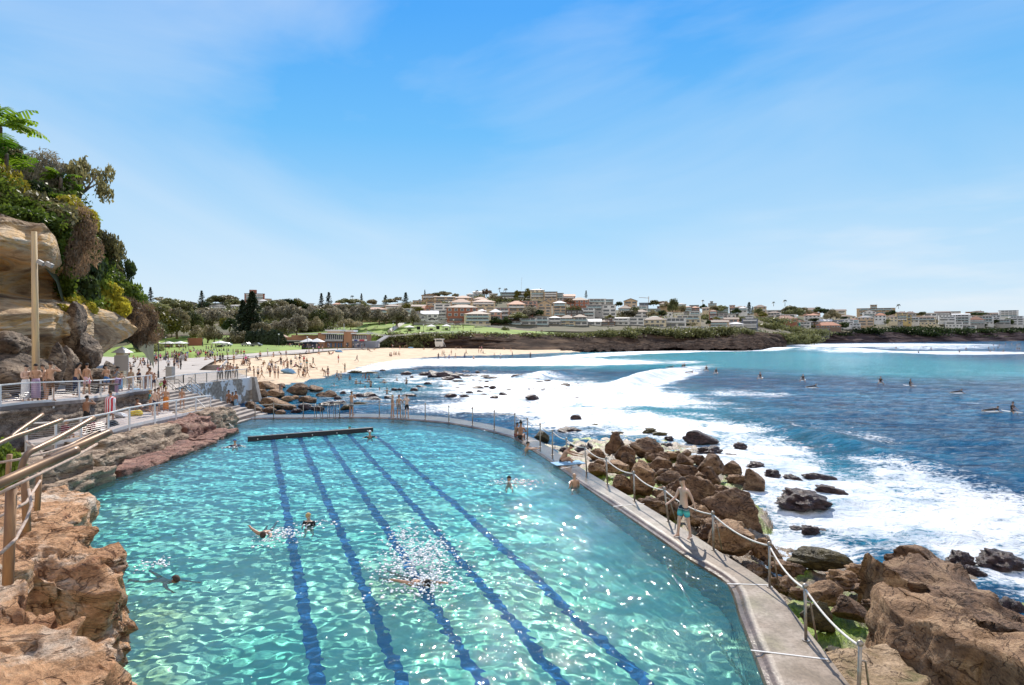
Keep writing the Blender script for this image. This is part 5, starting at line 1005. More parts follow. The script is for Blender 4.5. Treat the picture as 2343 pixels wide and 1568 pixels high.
def limb_tree(x,y,w_,h_,Y,kind,mk,label,var=0,group=None,name='tree',foot=None,lean=0.0,bare=.45):
 """a tree with trunk, limbs and crown: x,y = foot in the photo; w_,h_ = crown width and whole height there"""
 s=Y/F;base=foot if foot is not None else Q(x,y,Y);o=empty(name,base,label,'tree',group)
 W,Hh=w_*s,h_*s;c=obj('crown',crown_mesh(kind,var,mk),o);cz=Hh*(bare+.5*(1-bare));c.location=(lean*Hh,0,cz);c.scale=(W*.52,W*.5,Hh*(1-bare)*.54);c.rotation_euler=(0,0,var*2.1)
 k=('trunk',var%4,round(bare,1))
 if k not in _pm:
  mb=MB();r_=random.Random(var);t_=.055;top=Vector((.06,0,max(.3,bare+.05)));mb.tube([(0,0,-.08),(r_.uniform(-.02,.02),0,top.z*.5),top],[t_,t_*.75,t_*.6],8)
  for q in range(7):
   a=q*.9+r_.random();mb.tube([top-Vector((0,0,.08*r_.random())),top+Vector((math.cos(a)*.14,math.sin(a)*.14,.12)),top+Vector((math.cos(a)*.3,math.sin(a)*.3,.2+.18*r_.random()))],[t_*.45,t_*.3,t_*.12],5)
  x_=mb.build('trunk',bark,None,smooth=True);_pm[k]=x_.data;bpy.data.objects.remove(x_)
 tr=obj('trunk',_pm[k],o);tr.scale=(Hh,Hh,Hh)
 return o
for t in((176,500,92,128,53,'open','olive','light open tree with small leaves leaning out over the cliff',0,None,'tree',None,.18,.4),(214,640,84,116,53,'open','olive','open-branched tree with bare red-brown limbs halfway down the slope',1,None,'tree',None,.15,.4),(255,660,70,85,60,'open','dark','small dark open tree at the lower end of the slope',2,None,'tree',None,.1,.3)):
 limb_tree(*t)
def conifer(x,y,w_,h_,Y,label,kind='norfolk',mk='pine',group=None,foot=None,var=0,name='norfolk_pine'):
 s=Y/F;base=foot if foot is not None else Q(x,y,Y);o=empty(name,base,label,'tree',group);c=obj('crown',crown_mesh(kind,var,mk),o)
 c.scale=(w_*s*(1.15 if kind=='norfolk' else.85),w_*s*(1.1 if kind=='norfolk' else.8),h_*s*.48);c.location=(0,0,h_*s*.06)
 mb=MB();mb.tube([(0,0,-.5),(0,0,h_*s*.97)],[h_*s*.018+.05,.03],7);mb.build('trunk',bark,o,smooth=True)
 return o
conifer(266,665,52,86,62,'small layered pine on the lower shoulder of the cliff slope')
conifer(303,692,20,28,66,'tiny pine sapling on the slope skyline',var=1)
conifer(344,700,24,42,330,'dark twin-topped pine standing alone on the skyline beside the slope')
conifer(461,712,28,46,430,'dark norfolk pine rising above the grey gabled house')
conifer(577,772,88,106,310,'huge dense dark pine towering over the picnic park',kind='cone',var=1)
conifer(556,778,66,92,312,'second dense pine merged into the flank of the huge one',kind='cone',var=2)
for t in[(735,722,26,50,440,'left of the two dark pines standing side by side on the ridge',0),(752,724,30,54,442,'right of the two dark pines standing side by side on the ridge',1),(827,698,14,26,560,'slim pine on the ridge beside the lone palm',2),(928,716,30,46,470,'tall symmetrical pine above the orange roofed house',0),(882,704,24,28,540,'broad little pine on the ridge above the tiled roofs',1),(972,676,7,13,560,'tiny pine tip above the highest dark house',2),(1341,682,11,17,560,'narrow twin pine on the skyline behind the brick house',0),(1722,722,11,20,620,'single pine among the roofs of the middle headland',1),(1714,722,24,30,560,'bushier pine between the pale apartment houses',2)]:
 conifer(*t[:6],var=t[6])
def palm(x,y,h_,r,Y,label):
 s=Y/F;o=empty('palm_tree',Q(x,y,Y),label,'tree','palms on the skyline');c=obj('crown',crown_mesh('palm',0,'pine'),o);c.scale=(r*s,)*3;c.location=(0,0,h_*s)
 mb=MB();mb.tube([(0,0,-.5),(.1,0,h_*s*.5),(0,0,h_*s)],[.25,.2,.16],7);mb.build('trunk',bark,o,smooth=True)
for t in((806,690,12,5,560,'tall thin palm on the ridge above the twin pines'),(788,700,16,5,560,'short palm just beside the twin pines'),(1091,690,24,5,500,'very tall thin palm in front of the hilltop houses'),(960,700,14,4,540,'low palm left of the dark hilltop house'),(1143,668,8,4,540,'palm tuft over the white hilltop house'),(1157,670,8,6,540,'feathery palm beside the white cube house'),(1608,700,12,4,620,'lone palm against the sky above the middle headland'),(1796,700,12,5,640,'palm beside the pale gabled house on the far ridge'),(1770,700,8,4,640,'small palm among the far roofs'),(2056,706,8,5,800,'palm tuft over the yellow apartment house'),(445,704,10,4,470,'small palm on the left ridge')):
 palm(*t)
lab_kind={'grey':'silvery','far':'dull green','farg':'green','fary':'yellow-tinged','dark':'dark green','olive':'olive','green':'leafy'}
def T(fr,sc_,lst):
 k=.610156/sc_;return[(*fr(a,b_),w_*k,h_*k)+tuple(r)for a,b_,w_,h_,*r in lst]
trees=T(FA,3.661,[(500,860,330,260,250,'tree','farg'),(620,800,360,330,262,'tree','fary'),(820,820,260,330,300,'tree','far'),(900,720,260,230,330,'tree','farg'),(1020,780,240,260,325,'tree','farg'),(1120,700,260,210,345,'tree','grey'),(980,540,200,130,400,'tree','farg'),(850,500,250,150,380,'tree','farg'),(1000,470,180,110,440,'tree','far'),(1120,860,170,170,300,'tree','far'),(1240,890,170,190,290,'tree','far'),(1330,880,170,170,288,'tree','far'),(1300,700,300,230,350,'open','grey'),(1440,680,260,220,352,'open','grey'),(1540,740,170,150,330,'tree','dark'),(1480,700,130,120,335,'tree','fary'),(1600,950,190,170,290,'tree','far'),(1740,940,200,160,292,'tree','far'),(1850,930,190,120,293,'tree','far'),(430,1080,0,0,0,'',''),(500,560,340,180,330,'tree','farg'),(700,470,300,150,400,'tree','farg'),(600,350,150,70,480,'open','far'),(740,400,200,60,500,'tree','farg'),(1340,370,200,100,560,'tree','farg'),(1480,380,260,110,570,'tree','far'),(1600,400,200,80,560,'tree','farg'),(1510,480,120,110,450,'tree','farg'),(1190,480,200,120,440,'tree','dark'),(1600,560,160,90,420,'tree','far'),(1250,560,250,120,400,'tree','far')])
trees=[t for t in trees if t[2]>0]
trees+=T(FB,3.905,[(420,420,220,130,420,'tree','farg'),(560,420,220,140,430,'tree','far'),(700,370,190,110,470,'tree','dark'),(840,370,240,110,480,'tree','fary'),(760,420,130,80,440,'tree','far'),(620,380,170,90,470,'tree','farg'),(440,560,200,180,350,'tree','grey'),(590,610,200,220,340,'tree','grey'),(720,620,220,250,345,'tree','grey'),(540,520,220,170,380,'tree','far'),(680,500,230,140,390,'tree','far'),(520,740,200,150,318,'tree','grey'),(660,730,210,170,320,'tree','grey'),(830,750,250,240,318,'tree','grey'),(980,700,150,130,332,'tree','far'),(900,620,220,190,350,'tree','grey'),(1040,600,230,210,360,'tree','grey'),(1140,640,230,210,350,'tree','farg'),(1140,700,130,170,332,'tree','far'),(1060,700,130,120,333,'tree','far'),(1280,630,210,200,355,'tree','grey'),(1370,620,220,210,358,'tree','grey'),(1530,600,230,230,370,'tree','grey'),(1690,580,200,210,380,'tree','grey'),(1780,610,220,240,372,'tree','grey'),(1880,560,130,120,395,'tree','grey'),(1620,700,300,140,328,'umb','far'),(2040,610,200,190,372,'tree','grey'),(2290,600,250,200,374,'tree','grey'),(1300,460,260,120,430,'tree','far'),(1500,420,200,90,440,'tree','far'),(960,420,110,90,440,'tree','dark'),(1810,400,160,100,450,'tree','farg'),(1670,400,90,70,450,'tree','dark'),(1540,320,250,70,520,'tree','farg'),(1720,310,170,60,530,'tree','farg'),(1920,330,130,70,500,'tree','far'),(300,800,230,180,305,'tree','far'),(60,860,220,120,292,'tree','far'),(1000,520,200,110,400,'tree','far'),(2180,300,130,50,520,'open','farg'),(2310,290,120,70,520,'open','far')])
trees+=T(FC,3.905,[(345,620,240,210,372,'tree','grey'),(580,620,180,180,372,'tree','grey'),(80,620,0,0,0,'',''),(480,390,110,70,450,'tree','fary'),(640,440,150,70,430,'tree','fary'),(250,300,170,50,520,'tree','far'),(1040,210,160,70,540,'umb','far'),(1200,220,90,50,540,'tree','far'),(900,220,130,60,530,'tree','farg'),(1660,200,120,90,530,'open','brown'),(1790,270,150,90,490,'open','far'),(2290,480,190,130,420,'tree','grey'),(2120,540,220,90,400,'tree','farg'),(1800,620,170,100,395,'tree','dark'),(1930,620,150,100,396,'tree','dark'),(1920,780,110,110,360,'tree','farg'),(2060,790,120,60,358,'tree','dark'),(2270,500,160,110,410,'tree','far'),(2200,300,140,60,480,'tree','fary'),(1560,250,130,60,520,'tree','farg')])
trees+=T(FD,3.905,[(150,530,180,70,400,'tree','farg'),(330,490,170,120,405,'tree','grey'),(460,490,130,80,410,'tree','dark'),(150,260,100,120,500,'tree','fary'),(320,240,110,130,500,'tree','fary'),(910,330,120,90,470,'open','brown'),(1640,350,90,60,480,'tree','dark'),(1760,510,240,90,420,'tree','far'),(1500,530,110,50,410,'tree','fary'),(1870,450,110,80,440,'tree','farg'),(2260,500,120,80,440,'tree','dark'),(2150,340,120,70,520,'tree','fary'),(2290,340,120,60,530,'open','brown'),(1800,790,200,120,392,'tree','farg'),(1430,820,200,110,385,'tree','far'),(760,860,120,60,360,'tree','farg'),(130,790,120,60,356,'tree','dark')])
trees+=T(FE,3.905,[(170,420,140,80,440,'tree','far'),(320,410,120,70,440,'palmy','farg'),(480,370,120,180,480,'tree','farg'),(370,300,120,80,520,'tree','far'),(600,360,120,90,500,'tree','far'),(920,310,90,60,560,'tree','dark'),(1060,330,120,60,540,'tree','far'),(1180,350,130,80,540,'tree','farg'),(1400,380,110,70,520,'tree','dark'),(1470,500,110,70,480,'tree','farg'),(1720,390,110,80,540,'tree','farg'),(1800,430,110,70,530,'tree','fary'),(1940,520,180,60,560,'tree','dark'),(2120,360,70,60,600,'tree','far'),(2240,420,260,130,600,'tree','farg'),(1120,470,90,40,460,'tree','fary'),(760,560,120,50,420,'tree','far'),(620,560,180,50,422,'tree','dark'),(1000,540,60,60,430,'tree','dark'),(1920,700,140,50,600,'tree','far')])
trees+=T(FF,4.686,[(370,470,230,110,640,'tree','farg'),(520,480,200,110,640,'tree','far'),(800,440,140,90,680,'tree','dark'),(890,460,130,80,680,'tree','dark'),(1000,560,220,150,650,'tree','far'),(700,600,130,60,620,'tree','dark'),(1240,560,100,50,650,'tree','dark'),(1220,720,160,100,620,'tree','dark'),(2060,490,180,80,740,'tree','dark'),(1970,640,110,80,690,'tree','farg'),(30,640,110,60,600,'tree','farg'),(690,700,80,40,610,'tree','fary'),(1700,690,150,60,670,'tree','dark')])
trees+=T(FG,4.686,[(540,490,110,60,760,'tree','farg'),(1490,490,260,50,830,'tree','dark'),(1660,640,90,80,790,'tree','dark'),(1810,640,120,70,790,'tree','dark'),(2070,650,130,100,790,'tree','dark'),(1560,680,150,60,780,'tree','dark'),(920,650,130,110,770,'tree','far'),(1240,600,100,40,800,'tree','dark')])
trees=[t for t in trees if t[2]>0]
trees.sort(key=lambda t:t[0])
for i,(x,y,w_,h_,Y,kd,mk)in enumerate(trees):
 if kd=='palmy':kd='open'
 nm='shrub_tree' if h_<14 else 'tree'
 shape={'tree':'round-headed','open':'sparse','umb':'flat-topped'}[kd]
 sz='large' if w_>38 else 'mid-sized' if w_>26 else 'small'
 where='in the valley behind the park' if x<560 else 'around the beach lawn' if x<920 else 'among the terraced houses' if x<1560 else 'in the far suburb'
 limb_tree(x,y,w_*1.12,h_*1.08,Y,kd,mk,'%s %s %s tree %s, %s from the cliff'%(sz,shape,lab_kind.get(mk,'brownish'),where,ordinal(i+1)),i%5,'trees around the bay',nm,None,0,.22 if kd=='tree' else.35)
hd=P(*FA(2060,965),-.2)
q=Q(*FA(2060,960),284);V,Fq=leaf_cloud(77,9000,.05,26,shape=lambda rs,n:(np.stack([rs.uniform(-1,1,n),rs.uniform(-.25,.25,n),rs.uniform(-.1,.15,n)],-1),rs.uniform(.22,.3,n)))
o=obj('hedge',mesh_np('hedge',V,Fq,[LEAF['pine']],smooth=False));o.location=q+Vector((0,0,3));o.scale=(8.5,6,14);tag(o,'big dark clipped hedge beside the beach pavilion','hedge')
def scrub(name,spots,mk,n,size,seed):
 """low scrub over a stretch of cliff top: leaves scattered round points (x, y, rx, ry, Y)"""
 rs=np.random.RandomState(seed);Vs=[]
 for(x,y,rx,ry,Y,cnt)in spots:
  c=Q(x,y,Y);s=Y/F;m_=int(cnt*n);d=rs.normal(size=(m_,3))*.5;u=np.array(c)[None]+d*np.array([rx*s,min(rx*s*.4,9),ry*s])[None]
  u[:,2]+=1.2*pn(u[:,0]*.12,u[:,1]*.12,seed)
  nr=rs.normal(size=(m_,3));nr/=np.linalg.norm(nr,axis=1)[:,None];a=np.cross(nr,rs.normal(size=(m_,3)));a/=np.linalg.norm(a,axis=1)[:,None];b_=np.cross(nr,a);z=size*rs.uniform(.6,1.5,m_)[:,None]
  Vs.append(np.stack([u-a*z,u+b_*z*.6,u+a*z,u-b_*z*.6],1).reshape(-1,3))
 V=np.vstack(Vs);o=obj(name,mesh_np(name,V,np.arange(len(V)).reshape(-1,4),[LEAF[mk]],smooth=False));tag(o,kind='stuff');return o
scrub('cliff_scrub',[(870,775,24,9,322,1),(910,778,30,12,323,1.4),(960,775,34,10,325,1.2),(1010,770,30,7,328,.8),(1060,770,30,6,330,.6),(1120,768,40,5,333,.5),(1200,768,40,4,338,.4),(1290,768,40,5,345,.5),(1370,767,34,7,352,1),(1420,764,34,7,358,1.2),(1480,760,34,9,372,1.2),(1530,765,40,10,376,1.4),(1590,763,40,10,382,1.4),(1650,758,34,8,400,1.2),(1690,760,30,8,420,1),(1730,768,24,8,440,.8),(880,790,20,8,319,.8),(940,792,24,6,320,.5)],'farg',2600,.55,5)
scrub('far_scrub',[(1920,768,30,5,625,.6),(1990,757,34,6,632,.9),(2070,757,40,7,670,1.2),(2130,757,40,8,690,1.2),(2190,760,34,6,715,1),(2240,758,34,5,740,.8),(2290,757,34,4,760,.7),(2330,755,30,4,780,.6),(2120,765,34,5,680,.8),(1860,775,20,4,600,.4),(2210,770,60,3,730,.4)],'dark',2200,.9,6)
scrub('valley_scrub',[(350,740,40,20,330,1.6),(430,740,50,18,380,1.8),(500,728,50,14,420,1.6),(560,722,60,14,430,1.6),(640,722,60,12,430,1.6),(720,724,60,10,440,1.4),(800,722,60,9,440,1.2),(620,700,70,7,560,1),(400,702,60,6,520,1),(700,745,60,14,385,1.4),(600,755,50,16,360,1.4),(860,708,60,6,520,.8),(1000,700,60,8,500,.9),(1150,690,60,7,500,.8),(1300,712,60,8,470,.9),(1450,730,60,7,450,.8),(1600,728,60,7,500,.8),(1750,735,60,7,560,.8),(1900,740,60,6,690,.8),(2050,735,60,6,770,.6),(2250,738,80,6,830,.6),(1785,772,26,8,462,1.6),(1815,775,26,8,470,1.8),(1845,776,26,8,500,1.6),(1800,758,40,8,520,1.6),(1850,762,40,7,560,1.6),(1760,748,30,7,500,.8)],'farg',3200,.7,7)
scrub('slope_scrub',[(40,474,50,14,40,1.2),(-20,470,40,14,39,1),(105,498,30,14,41.5,1),(130,560,12,40,43.2,.8),(150,650,16,26,44.5,.8),(40,470,50,16,42,1),(110,480,30,16,42.5,.8),(140,520,16,30,43.5,.7),(60,440,60,26,48,1),(150,470,40,26,50,.8),(190,545,24,40,51,.8),(150,610,16,30,45,.5),(200,620,34,40,52,.8),(240,660,34,24,56,.9),(290,700,34,22,58,1),(320,735,26,22,58,.9),(335,765,18,18,62,.7),(180,690,40,12,47,.5),(-30,440,50,40,42,.8)],'green',2600,.13,9)
WC={'white':(.78,.77,.75),'cream':(.72,.62,.44),'tan':(.58,.42,.27),'brick':(.36,.14,.09),'pink':(.64,.36,.27),'grey':(.42,.41,.40),'dark':(.12,.11,.11),'yellow':(.62,.48,.22),'green':(.26,.36,.32),'blue':(.20,.24,.34),'teal':(.03,.42,.32),'brown':(.24,.16,.11)}
RC={'tile':(.30,.14,.085),'orange':(.52,.22,.12),'brownroof':(.20,.13,.095),'greyroof':(.34,.33,.33),'whiteroof':(.70,.69,.68),'darkroof':(.09,.085,.09)}
RNAME={'tile':'red-brown tiled','orange':'orange tiled','brownroof':'brown','greyroof':'grey','whiteroof':'white','darkroof':'dark'}
wallm={k:mat('wall_'+k,c,.85,tuple(q*.85 for q in c),scale=.35)for k,c in WC.items()}
roofm={k:mat('roof_'+k,c,.7,tuple(q*.72 for q in c),scale=.8,detail=6)for k,c in RC.items()}
glass=mat('window_glass',(.06,.075,.09),.12,(.03,.035,.045),scale=.5,spec=.8);glassb=mat('blue_balustrade_glass',(.30,.42,.44),.15,(.24,.35,.38),scale=.5)
trim=mat('white_trim',(.74,.73,.71),.6)
_um={}
def unit_box(m,name):
 k=(m.name,name)
 if k not in _um:
  mb=MB();mb.box((0,0,0),(1,1,1));x_=mb.build(name,m);_um[k]=x_.data;bpy.data.objects.remove(x_)
 return _um[k]
def ubox(name,m,parent,c,d):
 o=obj(name,unit_box(m,name),parent);o.location=c;o.scale=d;return o
def house(x0,x1,yr,ye,yb,Y,wc,roof,rc,st,label,rz=None,name='house',depth=None,win='n',group='houses of the bay suburb'):
 """x0,x1: sides; yr: ridge; ye: eaves; yb: foot, all in the photo; Y: distance; st: storeys"""
 s=Y/F;W=abs(x1-x0)*s;cx=(x0+x1)/2;base=Q(cx,yb,Y);He=(yb-ye)*s;Hr=max(.35,(ye-yr)*s);D=depth or min(14,max(8,W*.8))
 yaw=-math.atan2(base.x,base.y)*.9+(rz if rz is not None else 0)
 o=empty(name,base,label,'house' if name=='house' else 'building',group,rz=yaw)
 mb=MB();mb.box((0,D/2,He/2-2),(W,D,He+4));mb.build('wall',wallm[wc],o)
 e=.45
 mb=MB();x_,y0,y1=W/2+e,-e,D+e
 if roof=='flat':
  mb.box((0,D/2,He+.2),(W+.5,D+.5,.4))
 elif roof=='hip':
  rl=max(0,W/2-D/2)if W>D else 0;ry=max(0,D/2-W/2)if D>W else 0;t=He+Hr
  vs=[(-x_,y0,He),(x_,y0,He),(x_,y1,He),(-x_,y1,He),(-rl-.01,D/2-ry,t),(rl+.01,D/2-ry,t),(rl+.01,D/2+ry+.01,t),(-rl-.01,D/2+ry+.01,t)]
  vs+=[(v[0],v[1],He-.18)for v in vs[:4]]
  mb.add(vs,[(0,1,5,4),(1,2,6,5),(2,3,7,6),(3,0,4,7),(4,5,6,7),(8,9,1,0),(9,10,2,1),(10,11,3,2),(11,8,0,3),(11,10,9,8)])
 elif roof=='gable':
  t=He+Hr
  mb.add([(-x_,y0,He),(0,y0,t),(x_,y0,He),(-x_,y1,He),(0,y1,t),(x_,y1,He),(-x_,y0,He-.25),(x_,y0,He-.25),(-x_,y1,He-.25),(x_,y1,He-.25),(0,y0,t-.3),(0,y1,t-.3)],[(0,1,4,3),(1,2,5,4),(6,8,11,10),(10,11,9,7),(0,6,10,1),(1,10,7,2),(3,4,11,8),(4,5,9,11),(0,3,8,6),(2,7,9,5)])
  w_=MB();w_.add([(-W/2,.02,He-.2),(W/2,.02,He-.2),(0,.02,t-.35),(-W/2,.3,He-.2),(W/2,.3,He-.2),(0,.3,t-.35)],[(0,1,2),(5,4,3),(0,3,4,1),(1,4,5,2),(2,5,3,0)]);w_.build('gable_wall',wallm[wc],o)
 elif roof=='side':
  t=He+Hr
  mb.add([(-x_,y0,He),(x_,y0,He),(-x_,D/2,t),(x_,D/2,t),(-x_,y1,He),(x_,y1,He),(-x_,y0,He-.2),(x_,y0,He-.2),(-x_,y1,He-.2),(x_,y1,He-.2)],[(0,1,3,2),(2,3,5,4),(6,7,1,0),(8,4,5,9),(6,8,9,7),(0,2,4,8,6),(1,7,9,5,3)])
 elif roof=='skew':
  t=He+Hr;mb.add([(-x_,y0,He),(x_,y0,He),(-x_,y1,t),(x_,y1,t),(-x_,y0,He-.25),(x_,y0,He-.25),(-x_,y1,t-.25),(x_,y1,t-.25)],[(0,1,3,2),(4,6,7,5),(0,4,5,1),(2,3,7,6),(0,2,6,4),(1,5,7,3)])
 mb.build('roof',roofm[rc],o)
 r_=random.Random(int(x0*31+yr*7));sh=He/st
 for k in range(st):
  z=sh*k+sh*.52;style=win if win!='n' else r_.choice(('b','b','w','s'))
  if k==0 and r_.random()<.4:style='w'
  if style=='b':
   ubox('balcony',trim,o,(0,-.75,sh*k+.08),(W*.86,1.5,.2));ubox('balustrade',glassb if r_.random()<.6 else trim,o,(0,-1.45,sh*k+.62),(W*.86,.08,.85))
   n=max(2,min(4,int(W/3)))
   for i in range(n):f_=ubox('window',glass,o,(-W*.4+W*.8*(i+.5)/n,-.04,z+.1),(W*.8/n*.86,.1,sh*.72))
  elif style=='s':
   ubox('window',glass,o,(-W*.2,-.04,z),(W*.42,.1,sh*.5));ubox('window',glass,o,(W*.28,-.04,z),(W*.3,.1,sh*.5));ubox('sill',trim,o,(0,-.1,sh*k+.1),(W*.96,.2,.22))
  else:
   n=max(2,min(5,int(W/3.4)))
   for i in range(n):
    q=(-W*.5+W*(i+.5)/n,-.05,z);ubox('window',glass,o,q,(W/n*.46,.12,sh*.46));ubox('window_frame',trim,o,(q[0],-.02,q[2]),(W/n*.56,.1,sh*.55))
 for k in range(min(st,3)):
  for sd in(-1,1):ubox('side_window',glass,o,(sd*(W/2+.02),D*.35,sh*k+sh*.5),(.1,1.3,sh*.42))
 if roof in('hip','side')and r_.random()<.5:ubox('chimney',wallm['brick'],o,(W*.25,D*.6,He+Hr*.8),(.7,.7,1.5))
 return o
WN_={'white':'white','cream':'cream','tan':'tan','brick':'red brick','pink':'pink','grey':'grey','dark':'dark','yellow':'yellow','green':'grey-green','blue':'blue-grey','teal':'bright teal','brown':'brown'}
SN={1:'single-storey',2:'two-storey',3:'three-storey',4:'four-storey',5:'five-storey',6:'six-storey',8:'eight-storey'}
HL=[]
def H_(fr,lst):
 for(x0,x1,yr,ye,yb,Y,wc,roof,rc,st)in lst:
  a=fr(x0,yr);b_=fr(x1,yb);c_=fr(x0,ye);HL.append([a[0],b_[0],a[1],c_[1],b_[1],Y,wc,roof,rc,st])
H_(FA,[(385,780,378,458,560,345,'brown','hip','tile',2),(1265,1330,375,400,460,430,'white','gable','greyroof',2),(1320,1480,360,395,460,432,'white','gable','greyroof',2),(1560,1680,375,395,450,450,'white','hip','greyroof',2),(1215,1290,365,400,450,440,'brown','hip','orange',1),(780,960,332,352,400,560,'tan','hip','brownroof',1),(950,1080,335,352,400,560,'grey','gable','brownroof',1),(2030,2110,285,300,330,600,'tan','flat','brownroof',1)])
H_(FB,[(270,410,245,265,330,520,'white','hip','whiteroof',2),(780,920,375,402,440,440,'grey','hip','orange',1),(975,1075,300,312,360,480,'white','flat','greyroof',1),(1010,1120,335,358,395,440,'tan','gable','brownroof',1),(1360,1480,292,318,352,470,'white','hip','orange',1),(1590,1800,300,312,365,470,'white','flat','greyroof',2),(1800,2170,355,392,490,400,'tan','hip','tile',2),(1900,2160,318,332,362,450,'cream','flat','whiteroof',1),(2120,2343,318,345,385,445,'tan','hip','brownroof',1)])
H_(FC,[(215,570,372,388,480,410,'white','flat','whiteroof',2),(170,410,318,345,400,450,'tan','hip','brownroof',1),(580,720,245,268,310,500,'tan','flat','brownroof',1),(560,760,320,350,400,460,'grey','side','brownroof',1),(700,950,410,462,525,398,'white','side','whiteroof',1),(590,770,445,480,540,392,'grey','gable','greyroof',1),(680,830,330,380,420,430,'pink','hip','orange',1),(770,890,332,352,420,432,'pink','flat','orange',2),(890,1130,300,315,400,425,'white','flat','whiteroof',2),(840,1080,402,412,510,405,'white','flat','whiteroof',2),(710,935,160,185,260,520,'tan','gable','brownroof',2),(890,1190,195,212,290,505,'tan','side','brownroof',2),(770,1000,258,275,340,480,'tan','flat','brownroof',2),(1190,1450,185,225,260,490,'tan','hip','tile',1),(1370,1460,150,175,240,520,'white','hip','greyroof',2),(1460,1640,125,142,195,530,'white','side','greyroof',2),(1690,1820,152,165,215,520,'white','flat','whiteroof',2),(1665,1830,208,215,255,505,'cream','flat','whiteroof',1),(1130,1440,232,290,340,450,'tan','hip','tile',2),(1440,1785,238,282,395,435,'cream','hip','tile',3),(1075,1525,315,365,580,402,'brick','hip','brownroof',3),(1330,1720,415,462,615,392,'cream','hip','brownroof',3),(1520,1660,385,420,440,415,'white','hip','whiteroof',1),(1700,1880,380,432,600,398,'pink','hip','whiteroof',3),(1780,1995,332,375,550,410,'pink','flat','greyroof',3),(1860,2090,128,150,275,500,'green','flat','darkroof',3),(2110,2300,110,135,250,500,'grey','flat','greyroof',3),(1960,2230,262,320,530,412,'tan','hip','orange',4),(2170,2343,262,275,480,418,'pink','flat','greyroof',4),(1460,1680,205,245,270,480,'brown','hip','tile',1)])
H_(FD,[(20,225,530,560,672,400,'white','hip','brownroof',2),(190,440,488,515,680,400,'white','hip','brownroof',3),(425,615,492,505,685,400,'white','flat','greyroof',3),(225,450,262,275,470,425,'pink','flat','greyroof',4),(452,655,255,310,480,425,'tan','gable','greyroof',4),(680,870,265,298,480,425,'tan','hip','whiteroof',4),(345,550,90,108,245,495,'cream','hip','whiteroof',4),(545,740,122,140,270,490,'tan','flat','darkroof',4),(700,830,148,160,260,500,'white','flat','greyroof',3),(820,1000,168,200,260,505,'brick','side','orange',2),(610,800,488,515,690,402,'grey','hip','whiteroof',3),(775,1005,475,520,690,402,'cream','hip','brownroof',4),(970,1185,465,505,690,402,'white','hip','brownroof',3),(1175,1385,528,570,690,404,'white','skew','whiteroof',2),(1370,1585,532,572,690,404,'brown','hip','brownroof',2),(1550,1790,505,525,672,406,'white','side','greyroof',3),(1790,2010,505,515,672,408,'white','flat','whiteroof',3),(2015,2330,495,545,668,410,'cream','hip','brownroof',2),(1865,2070,392,428,520,440,'white','hip','brownroof',2),(930,1200,212,258,350,470,'brick','hip','brownroof',2),(1195,1450,238,245,330,480,'white','flat','whiteroof',2),(1165,1400,322,335,460,440,'grey','flat','greyroof',3),(1100,1290,370,378,520,428,'white','flat','greyroof',3),(1400,1600,315,330,490,440,'white','flat','greyroof',3),(870,1110,402,412,500,422,'dark','flat','darkroof',2),(1640,1835,332,378,480,445,'cream','hip','brownroof',3),(1720,1910,230,268,370,490,'tan','gable','brownroof',2),(1890,2060,345,352,420,470,'white','flat','whiteroof',2),(1945,2075,292,302,340,520,'blue','flat','darkroof',1),(2065,2250,385,392,470,470,'green','flat','greyroof',2),(1430,1560,240,252,320,495,'grey','flat','greyroof',2),(2240,2343,290,310,340,520,'tan','hip','brownroof',1)])
H_(FE,[(65,365,412,465,575,412,'cream','hip','whiteroof',2),(370,670,438,445,575,414,'white','flat','whiteroof',2),(510,885,380,410,515,430,'cream','flat','whiteroof',2),(290,525,205,220,290,560,'tan','side','brownroof',2),(525,670,220,240,290,560,'tan','hip','greyroof',2),(345,475,355,362,420,470,'white','flat','whiteroof',1),(120,290,300,310,370,500,'green','flat','greyroof',2),(255,370,262,275,320,530,'pink','flat','greyroof',1),(645,755,262,282,370,510,'grey','hip','tile',3),(745,870,268,290,360,512,'brick','hip','orange',2),(730,860,250,258,290,570,'grey','flat','darkroof',1),(730,880,345,352,390,480,'white','flat','whiteroof',1),(1005,1118,228,232,300,620,'tan','flat','brownroof',3),(1018,1125,318,345,440,480,'brick','hip','tile',3),(915,1010,285,298,340,520,'cream','side','brownroof',1),(1120,1290,278,285,350,540,'green','flat','greyroof',2),(1315,1390,252,258,290,600,'pink','flat','greyroof',1),(1390,1560,262,285,320,570,'tan','hip','brownroof',1),(1445,1565,270,298,360,540,'white','hip','whiteroof',2),(1320,1440,292,300,380,540,'dark','flat','greyroof',2),(1675,1845,245,278,360,580,'tan','hip','brownroof',3),(1155,1275,365,372,430,490,'grey','flat','greyroof',2),(1280,1400,385,392,440,485,'white','flat','greyroof',1),(1080,1220,410,418,445,470,'white','flat','greyroof',1),(1020,1290,470,500,575,440,'tan','side','brownroof',2),(1240,1440,432,460,520,460,'pink','side','brownroof',1),(1305,1510,500,530,605,450,'white','hip','whiteroof',2),(1500,1715,435,455,585,470,'blue','flat','greyroof',4),(1455,1660,405,415,450,500,'grey','flat','whiteroof',1),(1860,2060,345,365,460,590,'white','hip','brownroof',2),(1865,2080,315,330,370,620,'grey','flat','whiteroof',1),(1970,2280,380,395,480,580,'white','flat','whiteroof',2),(1970,2290,402,450,510,570,'brick','hip','tile',1),(2140,2250,255,278,350,660,'tan','gable','brownroof',3),(2260,2343,285,292,330,660,'tan','flat','brownroof',1),(1940,2090,520,530,630,590,'white','flat','greyroof',3),(2090,2170,545,552,620,590,'cream','flat','brownroof',2)])
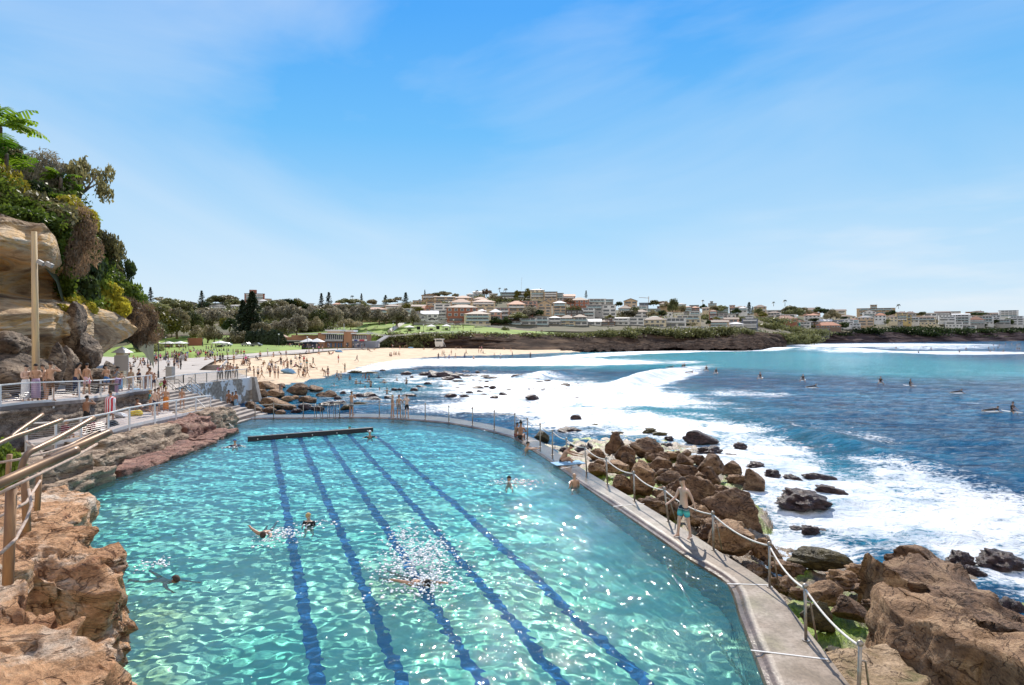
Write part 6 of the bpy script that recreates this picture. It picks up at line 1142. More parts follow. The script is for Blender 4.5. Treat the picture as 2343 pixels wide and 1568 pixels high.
H_(FF,[(285,465,612,618,745,600,'teal','flat','whiteroof',2),(470,650,600,606,705,600,'white','flat','whiteroof',2),(375,960,710,718,800,590,'dark','flat','greyroof',1),(755,1165,598,660,700,610,'brown','hip','orange',1),(120,540,550,590,640,620,'brown','hip','tile',1),(460,765,345,390,440,700,'tan','side','brownroof',2),(370,465,342,350,400,710,'tan','flat','brownroof',2),(560,815,450,480,570,650,'white','hip','orange',2),(550,810,432,445,480,680,'pink','flat','orange',1),(940,1260,375,402,460,700,'cream','side','brownroof',2),(1095,1420,470,500,560,670,'cream','hip','brownroof',1),(830,1020,548,585,600,640,'white','side','whiteroof',1),(1170,1400,540,562,660,640,'white','gable','whiteroof',3),(1330,1490,532,560,640,645,'white','hip','tile',3),(1400,1525,620,632,720,635,'white','flat','whiteroof',2),(1490,1750,488,520,660,655,'tan','hip','greyroof',3),(1510,2095,345,362,480,760,'tan','flat','brownroof',4),(1715,1815,300,302,355,762,'tan','flat','brownroof',2),(1590,1790,380,420,490,700,'white','gable','brownroof',2),(1790,1970,440,482,580,690,'white','hip','orange',2),(2000,2170,480,510,600,700,'cream','hip','brownroof',2),(2165,2343,412,440,600,720,'yellow','hip','brownroof',4),(2090,2260,572,605,640,700,'grey','gable','brownroof',1),(650,880,590,605,670,620,'brown','hip','brownroof',1),(1010,1220,560,575,640,640,'white','side','greyroof',2),(20,230,625,640,780,595,'grey','flat','greyroof',3)])
H_(FG,[(180,350,468,480,640,735,'yellow','flat','brownroof',3),(340,490,510,520,610,740,'white','hip','greyroof',2),(490,770,488,520,650,740,'cream','hip','brownroof',3),(250,430,412,445,500,780,'grey','hip','brownroof',1),(600,800,432,445,500,800,'white','flat','brownroof',1),(870,1120,468,478,580,760,'white','flat','whiteroof',3),(1110,1370,445,470,650,765,'white','skew','whiteroof',4),(985,1240,588,598,690,750,'white','flat','whiteroof',2),(1040,1210,412,418,470,830,'tan','flat','brownroof',2),(1375,1620,500,560,650,770,'grey','hip','tile',3),(1330,1420,412,425,480,840,'pink','flat','brownroof',1),(1450,1620,400,415,460,850,'cream','hip','brownroof',2),(1620,1750,430,450,490,840,'tan','hip','brownroof',1),(1550,1780,492,500,640,785,'white','flat','greyroof',3),(1770,1910,475,482,600,790,'white','flat','darkroof',3),(1940,2210,388,400,500,820,'white','flat','darkroof',3),(2110,2310,492,500,655,790,'white','flat','whiteroof',4),(1880,2080,555,560,650,785,'grey','flat','whiteroof',2),(1200,1480,655,662,710,760,'white','flat','whiteroof',1),(800,1030,405,430,500,800,'dark','skew','brownroof',2),(30,200,575,600,640,705,'grey','gable','whiteroof',1),(1700,1900,432,455,480,840,'grey','side','brownroof',1),(1420,1480,485,490,560,800,'white','flat','greyroof',2),(430,560,430,445,500,790,'tan','flat','brownroof',1)])
def zone(x,yb,Y):
 if x<590:return 'on the wooded ridge over the park'
 if x<860:return 'over the valley trees'
 if x<1120:return 'above the sloping lawn'
 if x<1560:return 'in the lowest fence row' if Y<412 else 'in the middle terraces' if Y<470 else 'along the headland crest'
 if x<1830:return 'at the low end of the headland' if Y<500 else 'behind the rocky point'
 return 'above the far cliff' if Y<680 else 'at the far end of the bay' if x>2040 else 'on the far ridge'
seen={}
for h in sorted(HL,key=lambda t:t[0]):
 x0,x1,yr,ye,yb,Y,wc,roof,rc,st=h
 z_=zone((x0+x1)/2,yb,Y)
 rw={'flat':'flat-roofed','hip':RNAME[rc]+' hip-roofed','gable':RNAME[rc]+' gabled','side':RNAME[rc]+' pitched-roof','skew':RNAME[rc]+' slant-roofed'}[roof]
 k='%s %s %s house %s'%(SN.get(st,'tall'),rw.replace(' roofed',''),WN_[wc],z_);seen.setdefault(k,[]).append(h)
for k,hs in seen.items():
 for i,h in enumerate(hs):
  lab=k if len(hs)==1 else '%s %s'%(ordinal(i+1),k)+''
  house(*h[:10],lab)
o=house(*FA(1755,215)[:1],*FA(2010,225)[:1],FA(0,218)[1],FA(0,228)[1],FA(0,330)[1],640,'brick','flat','darkroof',5,'red brick apartment tower with white balconies on the left ridge',name='apartment_tower',win='b')
s_=640/F;ubox('lift_house',wallm['brick'],o,(-1.5,6,(FA(0,330)[1]-FA(0,228)[1])*s_+2.3),(7,6,4))
o=house(FE(1032,0)[0],FE(1068,0)[0],FE(0,198)[1],FE(0,202)[1],FE(0,232)[1],622,'tan','flat','brownroof',1,'small square lift tower on top of the brown apartment block',name='lift_tower')
brickm=mat('orange_brick',(.42,.22,.12),.85,(.30,.15,.085),scale=.8);Yc=292
def CB(x,y,dy=0):return Q(*FB(x,y),Yc+dy)
club=empty('beach_pavilion',CB(1200,955),'long two-storey orange brick beach pavilion with white flat roofs','building');g=club.location.copy()
def cbox(name,m,x0,x1,y0,y1,d=9,dy=0,nud=0):
 a,c=CB(x0,y0,dy),CB(x1,y1,dy);ctr=(a+c)/2-g;return ubox(name,m,club,(ctr.x,ctr.y+d/2+nud,ctr.z),(abs(c.x-a.x),d,abs(c.z-a.z)))
cbox('wall',brickm,1140,1250,735,955);cbox('wall',brickm,1525,1640,720,955,nud=-.6);cbox('wall',brickm,730,1140,770,850,nud=2);cbox('wall',mat('dark_blue_wall',(.10,.11,.17),.8),560,1140,852,955);cbox('wall',brickm,1250,1525,860,955,nud=.5);cbox('wall',brickm,1640,1855,760,860,nud=.8);cbox('wall',mat('grey_blue_wall',(.22,.24,.29),.8),1640,1980,860,955,nud=.5)  # lower walls in even dark blue and grey-blue
cbox('wall',brickm,370,730,800,850,nud=3)
cbox('upper_glazing',glass,1252,1523,760,830,nud=.4);cbox('upper_glazing',glass,1642,1850,775,828,nud=.5)
for i in range(9):cbox('mullion',trim,1262+i*30,1267+i*30,760,830,d=.3)
for i in range(8):cbox('mullion',trim,1650+i*27,1655+i*27,775,828,d=.3)
cbox('balcony_band',wallm['grey'],1248,1512,832,860,d=2,nud=-1);cbox('balcony_band',wallm['grey'],552,1140,846,860,d=4,nud=-3);cbox('balcony_band',trim,1640,1855,830,858,d=1)
cbox('roof',roofm['whiteroof'],845,1145,742,756,d=12,nud=-.5);cbox('roof',roofm['whiteroof'],1200,1525,738,754,d=14,nud=-1);cbox('roof',roofm['whiteroof'],1630,1860,738,755,d=14,nud=-1);cbox('roof',roofm['whiteroof'],1215,1440,690,712,d=12,nud=3)
cbox('upper_storey',wallm['tan'],1250,1430,712,740,d=8,nud=3);cbox('upper_storey',wallm['white'],1520,1640,695,722,d=8,nud=3)
cbox('awning',mat('cream_awning',(.80,.74,.60),.8),825,955,872,884,d=3,nud=-3);cbox('door',glass,1560,1600,880,945,d=.4,nud=-.8);cbox('sign',mat('blue_sign',(.05,.08,.30),.6),1672,1720,835,856,d=.2,nud=-.2);cbox('sign',mat('red_sign',(.55,.08,.10),.6),1750,1822,833,858,d=.2,nud=-.2)
for x in(1290,1330,1395,1440,1480):cbox('door',mat('blue_door',(.10,.16,.26),.6),x-12,x+12,885,950,d=.3,nud=.3)
a_=CB(1140,700)-g
mb=MB();w0,w1,pk=CB(370,805)-g,CB(600,805)-g,CB(510,738)-g
mb.add([w0+Vector((0,3,0)),w1+Vector((0,3,0)),w1+Vector((0,12,0)),w0+Vector((0,12,0)),pk+Vector((0,7,0))],[(0,1,4),(1,2,4),(2,3,4),(3,0,4),(3,2,1,0)]);mb.build('pyramid_roof',roofm['tile'],club)
mb=MB();q=CB(1523,735)-g;mb.tube([q,CB(1523,600)-g],.12,6);mb.build('flagpole',trim,club)
b_=Q(*FC(965,938),316);o=empty('lifeguard_tower',b_,'white lifeguard tower with a flared roof standing under the beach cliff','tower')
mb=MB();mb.add([(-2.1,-1.6,2.2),(2.1,-1.6,2.2),(2.1,1.6,2.2),(-2.1,1.6,2.2),(-1.7,-1.3,0),(1.7,-1.3,0),(1.7,1.3,0),(-1.7,1.3,0)],[(3,2,1,0),(4,5,6,7),(0,1,5,4),(1,2,6,5),(2,3,7,6),(3,0,4,7)]);mb.build('cabin_base',trim,o)
mb=MB();mb.box((0,0,2.9),(3.9,3,1.4));mb.build('cabin',wallm['white'],o);ubox('window',glass,o,(0,-1.52,3.0),(3,.1,.8));mb=MB();mb.box((0,0,3.75),(5,4,.35));mb.build('roof',roofm['whiteroof'],o)
for x in(2.6,3.4):mb=MB();mb.bar((x,-1.5,0),(x-1,-1,2.2),.12,.12);mb.build('ladder_rail',trim,o)
canv=mat('white_shelter_roof',(.78,.76,.74),.7);pm_=mat('shelter_post',(.50,.48,.46),.6)
def shelter(x,y,w_,h_,fn,label,grp,enclosed=False):
 b_=fn(x,y);s=b_.y/F;W=w_*s;Hh=h_*s;o=empty('picnic_shelter',b_,label,'shelter',grp);e_=Hh*.62
 mb=MB();h2=W/2;mb.add([(-h2,-h2,e_),(h2,-h2,e_),(h2,h2,e_),(-h2,h2,e_),(-.3,-.3,Hh*.93),(.3,-.3,Hh*.93),(.3,.3,Hh*.93),(-.3,.3,Hh*.93),(0,0,Hh)],[(0,1,5,4),(1,2,6,5),(2,3,7,6),(3,0,4,7),(4,5,8),(5,6,8),(6,7,8),(7,4,8),(3,2,1,0)]);mb.build('roof',canv,o)
 for sx_ in(-1,1):
  for sy in(-1,1):mb=MB();mb.box((sx_*h2*.8,sy*h2*.8,e_/2),(.16,.16,e_));mb.build('post',pm_,o)
 mb=MB();mb.box((0,0,.75),(W*.5,1.4,.12));mb.box((0,0,.4),(W*.3,.5,.7));mb.build('table',mat('dark_table',(.10,.08,.07),.8),o)
 for sy in(-1,1):mb=MB();mb.box((0,sy*1.2,.45),(W*.5,.4,.1));mb.box((0,sy*1.2,.2),(W*.3,.2,.4));mb.build('bench',mat('dark_table',(.10,.08,.07),.8),o)
 if enclosed:mb=MB();mb.box((0,0,e_*.4),(W*.5,W*.5,e_*.8));mb.build('servery',wallm['tan'],o)
for(x,y,w_,h_,lab)in((*FC(530,705),22,12.5,'white pyramid shelter on the headland lawn beside the footpath'),(*FC(848,692),21,12.5,'middle white pyramid shelter of the headland lawn'),(*FC(1070,688),20,12.5,'white pyramid shelter of the headland lawn beneath the brick flats')):
 shelter(x,y,w_,h_,on_lawn,lab,'shelters on the headland lawn')
for(x,y,w_,h_,lab,e_)in((*FA(705,962),27,14,'picnic shelter in the park behind the middle lamp post',True),(*FA(862,960),28,14,'picnic shelter in the park beside the red notice wall',True),(*FA(1410,960),29,15,'picnic shelter nearest the parked cars in the park',False),(*FA(505,940),22,10,'picnic shelter half hidden behind the low park bush',False)):
 shelter(x,y,w_,h_,on_park,lab,'shelters in the picnic park',e_)
for(x,y,w_,h_,Y,lab)in((*Fb(1118,1010),22,34,52,'white roofed kiosk beside the path at the overhang'),):
 b_=Q(x,y,Y);b_.z=ground_z(Y);s=Y/F;o=empty('kiosk',b_,lab,'kiosk');Hh=CH-(Fb(0,885)[1]-HY)*s-b_.z;W=w_*s
 mb=MB();mb.box((0,0,Hh*.44),(W*.8,W*.8,Hh*.88));mb.build('wall',wallm['cream'],o);mb=MB();W*=1.5;mb.add([(-W/2,-W/2,Hh*.88),(W/2,-W/2,Hh*.88),(W/2,W/2,Hh*.88),(-W/2,W/2,Hh*.88),(0,0,Hh*1.02)],[(0,1,4),(1,2,4),(2,3,4),(3,0,4),(3,2,1,0)]);mb.build('roof',canv,o)
 ubox('window',glass,o,(0,-W*.36,Hh*.62),(W*.5,.05,Hh*.2))
for(x,y,Y,lab)in((*FB(1000,950),280,'white cafe parasol on the promenade, nearer the awning'),(*FB(1125,950),280,'white cafe parasol on the promenade, nearer the brick stair block')):
 b_=Q(x,y,Y);o=empty('cafe_parasol',b_,lab,'parasol','cafe parasols');mb=MB();mb.tube([(0,0,0),(0,0,4.0)],.06,6);mb.build('pole',pm_,o)
 mb=MB();mb.add([(-3,-3,2.5),(3,-3,2.5),(3,3,2.5),(-3,3,2.5),(0,0,4.1)],[(0,1,4),(1,2,4),(2,3,4),(3,0,4),(3,2,1,0)]);mb.build('canopy',canv,o)
def rail_fence(pts,label,h=1.2,posts=3.0,m=trim):
 o=empty('white_rail_fence',pts[0],label,'fence');g=pts[0]
 for z in(h,h*.55):
  mb=MB()
  for a,c in zip(pts[:-1],pts[1:]):mb.bar(a-g+Vector((0,0,z)),c-g+Vector((0,0,z)),.12,.2)
  mb.build('rail',m,o)
 n_=0
 for a,c in zip(pts[:-1],pts[1:]):
  k=max(1,int((c-a).length/posts))
  for i in range(k):
   if n_>95:break
   q=a.lerp(c,i/k)-g;ubox('post',m,o,(q.x,q.y,h/2),(.2,.2,h+.2)).location.z=q.z+h/2;n_+=1
rail_fence([Q(*FC(x,y),Y)for x,y,Y in((1280,622,372),(1500,640,374),(1800,665,380),(2100,690,388),(2343,705,394))],'long white rail fence on top of the sloping stone retaining wall',posts=5)
rail_fence([Q(*FD(x,y),Y)for x,y,Y in((550,712,396),(1000,716,400),(1150,715,400),(1500,710,400),(1900,702,400),(2343,694,402))],'white rail fence along the road above the scrubby cliff',posts=4)
rail_fence([Q(*FE(x,y),Y)for x,y,Y in((380,604,402),(800,595,408),(1120,588,420),(1290,578,430))],'far stretch of white rail fence ending at the white twin-gabled house',posts=5)
rail_fence([Q(*FC(x,y),Y)for x,y,Y in((180,810,318),(470,785,320),(760,762,324),(1150,742,332),(1560,745,340))],'white rail fence along the brow of the beach cliff',posts=4,h=1.0)
rail_fence([Q(*FB(x,y),Y)for x,y,Y in((1860,750,316),(2000,780,314),(2100,800,314),(2140,800,316))],'short white fence beside the stairs at the pavilion end',posts=3)
rail_fence([Q(*FC(x,y),Y)for x,y,Y in((590,580,378),(850,598,374),(1000,615,370),(1290,640,368))],'low wooden bollard fence round the top of the lawn',posts=4,h=.6,m=mat('grey_wood',(.30,.25,.2),.9))
stonew=mat('grey_stone_wall',(.34,.30,.28),.9,(.22,.19,.18),scale=.5)
mb=MB();pw_=[(1480,655,373),(1800,705,379),(2100,735,386),(2343,745,392)]
pts=[Q(*FC(x,y),Y)for x,y,Y in pw_]+[Q(*FD(x,y),Y)for x,y,Y in((700,735,397),(1040,735,399))]
tops_=[Q(*FC(x,y),Y)for x,y,Y in((1480,640,373),(1800,668,379),(2100,692,386),(2343,708,392))]+[Q(*FD(x,y),Y)for x,y,Y in((700,716,397),(1040,718,399))]
n=len(pts);vs=[Vector((p.x,p.y,-1))for p in pts]+tops_;vs=[Vector((p.x,p.y,q.z-6))for p,q in zip(pts,tops_)]+tops_+[Vector((q.x,q.y+1,q.z))for q in tops_]
mb.add(vs,[(i,i+1,n+i+1,n+i)for i in range(n-1)]+[(n+i,n+i+1,2*n+i+1,2*n+i)for i in range(n-1)])
tag(mb.build('retaining_wall',stonew),'long grey stone retaining wall falling away under the coast road','wall')
mb=MB();a,c,d_=Q(*FC(1680,770),345),Q(*FC(1780,835),338),Q(*FC(1920,925),325)
for q in(Vector((0,0,0)),Vector((0,0,1.1))):mb.bar(a+q,c+q,.25,.18);mb.bar(c+q,d_+q,.25,.18)
mb.bar(c,c-Vector((0,0,7)),.3,.3);tag(mb.build('cliff_stairs',mat('grey_wood',(.30,.25,.2),.9)),'thin zigzag wooden stairs down the dark cliff to the sand','stairs')
mb=MB();a,c=Q(*FB(2160,780),312),Q(*FB(1900,945),300);mb.bar(a,c,3,.5)
tag(mb.build('ramp_stairs',mat('grey_concrete',(.36,.35,.35),.9)),'grey concrete stair ramp at the lawn end of the pavilion','stairs')
o=empty('tower_crane',Q(*FD(2078,330),560),'thin white tower crane standing above the headland roofs','crane');s_=560/F
mb=MB();mb.tube([(0,0,0),(0,0,20*s_)],.35,5);mb.build('mast',trim,o);mb=MB();mb.tube([(6*s_*.3,0,16*s_),(-22*s_,0,17.5*s_)],.28,5);mb.build('jib',trim,o)
o=empty('radio_mast',Q(*FC(2165,110),540),'hair-thin radio mast above the highest terraces','mast');mb=MB();mb.tube([(0,0,0),(.6,0,11)],.09,4);mb.build('pole',trim,o)
def dv(p,s_=0.0):return Vector((math.sin(s_),-math.sin(p)*math.cos(s_),-math.cos(p)*math.cos(s_)))
POSE=dict(stand=dict(),relaxed=dict(a=((5,8,12),(-3,10,15)),t=((6,4,8),(-4,5,2))),hip=dict(a=((-10,38,70,-45),(4,8,14))),head=dict(a=((60,60,105,-60),(4,10,12))),phone=dict(a=((22,8,78,-20),(22,8,74,-20)),hp=22),faceup=dict(a=((48,22,110,-40),(48,22,110,-40))),lean=dict(lean=24,a=((46,10,40),(46,10,40)),hp=8),back=dict(lean=12,a=((8,12,20),(6,14,16)),hp=18),walk=dict(t=((26,3,8),(-20,3,22)),a=((-22,8,12),(24,8,22)),lean=4),run=dict(t=((44,3,40),(-30,3,40)),a=((-34,10,70),(36,10,70)),lean=10),wave=dict(a=((120,30,40,10),(6,10,14))),bend=dict(lean=70,a=((70,6,20),(74,8,15)),t=((14,5,20),(4,5,16)),hp=-20),sit=dict(pz=.12,lean=10,t=((112,8,112),(104,10,100)),a=((48,12,30),(44,12,36)),hp=10),sitlong=dict(pz=.12,lean=-8,t=((86,6,4),(84,9,0)),a=((-32,14,4),(-30,16,4))),recline=dict(pz=.12,lean=-48,t=((84,6,30),(84,9,0)),a=((-5,20,60),(-5,20,60)),hp=30),child=dict(t=((10,6,14),(-8,6,10)),a=((20,20,20),(-12,16,16))),boyrope=dict(a=((20,10,42,4),(-26,8,4,5)),t=((10,4,6),(-9,4,2)),hp=14),sitknees=dict(pz=.12,lean=34,t=((118,6,92),(96,8,44)),a=((66,4,16),(70,6,8)),hp=24),swim=dict(lean=0,a=((150,18,20),(150,24,20)),t=((8,20,14),(0,18,18)),hp=-35),crawl=dict(a=((-62,52,40),(165,12,10)),t=((6,5,10),(-8,5,14)),hp=10),spread=dict(a=((30,70,20,70),(30,70,20,70))),edge=dict(lean=16,a=((86,14,10),(80,6,16)),t=((4,6,10),(0,5,10))),paddle=dict(a=((100,25,60),(100,25,60)),t=((0,5,0),(0,5,0)),hp=-50),straddle=dict(pz=.5,t=((70,36,80),(70,36,80)),lean=8,a=((28,12,30),(28,12,30))))
def skeleton(pose,fing=False):
 q=dict(POSE[pose]);lean=R(q.get('lean',0));a=q.get('a',((4,9,12),(4,9,12)));t=q.get('t',((2,4,4),(-2,4,3)));hp=R(q.get('hp',4))
 J={};J['pel']=Vector((0,0,0));td=Vector((0,-math.sin(lean),math.cos(lean)));J['waist']=td*.16;J['chest']=td*.36;J['neckb']=td*.50
 hd=Vector((0,-math.sin(lean*.6+hp),math.cos(lean*.6+hp)));J['neck']=J['neckb']+hd*.06;J['jaw']=J['neck']+hd*.055+Vector((0,-.012,0));J['head']=J['jaw']+hd*.085;J['crown']=J['head']+hd*.062+Vector((0,.01,0));J['hd']=hd
 for i,sd in((0,-1),(1,1)):
  ar=a[i];p,s_,e_=R(ar[0]),R(ar[1]),R(ar[2]);s2=R(ar[3])if len(ar)>3 else s_*.5
  sh=td*.455+Vector((sd*.17,0,0));fx=lambda v:Vector((v.x*sd,v.y,v.z));el=sh+fx(dv(p,s_))*.285;wr=el+fx(dv(p+e_,s2))*.25;pd=fx(dv(p+e_+.1,s2))
  J['sh%d'%i],J['el%d'%i],J['wr%d'%i],J['pa%d'%i]=sh,el,wr,wr+pd*.075;J['pd%d'%i]=pd
  tt_=t[i];p,s_,k=R(tt_[0]),R(tt_[1]),R(tt_[2]);hip=Vector((sd*.085,0,-.05));kn=hip+fx(dv(p,s_))*.42;an=kn+fx(dv(p-k,s_*.4))*.41
  J['hip%d'%i],J['kn%d'%i],J['an%d'%i]=hip,kn,an
  shin=(an-kn).normalized();fwd=Vector((sd*.15,-1,0));fwd=(fwd-shin*fwd.dot(shin)).normalized();J['he%d'%i]=an+shin*.05-fwd*.045;J['to%d'%i]=an+shin*.055+fwd*.15
 pz=q.get('pz');low=min(J['an0'].z,J['an1'].z)-.07
 off=Vector((0,0,pz if pz is not None else-low))
 for k in list(J):
  if k not in('hd','pd0','pd1'):J[k]=J[k]+off
 J['off']=off;return J
BR=dict(pel=(.135,.105),waist=(.118,.088),chest=(.150,.105),neckb=(.075,.06),neck=(.052,.052),jaw=(.062,.066),head=(.076,.092),crown=(.05,.062),sh=(.062,.06),el=(.040,.040),wr=(.026,.024),pa=(.032,.018),hip=(.088,.085),kn=(.055,.055),an=(.036,.036),he=(.03,.03),to=(.036,.022))
def skin_mesh(name,verts,edges,radii,root,levels,mats,extra=None):
 m=bpy.data.meshes.new(name);m.from_pydata([tuple(v)for v in verts],edges,[]);o=bpy.data.objects.new(name,m);COL.objects.link(o)
 md=o.modifiers.new('s','SKIN');md.use_smooth_shade=True
 if not m.skin_vertices:pass
 sv=m.skin_vertices[0].data
 for i,r in enumerate(radii):sv[i].radius=r;sv[i].use_root=(i==root)
 sb=o.modifiers.new('u','SUBSURF');sb.levels=levels;sb.render_levels=levels
 dg=bpy.context.evaluated_depsgraph_get();ev=o.evaluated_get(dg);me=bpy.data.meshes.new_from_object(ev);me.name=name
 bpy.data.objects.remove(o);bpy.data.meshes.remove(m)
 if extra:
  b=bmesh.new();b.from_mesh(me)
  for c,r,mi in extra:
   g_=bmesh.ops.create_icosphere(b,subdivisions=1,radius=1.0)['verts']
   for v in g_:v.co=Vector((v.co.x*r[0],v.co.y*r[1],v.co.z*r[2]))+c
   for v in g_:
    for f in v.link_faces:f.material_index=mi;f.smooth=True
  b.to_mesh(me);b.free()
 me.materials.clear()
 for t in mats:me.materials.append(t)
 return me
_pp={}
def body_mesh(pose,near):
 k=('b',pose,near)
 if k in _pp:return _pp[k]
 J=skeleton(pose);names=['pel','waist','chest','neckb','neck','jaw','head','crown'];V=[J[n]for n in names];Rr=[BR[n]for n in names];E=[(i,i+1)for i in range(7)]
 for i in(0,1):
  b=len(V);V+=[J[n+str(i)]for n in('sh','el','wr','pa')];Rr+=[BR[n]for n in('sh','el','wr','pa')];E+=[(2,b),(b,b+1),(b+1,b+2),(b+2,b+3)]
  if near:
   pd=J['pd%d'%i];side=pd.cross(Vector((0,1,0)));side=side.normalized()if side.length>.1 else Vector((1,0,0));cur=Vector((0,-1,0))if abs(pd.y)<.8 else Vector((0,0,-1))
   for f,(o_,L_)in enumerate(((-.027,.062),(-.009,.072),(.009,.068),(.026,.054))):
    c=len(V);p0=J['pa%d'%i]+side*o_+pd*.02;V+=[p0,p0+pd*L_*.5+cur*.008,p0+pd*L_*.85+cur*.026];Rr+=[(.0095,.009)]*2+[(.008,.008)];E+=[(b+3,c),(c,c+1),(c+1,c+2)]
   c=len(V);p0=J['wr%d'%i]+pd*.03+side*(-.03 if i else.03);V+=[p0+pd*.012,p0+pd*.045+side*(-.014 if i else.014)+cur*.012];Rr+=[(.011,.011),(.009,.009)];E+=[(b+2,c),(c,c+1)]
  b=len(V);V+=[J[n+str(i)]for n in('hip','kn','an','to')]+[J['he%d'%i]];Rr+=[BR[n]for n in('hip','kn','an','to','he')];E+=[(0,b),(b,b+1),(b+1,b+2),(b+2,b+3),(b+2,b+4)]
 ex=None
 if near:
  hd=J['hd'];f=Vector((0,-hd.z,hd.y)).normalized()if True else None;h=J['head']-hd*.01;ex=[(h+f*.093-hd*.018,(.012,.018,.02),0)]
  for sx_ in(-1,1):ex+=[(h+Vector((sx_*.078,.008,-.01)),(.012,.02,.03),0),(h+f*.082+Vector((sx_*.03,0,0))+hd*.012,(.012,.008,.007),1)]
  ex+=[(h+f*.085-hd*.055,(.022,.008,.006),2)]
 me=skin_mesh('person',V,E,Rr,0,2 if near else 1,[SKIN['tan'],EYE,LIP],ex);_pp[k]=me;return me
def cloth_mesh(kind,pose):
 k=(kind,pose)
 if k in _pp:return _pp[k]
 J=skeleton(pose)
 if kind in('shorts','trunks','pants'):
  f={'shorts':.78,'trunks':.3,'pants':1.0}[kind];V=[J['waist'].lerp(J['pel'],.35),J['pel']];Rr=[(.128,.102),(.150,.120)];E=[(0,1)]
  for i in(0,1):
   b=len(V);h,kn,an=J['hip%d'%i],J['kn%d'%i],J['an%d'%i];V+=[h,h.lerp(kn,f)];Rr+=[(.104,.102),(.088 if f<1 else.075,.086 if f<1 else.075)];E+=[(1,b),(b,b+1)]
   if kind=='pants':V.append(an);Rr.append((.055,.055));E.append((b+1,b+2))
  me=skin_mesh(kind,V,E,Rr,1,1,[CLOTH['navy']])
 elif kind in('shirt','bikini_top'):
  if kind=='shirt':V=[J['pel'],J['waist'],J['chest'],J['neckb'].lerp(J['chest'],.25)];Rr=[(.148,.118),(.138,.106),(.166,.120),(.10,.08)];E=[(0,1),(1,2),(2,3)]
  else:V=[J['chest'].lerp(J['waist'],.35),J['chest'].lerp(J['neckb'],.1)];Rr=[(.150,.112),(.152,.116)];E=[(0,1)]
  if kind=='shirt':
   for i in(0,1):b=len(V);V+=[J['sh%d'%i],J['sh%d'%i].lerp(J['el%d'%i],.6)];Rr+=[(.078,.074),(.062,.06)];E+=[(2,b),(b,b+1)]
  me=skin_mesh(kind,V,E,Rr,0,1,[CLOTH['navy']])
 elif kind=='towel_wrap':
  mb=MB();w,an=J['waist'],(J['an0']+J['an1'])/2;pts=[w.lerp(J['pel'],.3),J['pel'],J['pel'].lerp(an,.45),J['pel'].lerp(an,.9)];mb.tube(pts,[.145,.175,.18,.19],14);o=mb.build('towel_wrap',CLOTH['navy'],smooth=True);me=o.data;bpy.data.objects.remove(o)
 elif kind=='robe':
  mb=MB();mb.tube([J['neckb']+Vector((0,.01,.03)),J['chest']+Vector((0,0,.09)),J['chest'],J['waist'],J['pel'],J['pel'].lerp((J['kn0']+J['kn1'])/2,.75)],[.10,.235,.25,.24,.25,.27],16);o=mb.build('towel_poncho',CLOTH['navy'],smooth=True);me=o.data;bpy.data.objects.remove(o)
 elif kind in('hair','long_hair','bun','cap','hat','afro'):
  h=J['head'];hd=J['hd'];b_=Vector((0,hd.z,-hd.y));mb=MB();r=.106 if kind!='afro' else.15;c=h+hd*.022+b_*.014+(hd*.03 if kind=='afro' else Vector())
  mb.ball((0,0,0),(r*.93,r*1.10,r*1.05),14,10)
  vs=[Vector(v)for v in mb.v];keep={i for i,v in enumerate(vs)if v.z>(.012 if v.y<.02 else-.045 if kind!='cap' else.0)or(v.y>.03 and v.z>-.06)}
  fs=[f for f in mb.f if all(i in keep for i in f)]
  rot=Vector((0,0,1)).rotation_difference(hd).to_matrix();mb2=MB();mb2 .add([rot@v+c for v in vs],fs)
  if kind=='long_hair':mb2 .tube([c+b_*.06,c+b_*.095-hd*.1,c+b_*.09-hd*.26],[.07,.075,.03],8)
  if kind=='bun':mb2 .ball(tuple(c+b_*.06+hd*.10),.05)
  if kind=='hat':mb2 .tube([c+hd*.02,c+hd*.035],.19,14)
  b=bmesh.new();o=mb2 .build('hair',CLOTH['navy'],smooth=True,fix=False);me=o.data;bpy.data.objects.remove(o);b.from_mesh(me);bmesh.ops.delete(b,geom=[v for v in b.verts if not v.link_faces],context='VERTS');b.to_mesh(me);b.free()
 _pp[k]=me;return me
def skinm(n,c):
 m=mat('skin_'+n,c,.5,tuple(q*.82 for q in c),scale=6,spec=.35);return m
SKIN={'pale':skinm('pale',(.66,.44,.33)),'tan':skinm('tan',(.52,.30,.19)),'brown':skinm('brown',(.33,.17,.10)),'dark':skinm('dark',(.14,.075,.05))}
EYE=mat('eye',(.03,.02,.02),.3);LIP=mat('lips',(.38,.15,.13),.5)
CC={'navy':(.02,.03,.08),'black':(.015,.015,.018),'white':(.75,.75,.76),'red':(.55,.03,.04),'pink':(.72,.10,.35),'blue':(.05,.18,.45),'teal':(.03,.38,.40),'green':(.35,.75,.12),'grey':(.22,.22,.23),'maroon':(.18,.02,.04),'orange':(.75,.25,.04),'brown':(.18,.10,.06),'peach':(.66,.36,.26),'beige':(.48,.38,.27),'blond':(.50,.34,.14),'hairbrown':(.07,.04,.025),'hairblack':(.015,.012,.01),'redhair':(.22,.08,.03),'yellow':(.75,.55,.05),'skyblue':(.25,.45,.65)}
CLOTH={k:mat('cloth_'+k,c,.85,tuple(q*.8 for q in c),scale=9)for k,c in CC.items()}
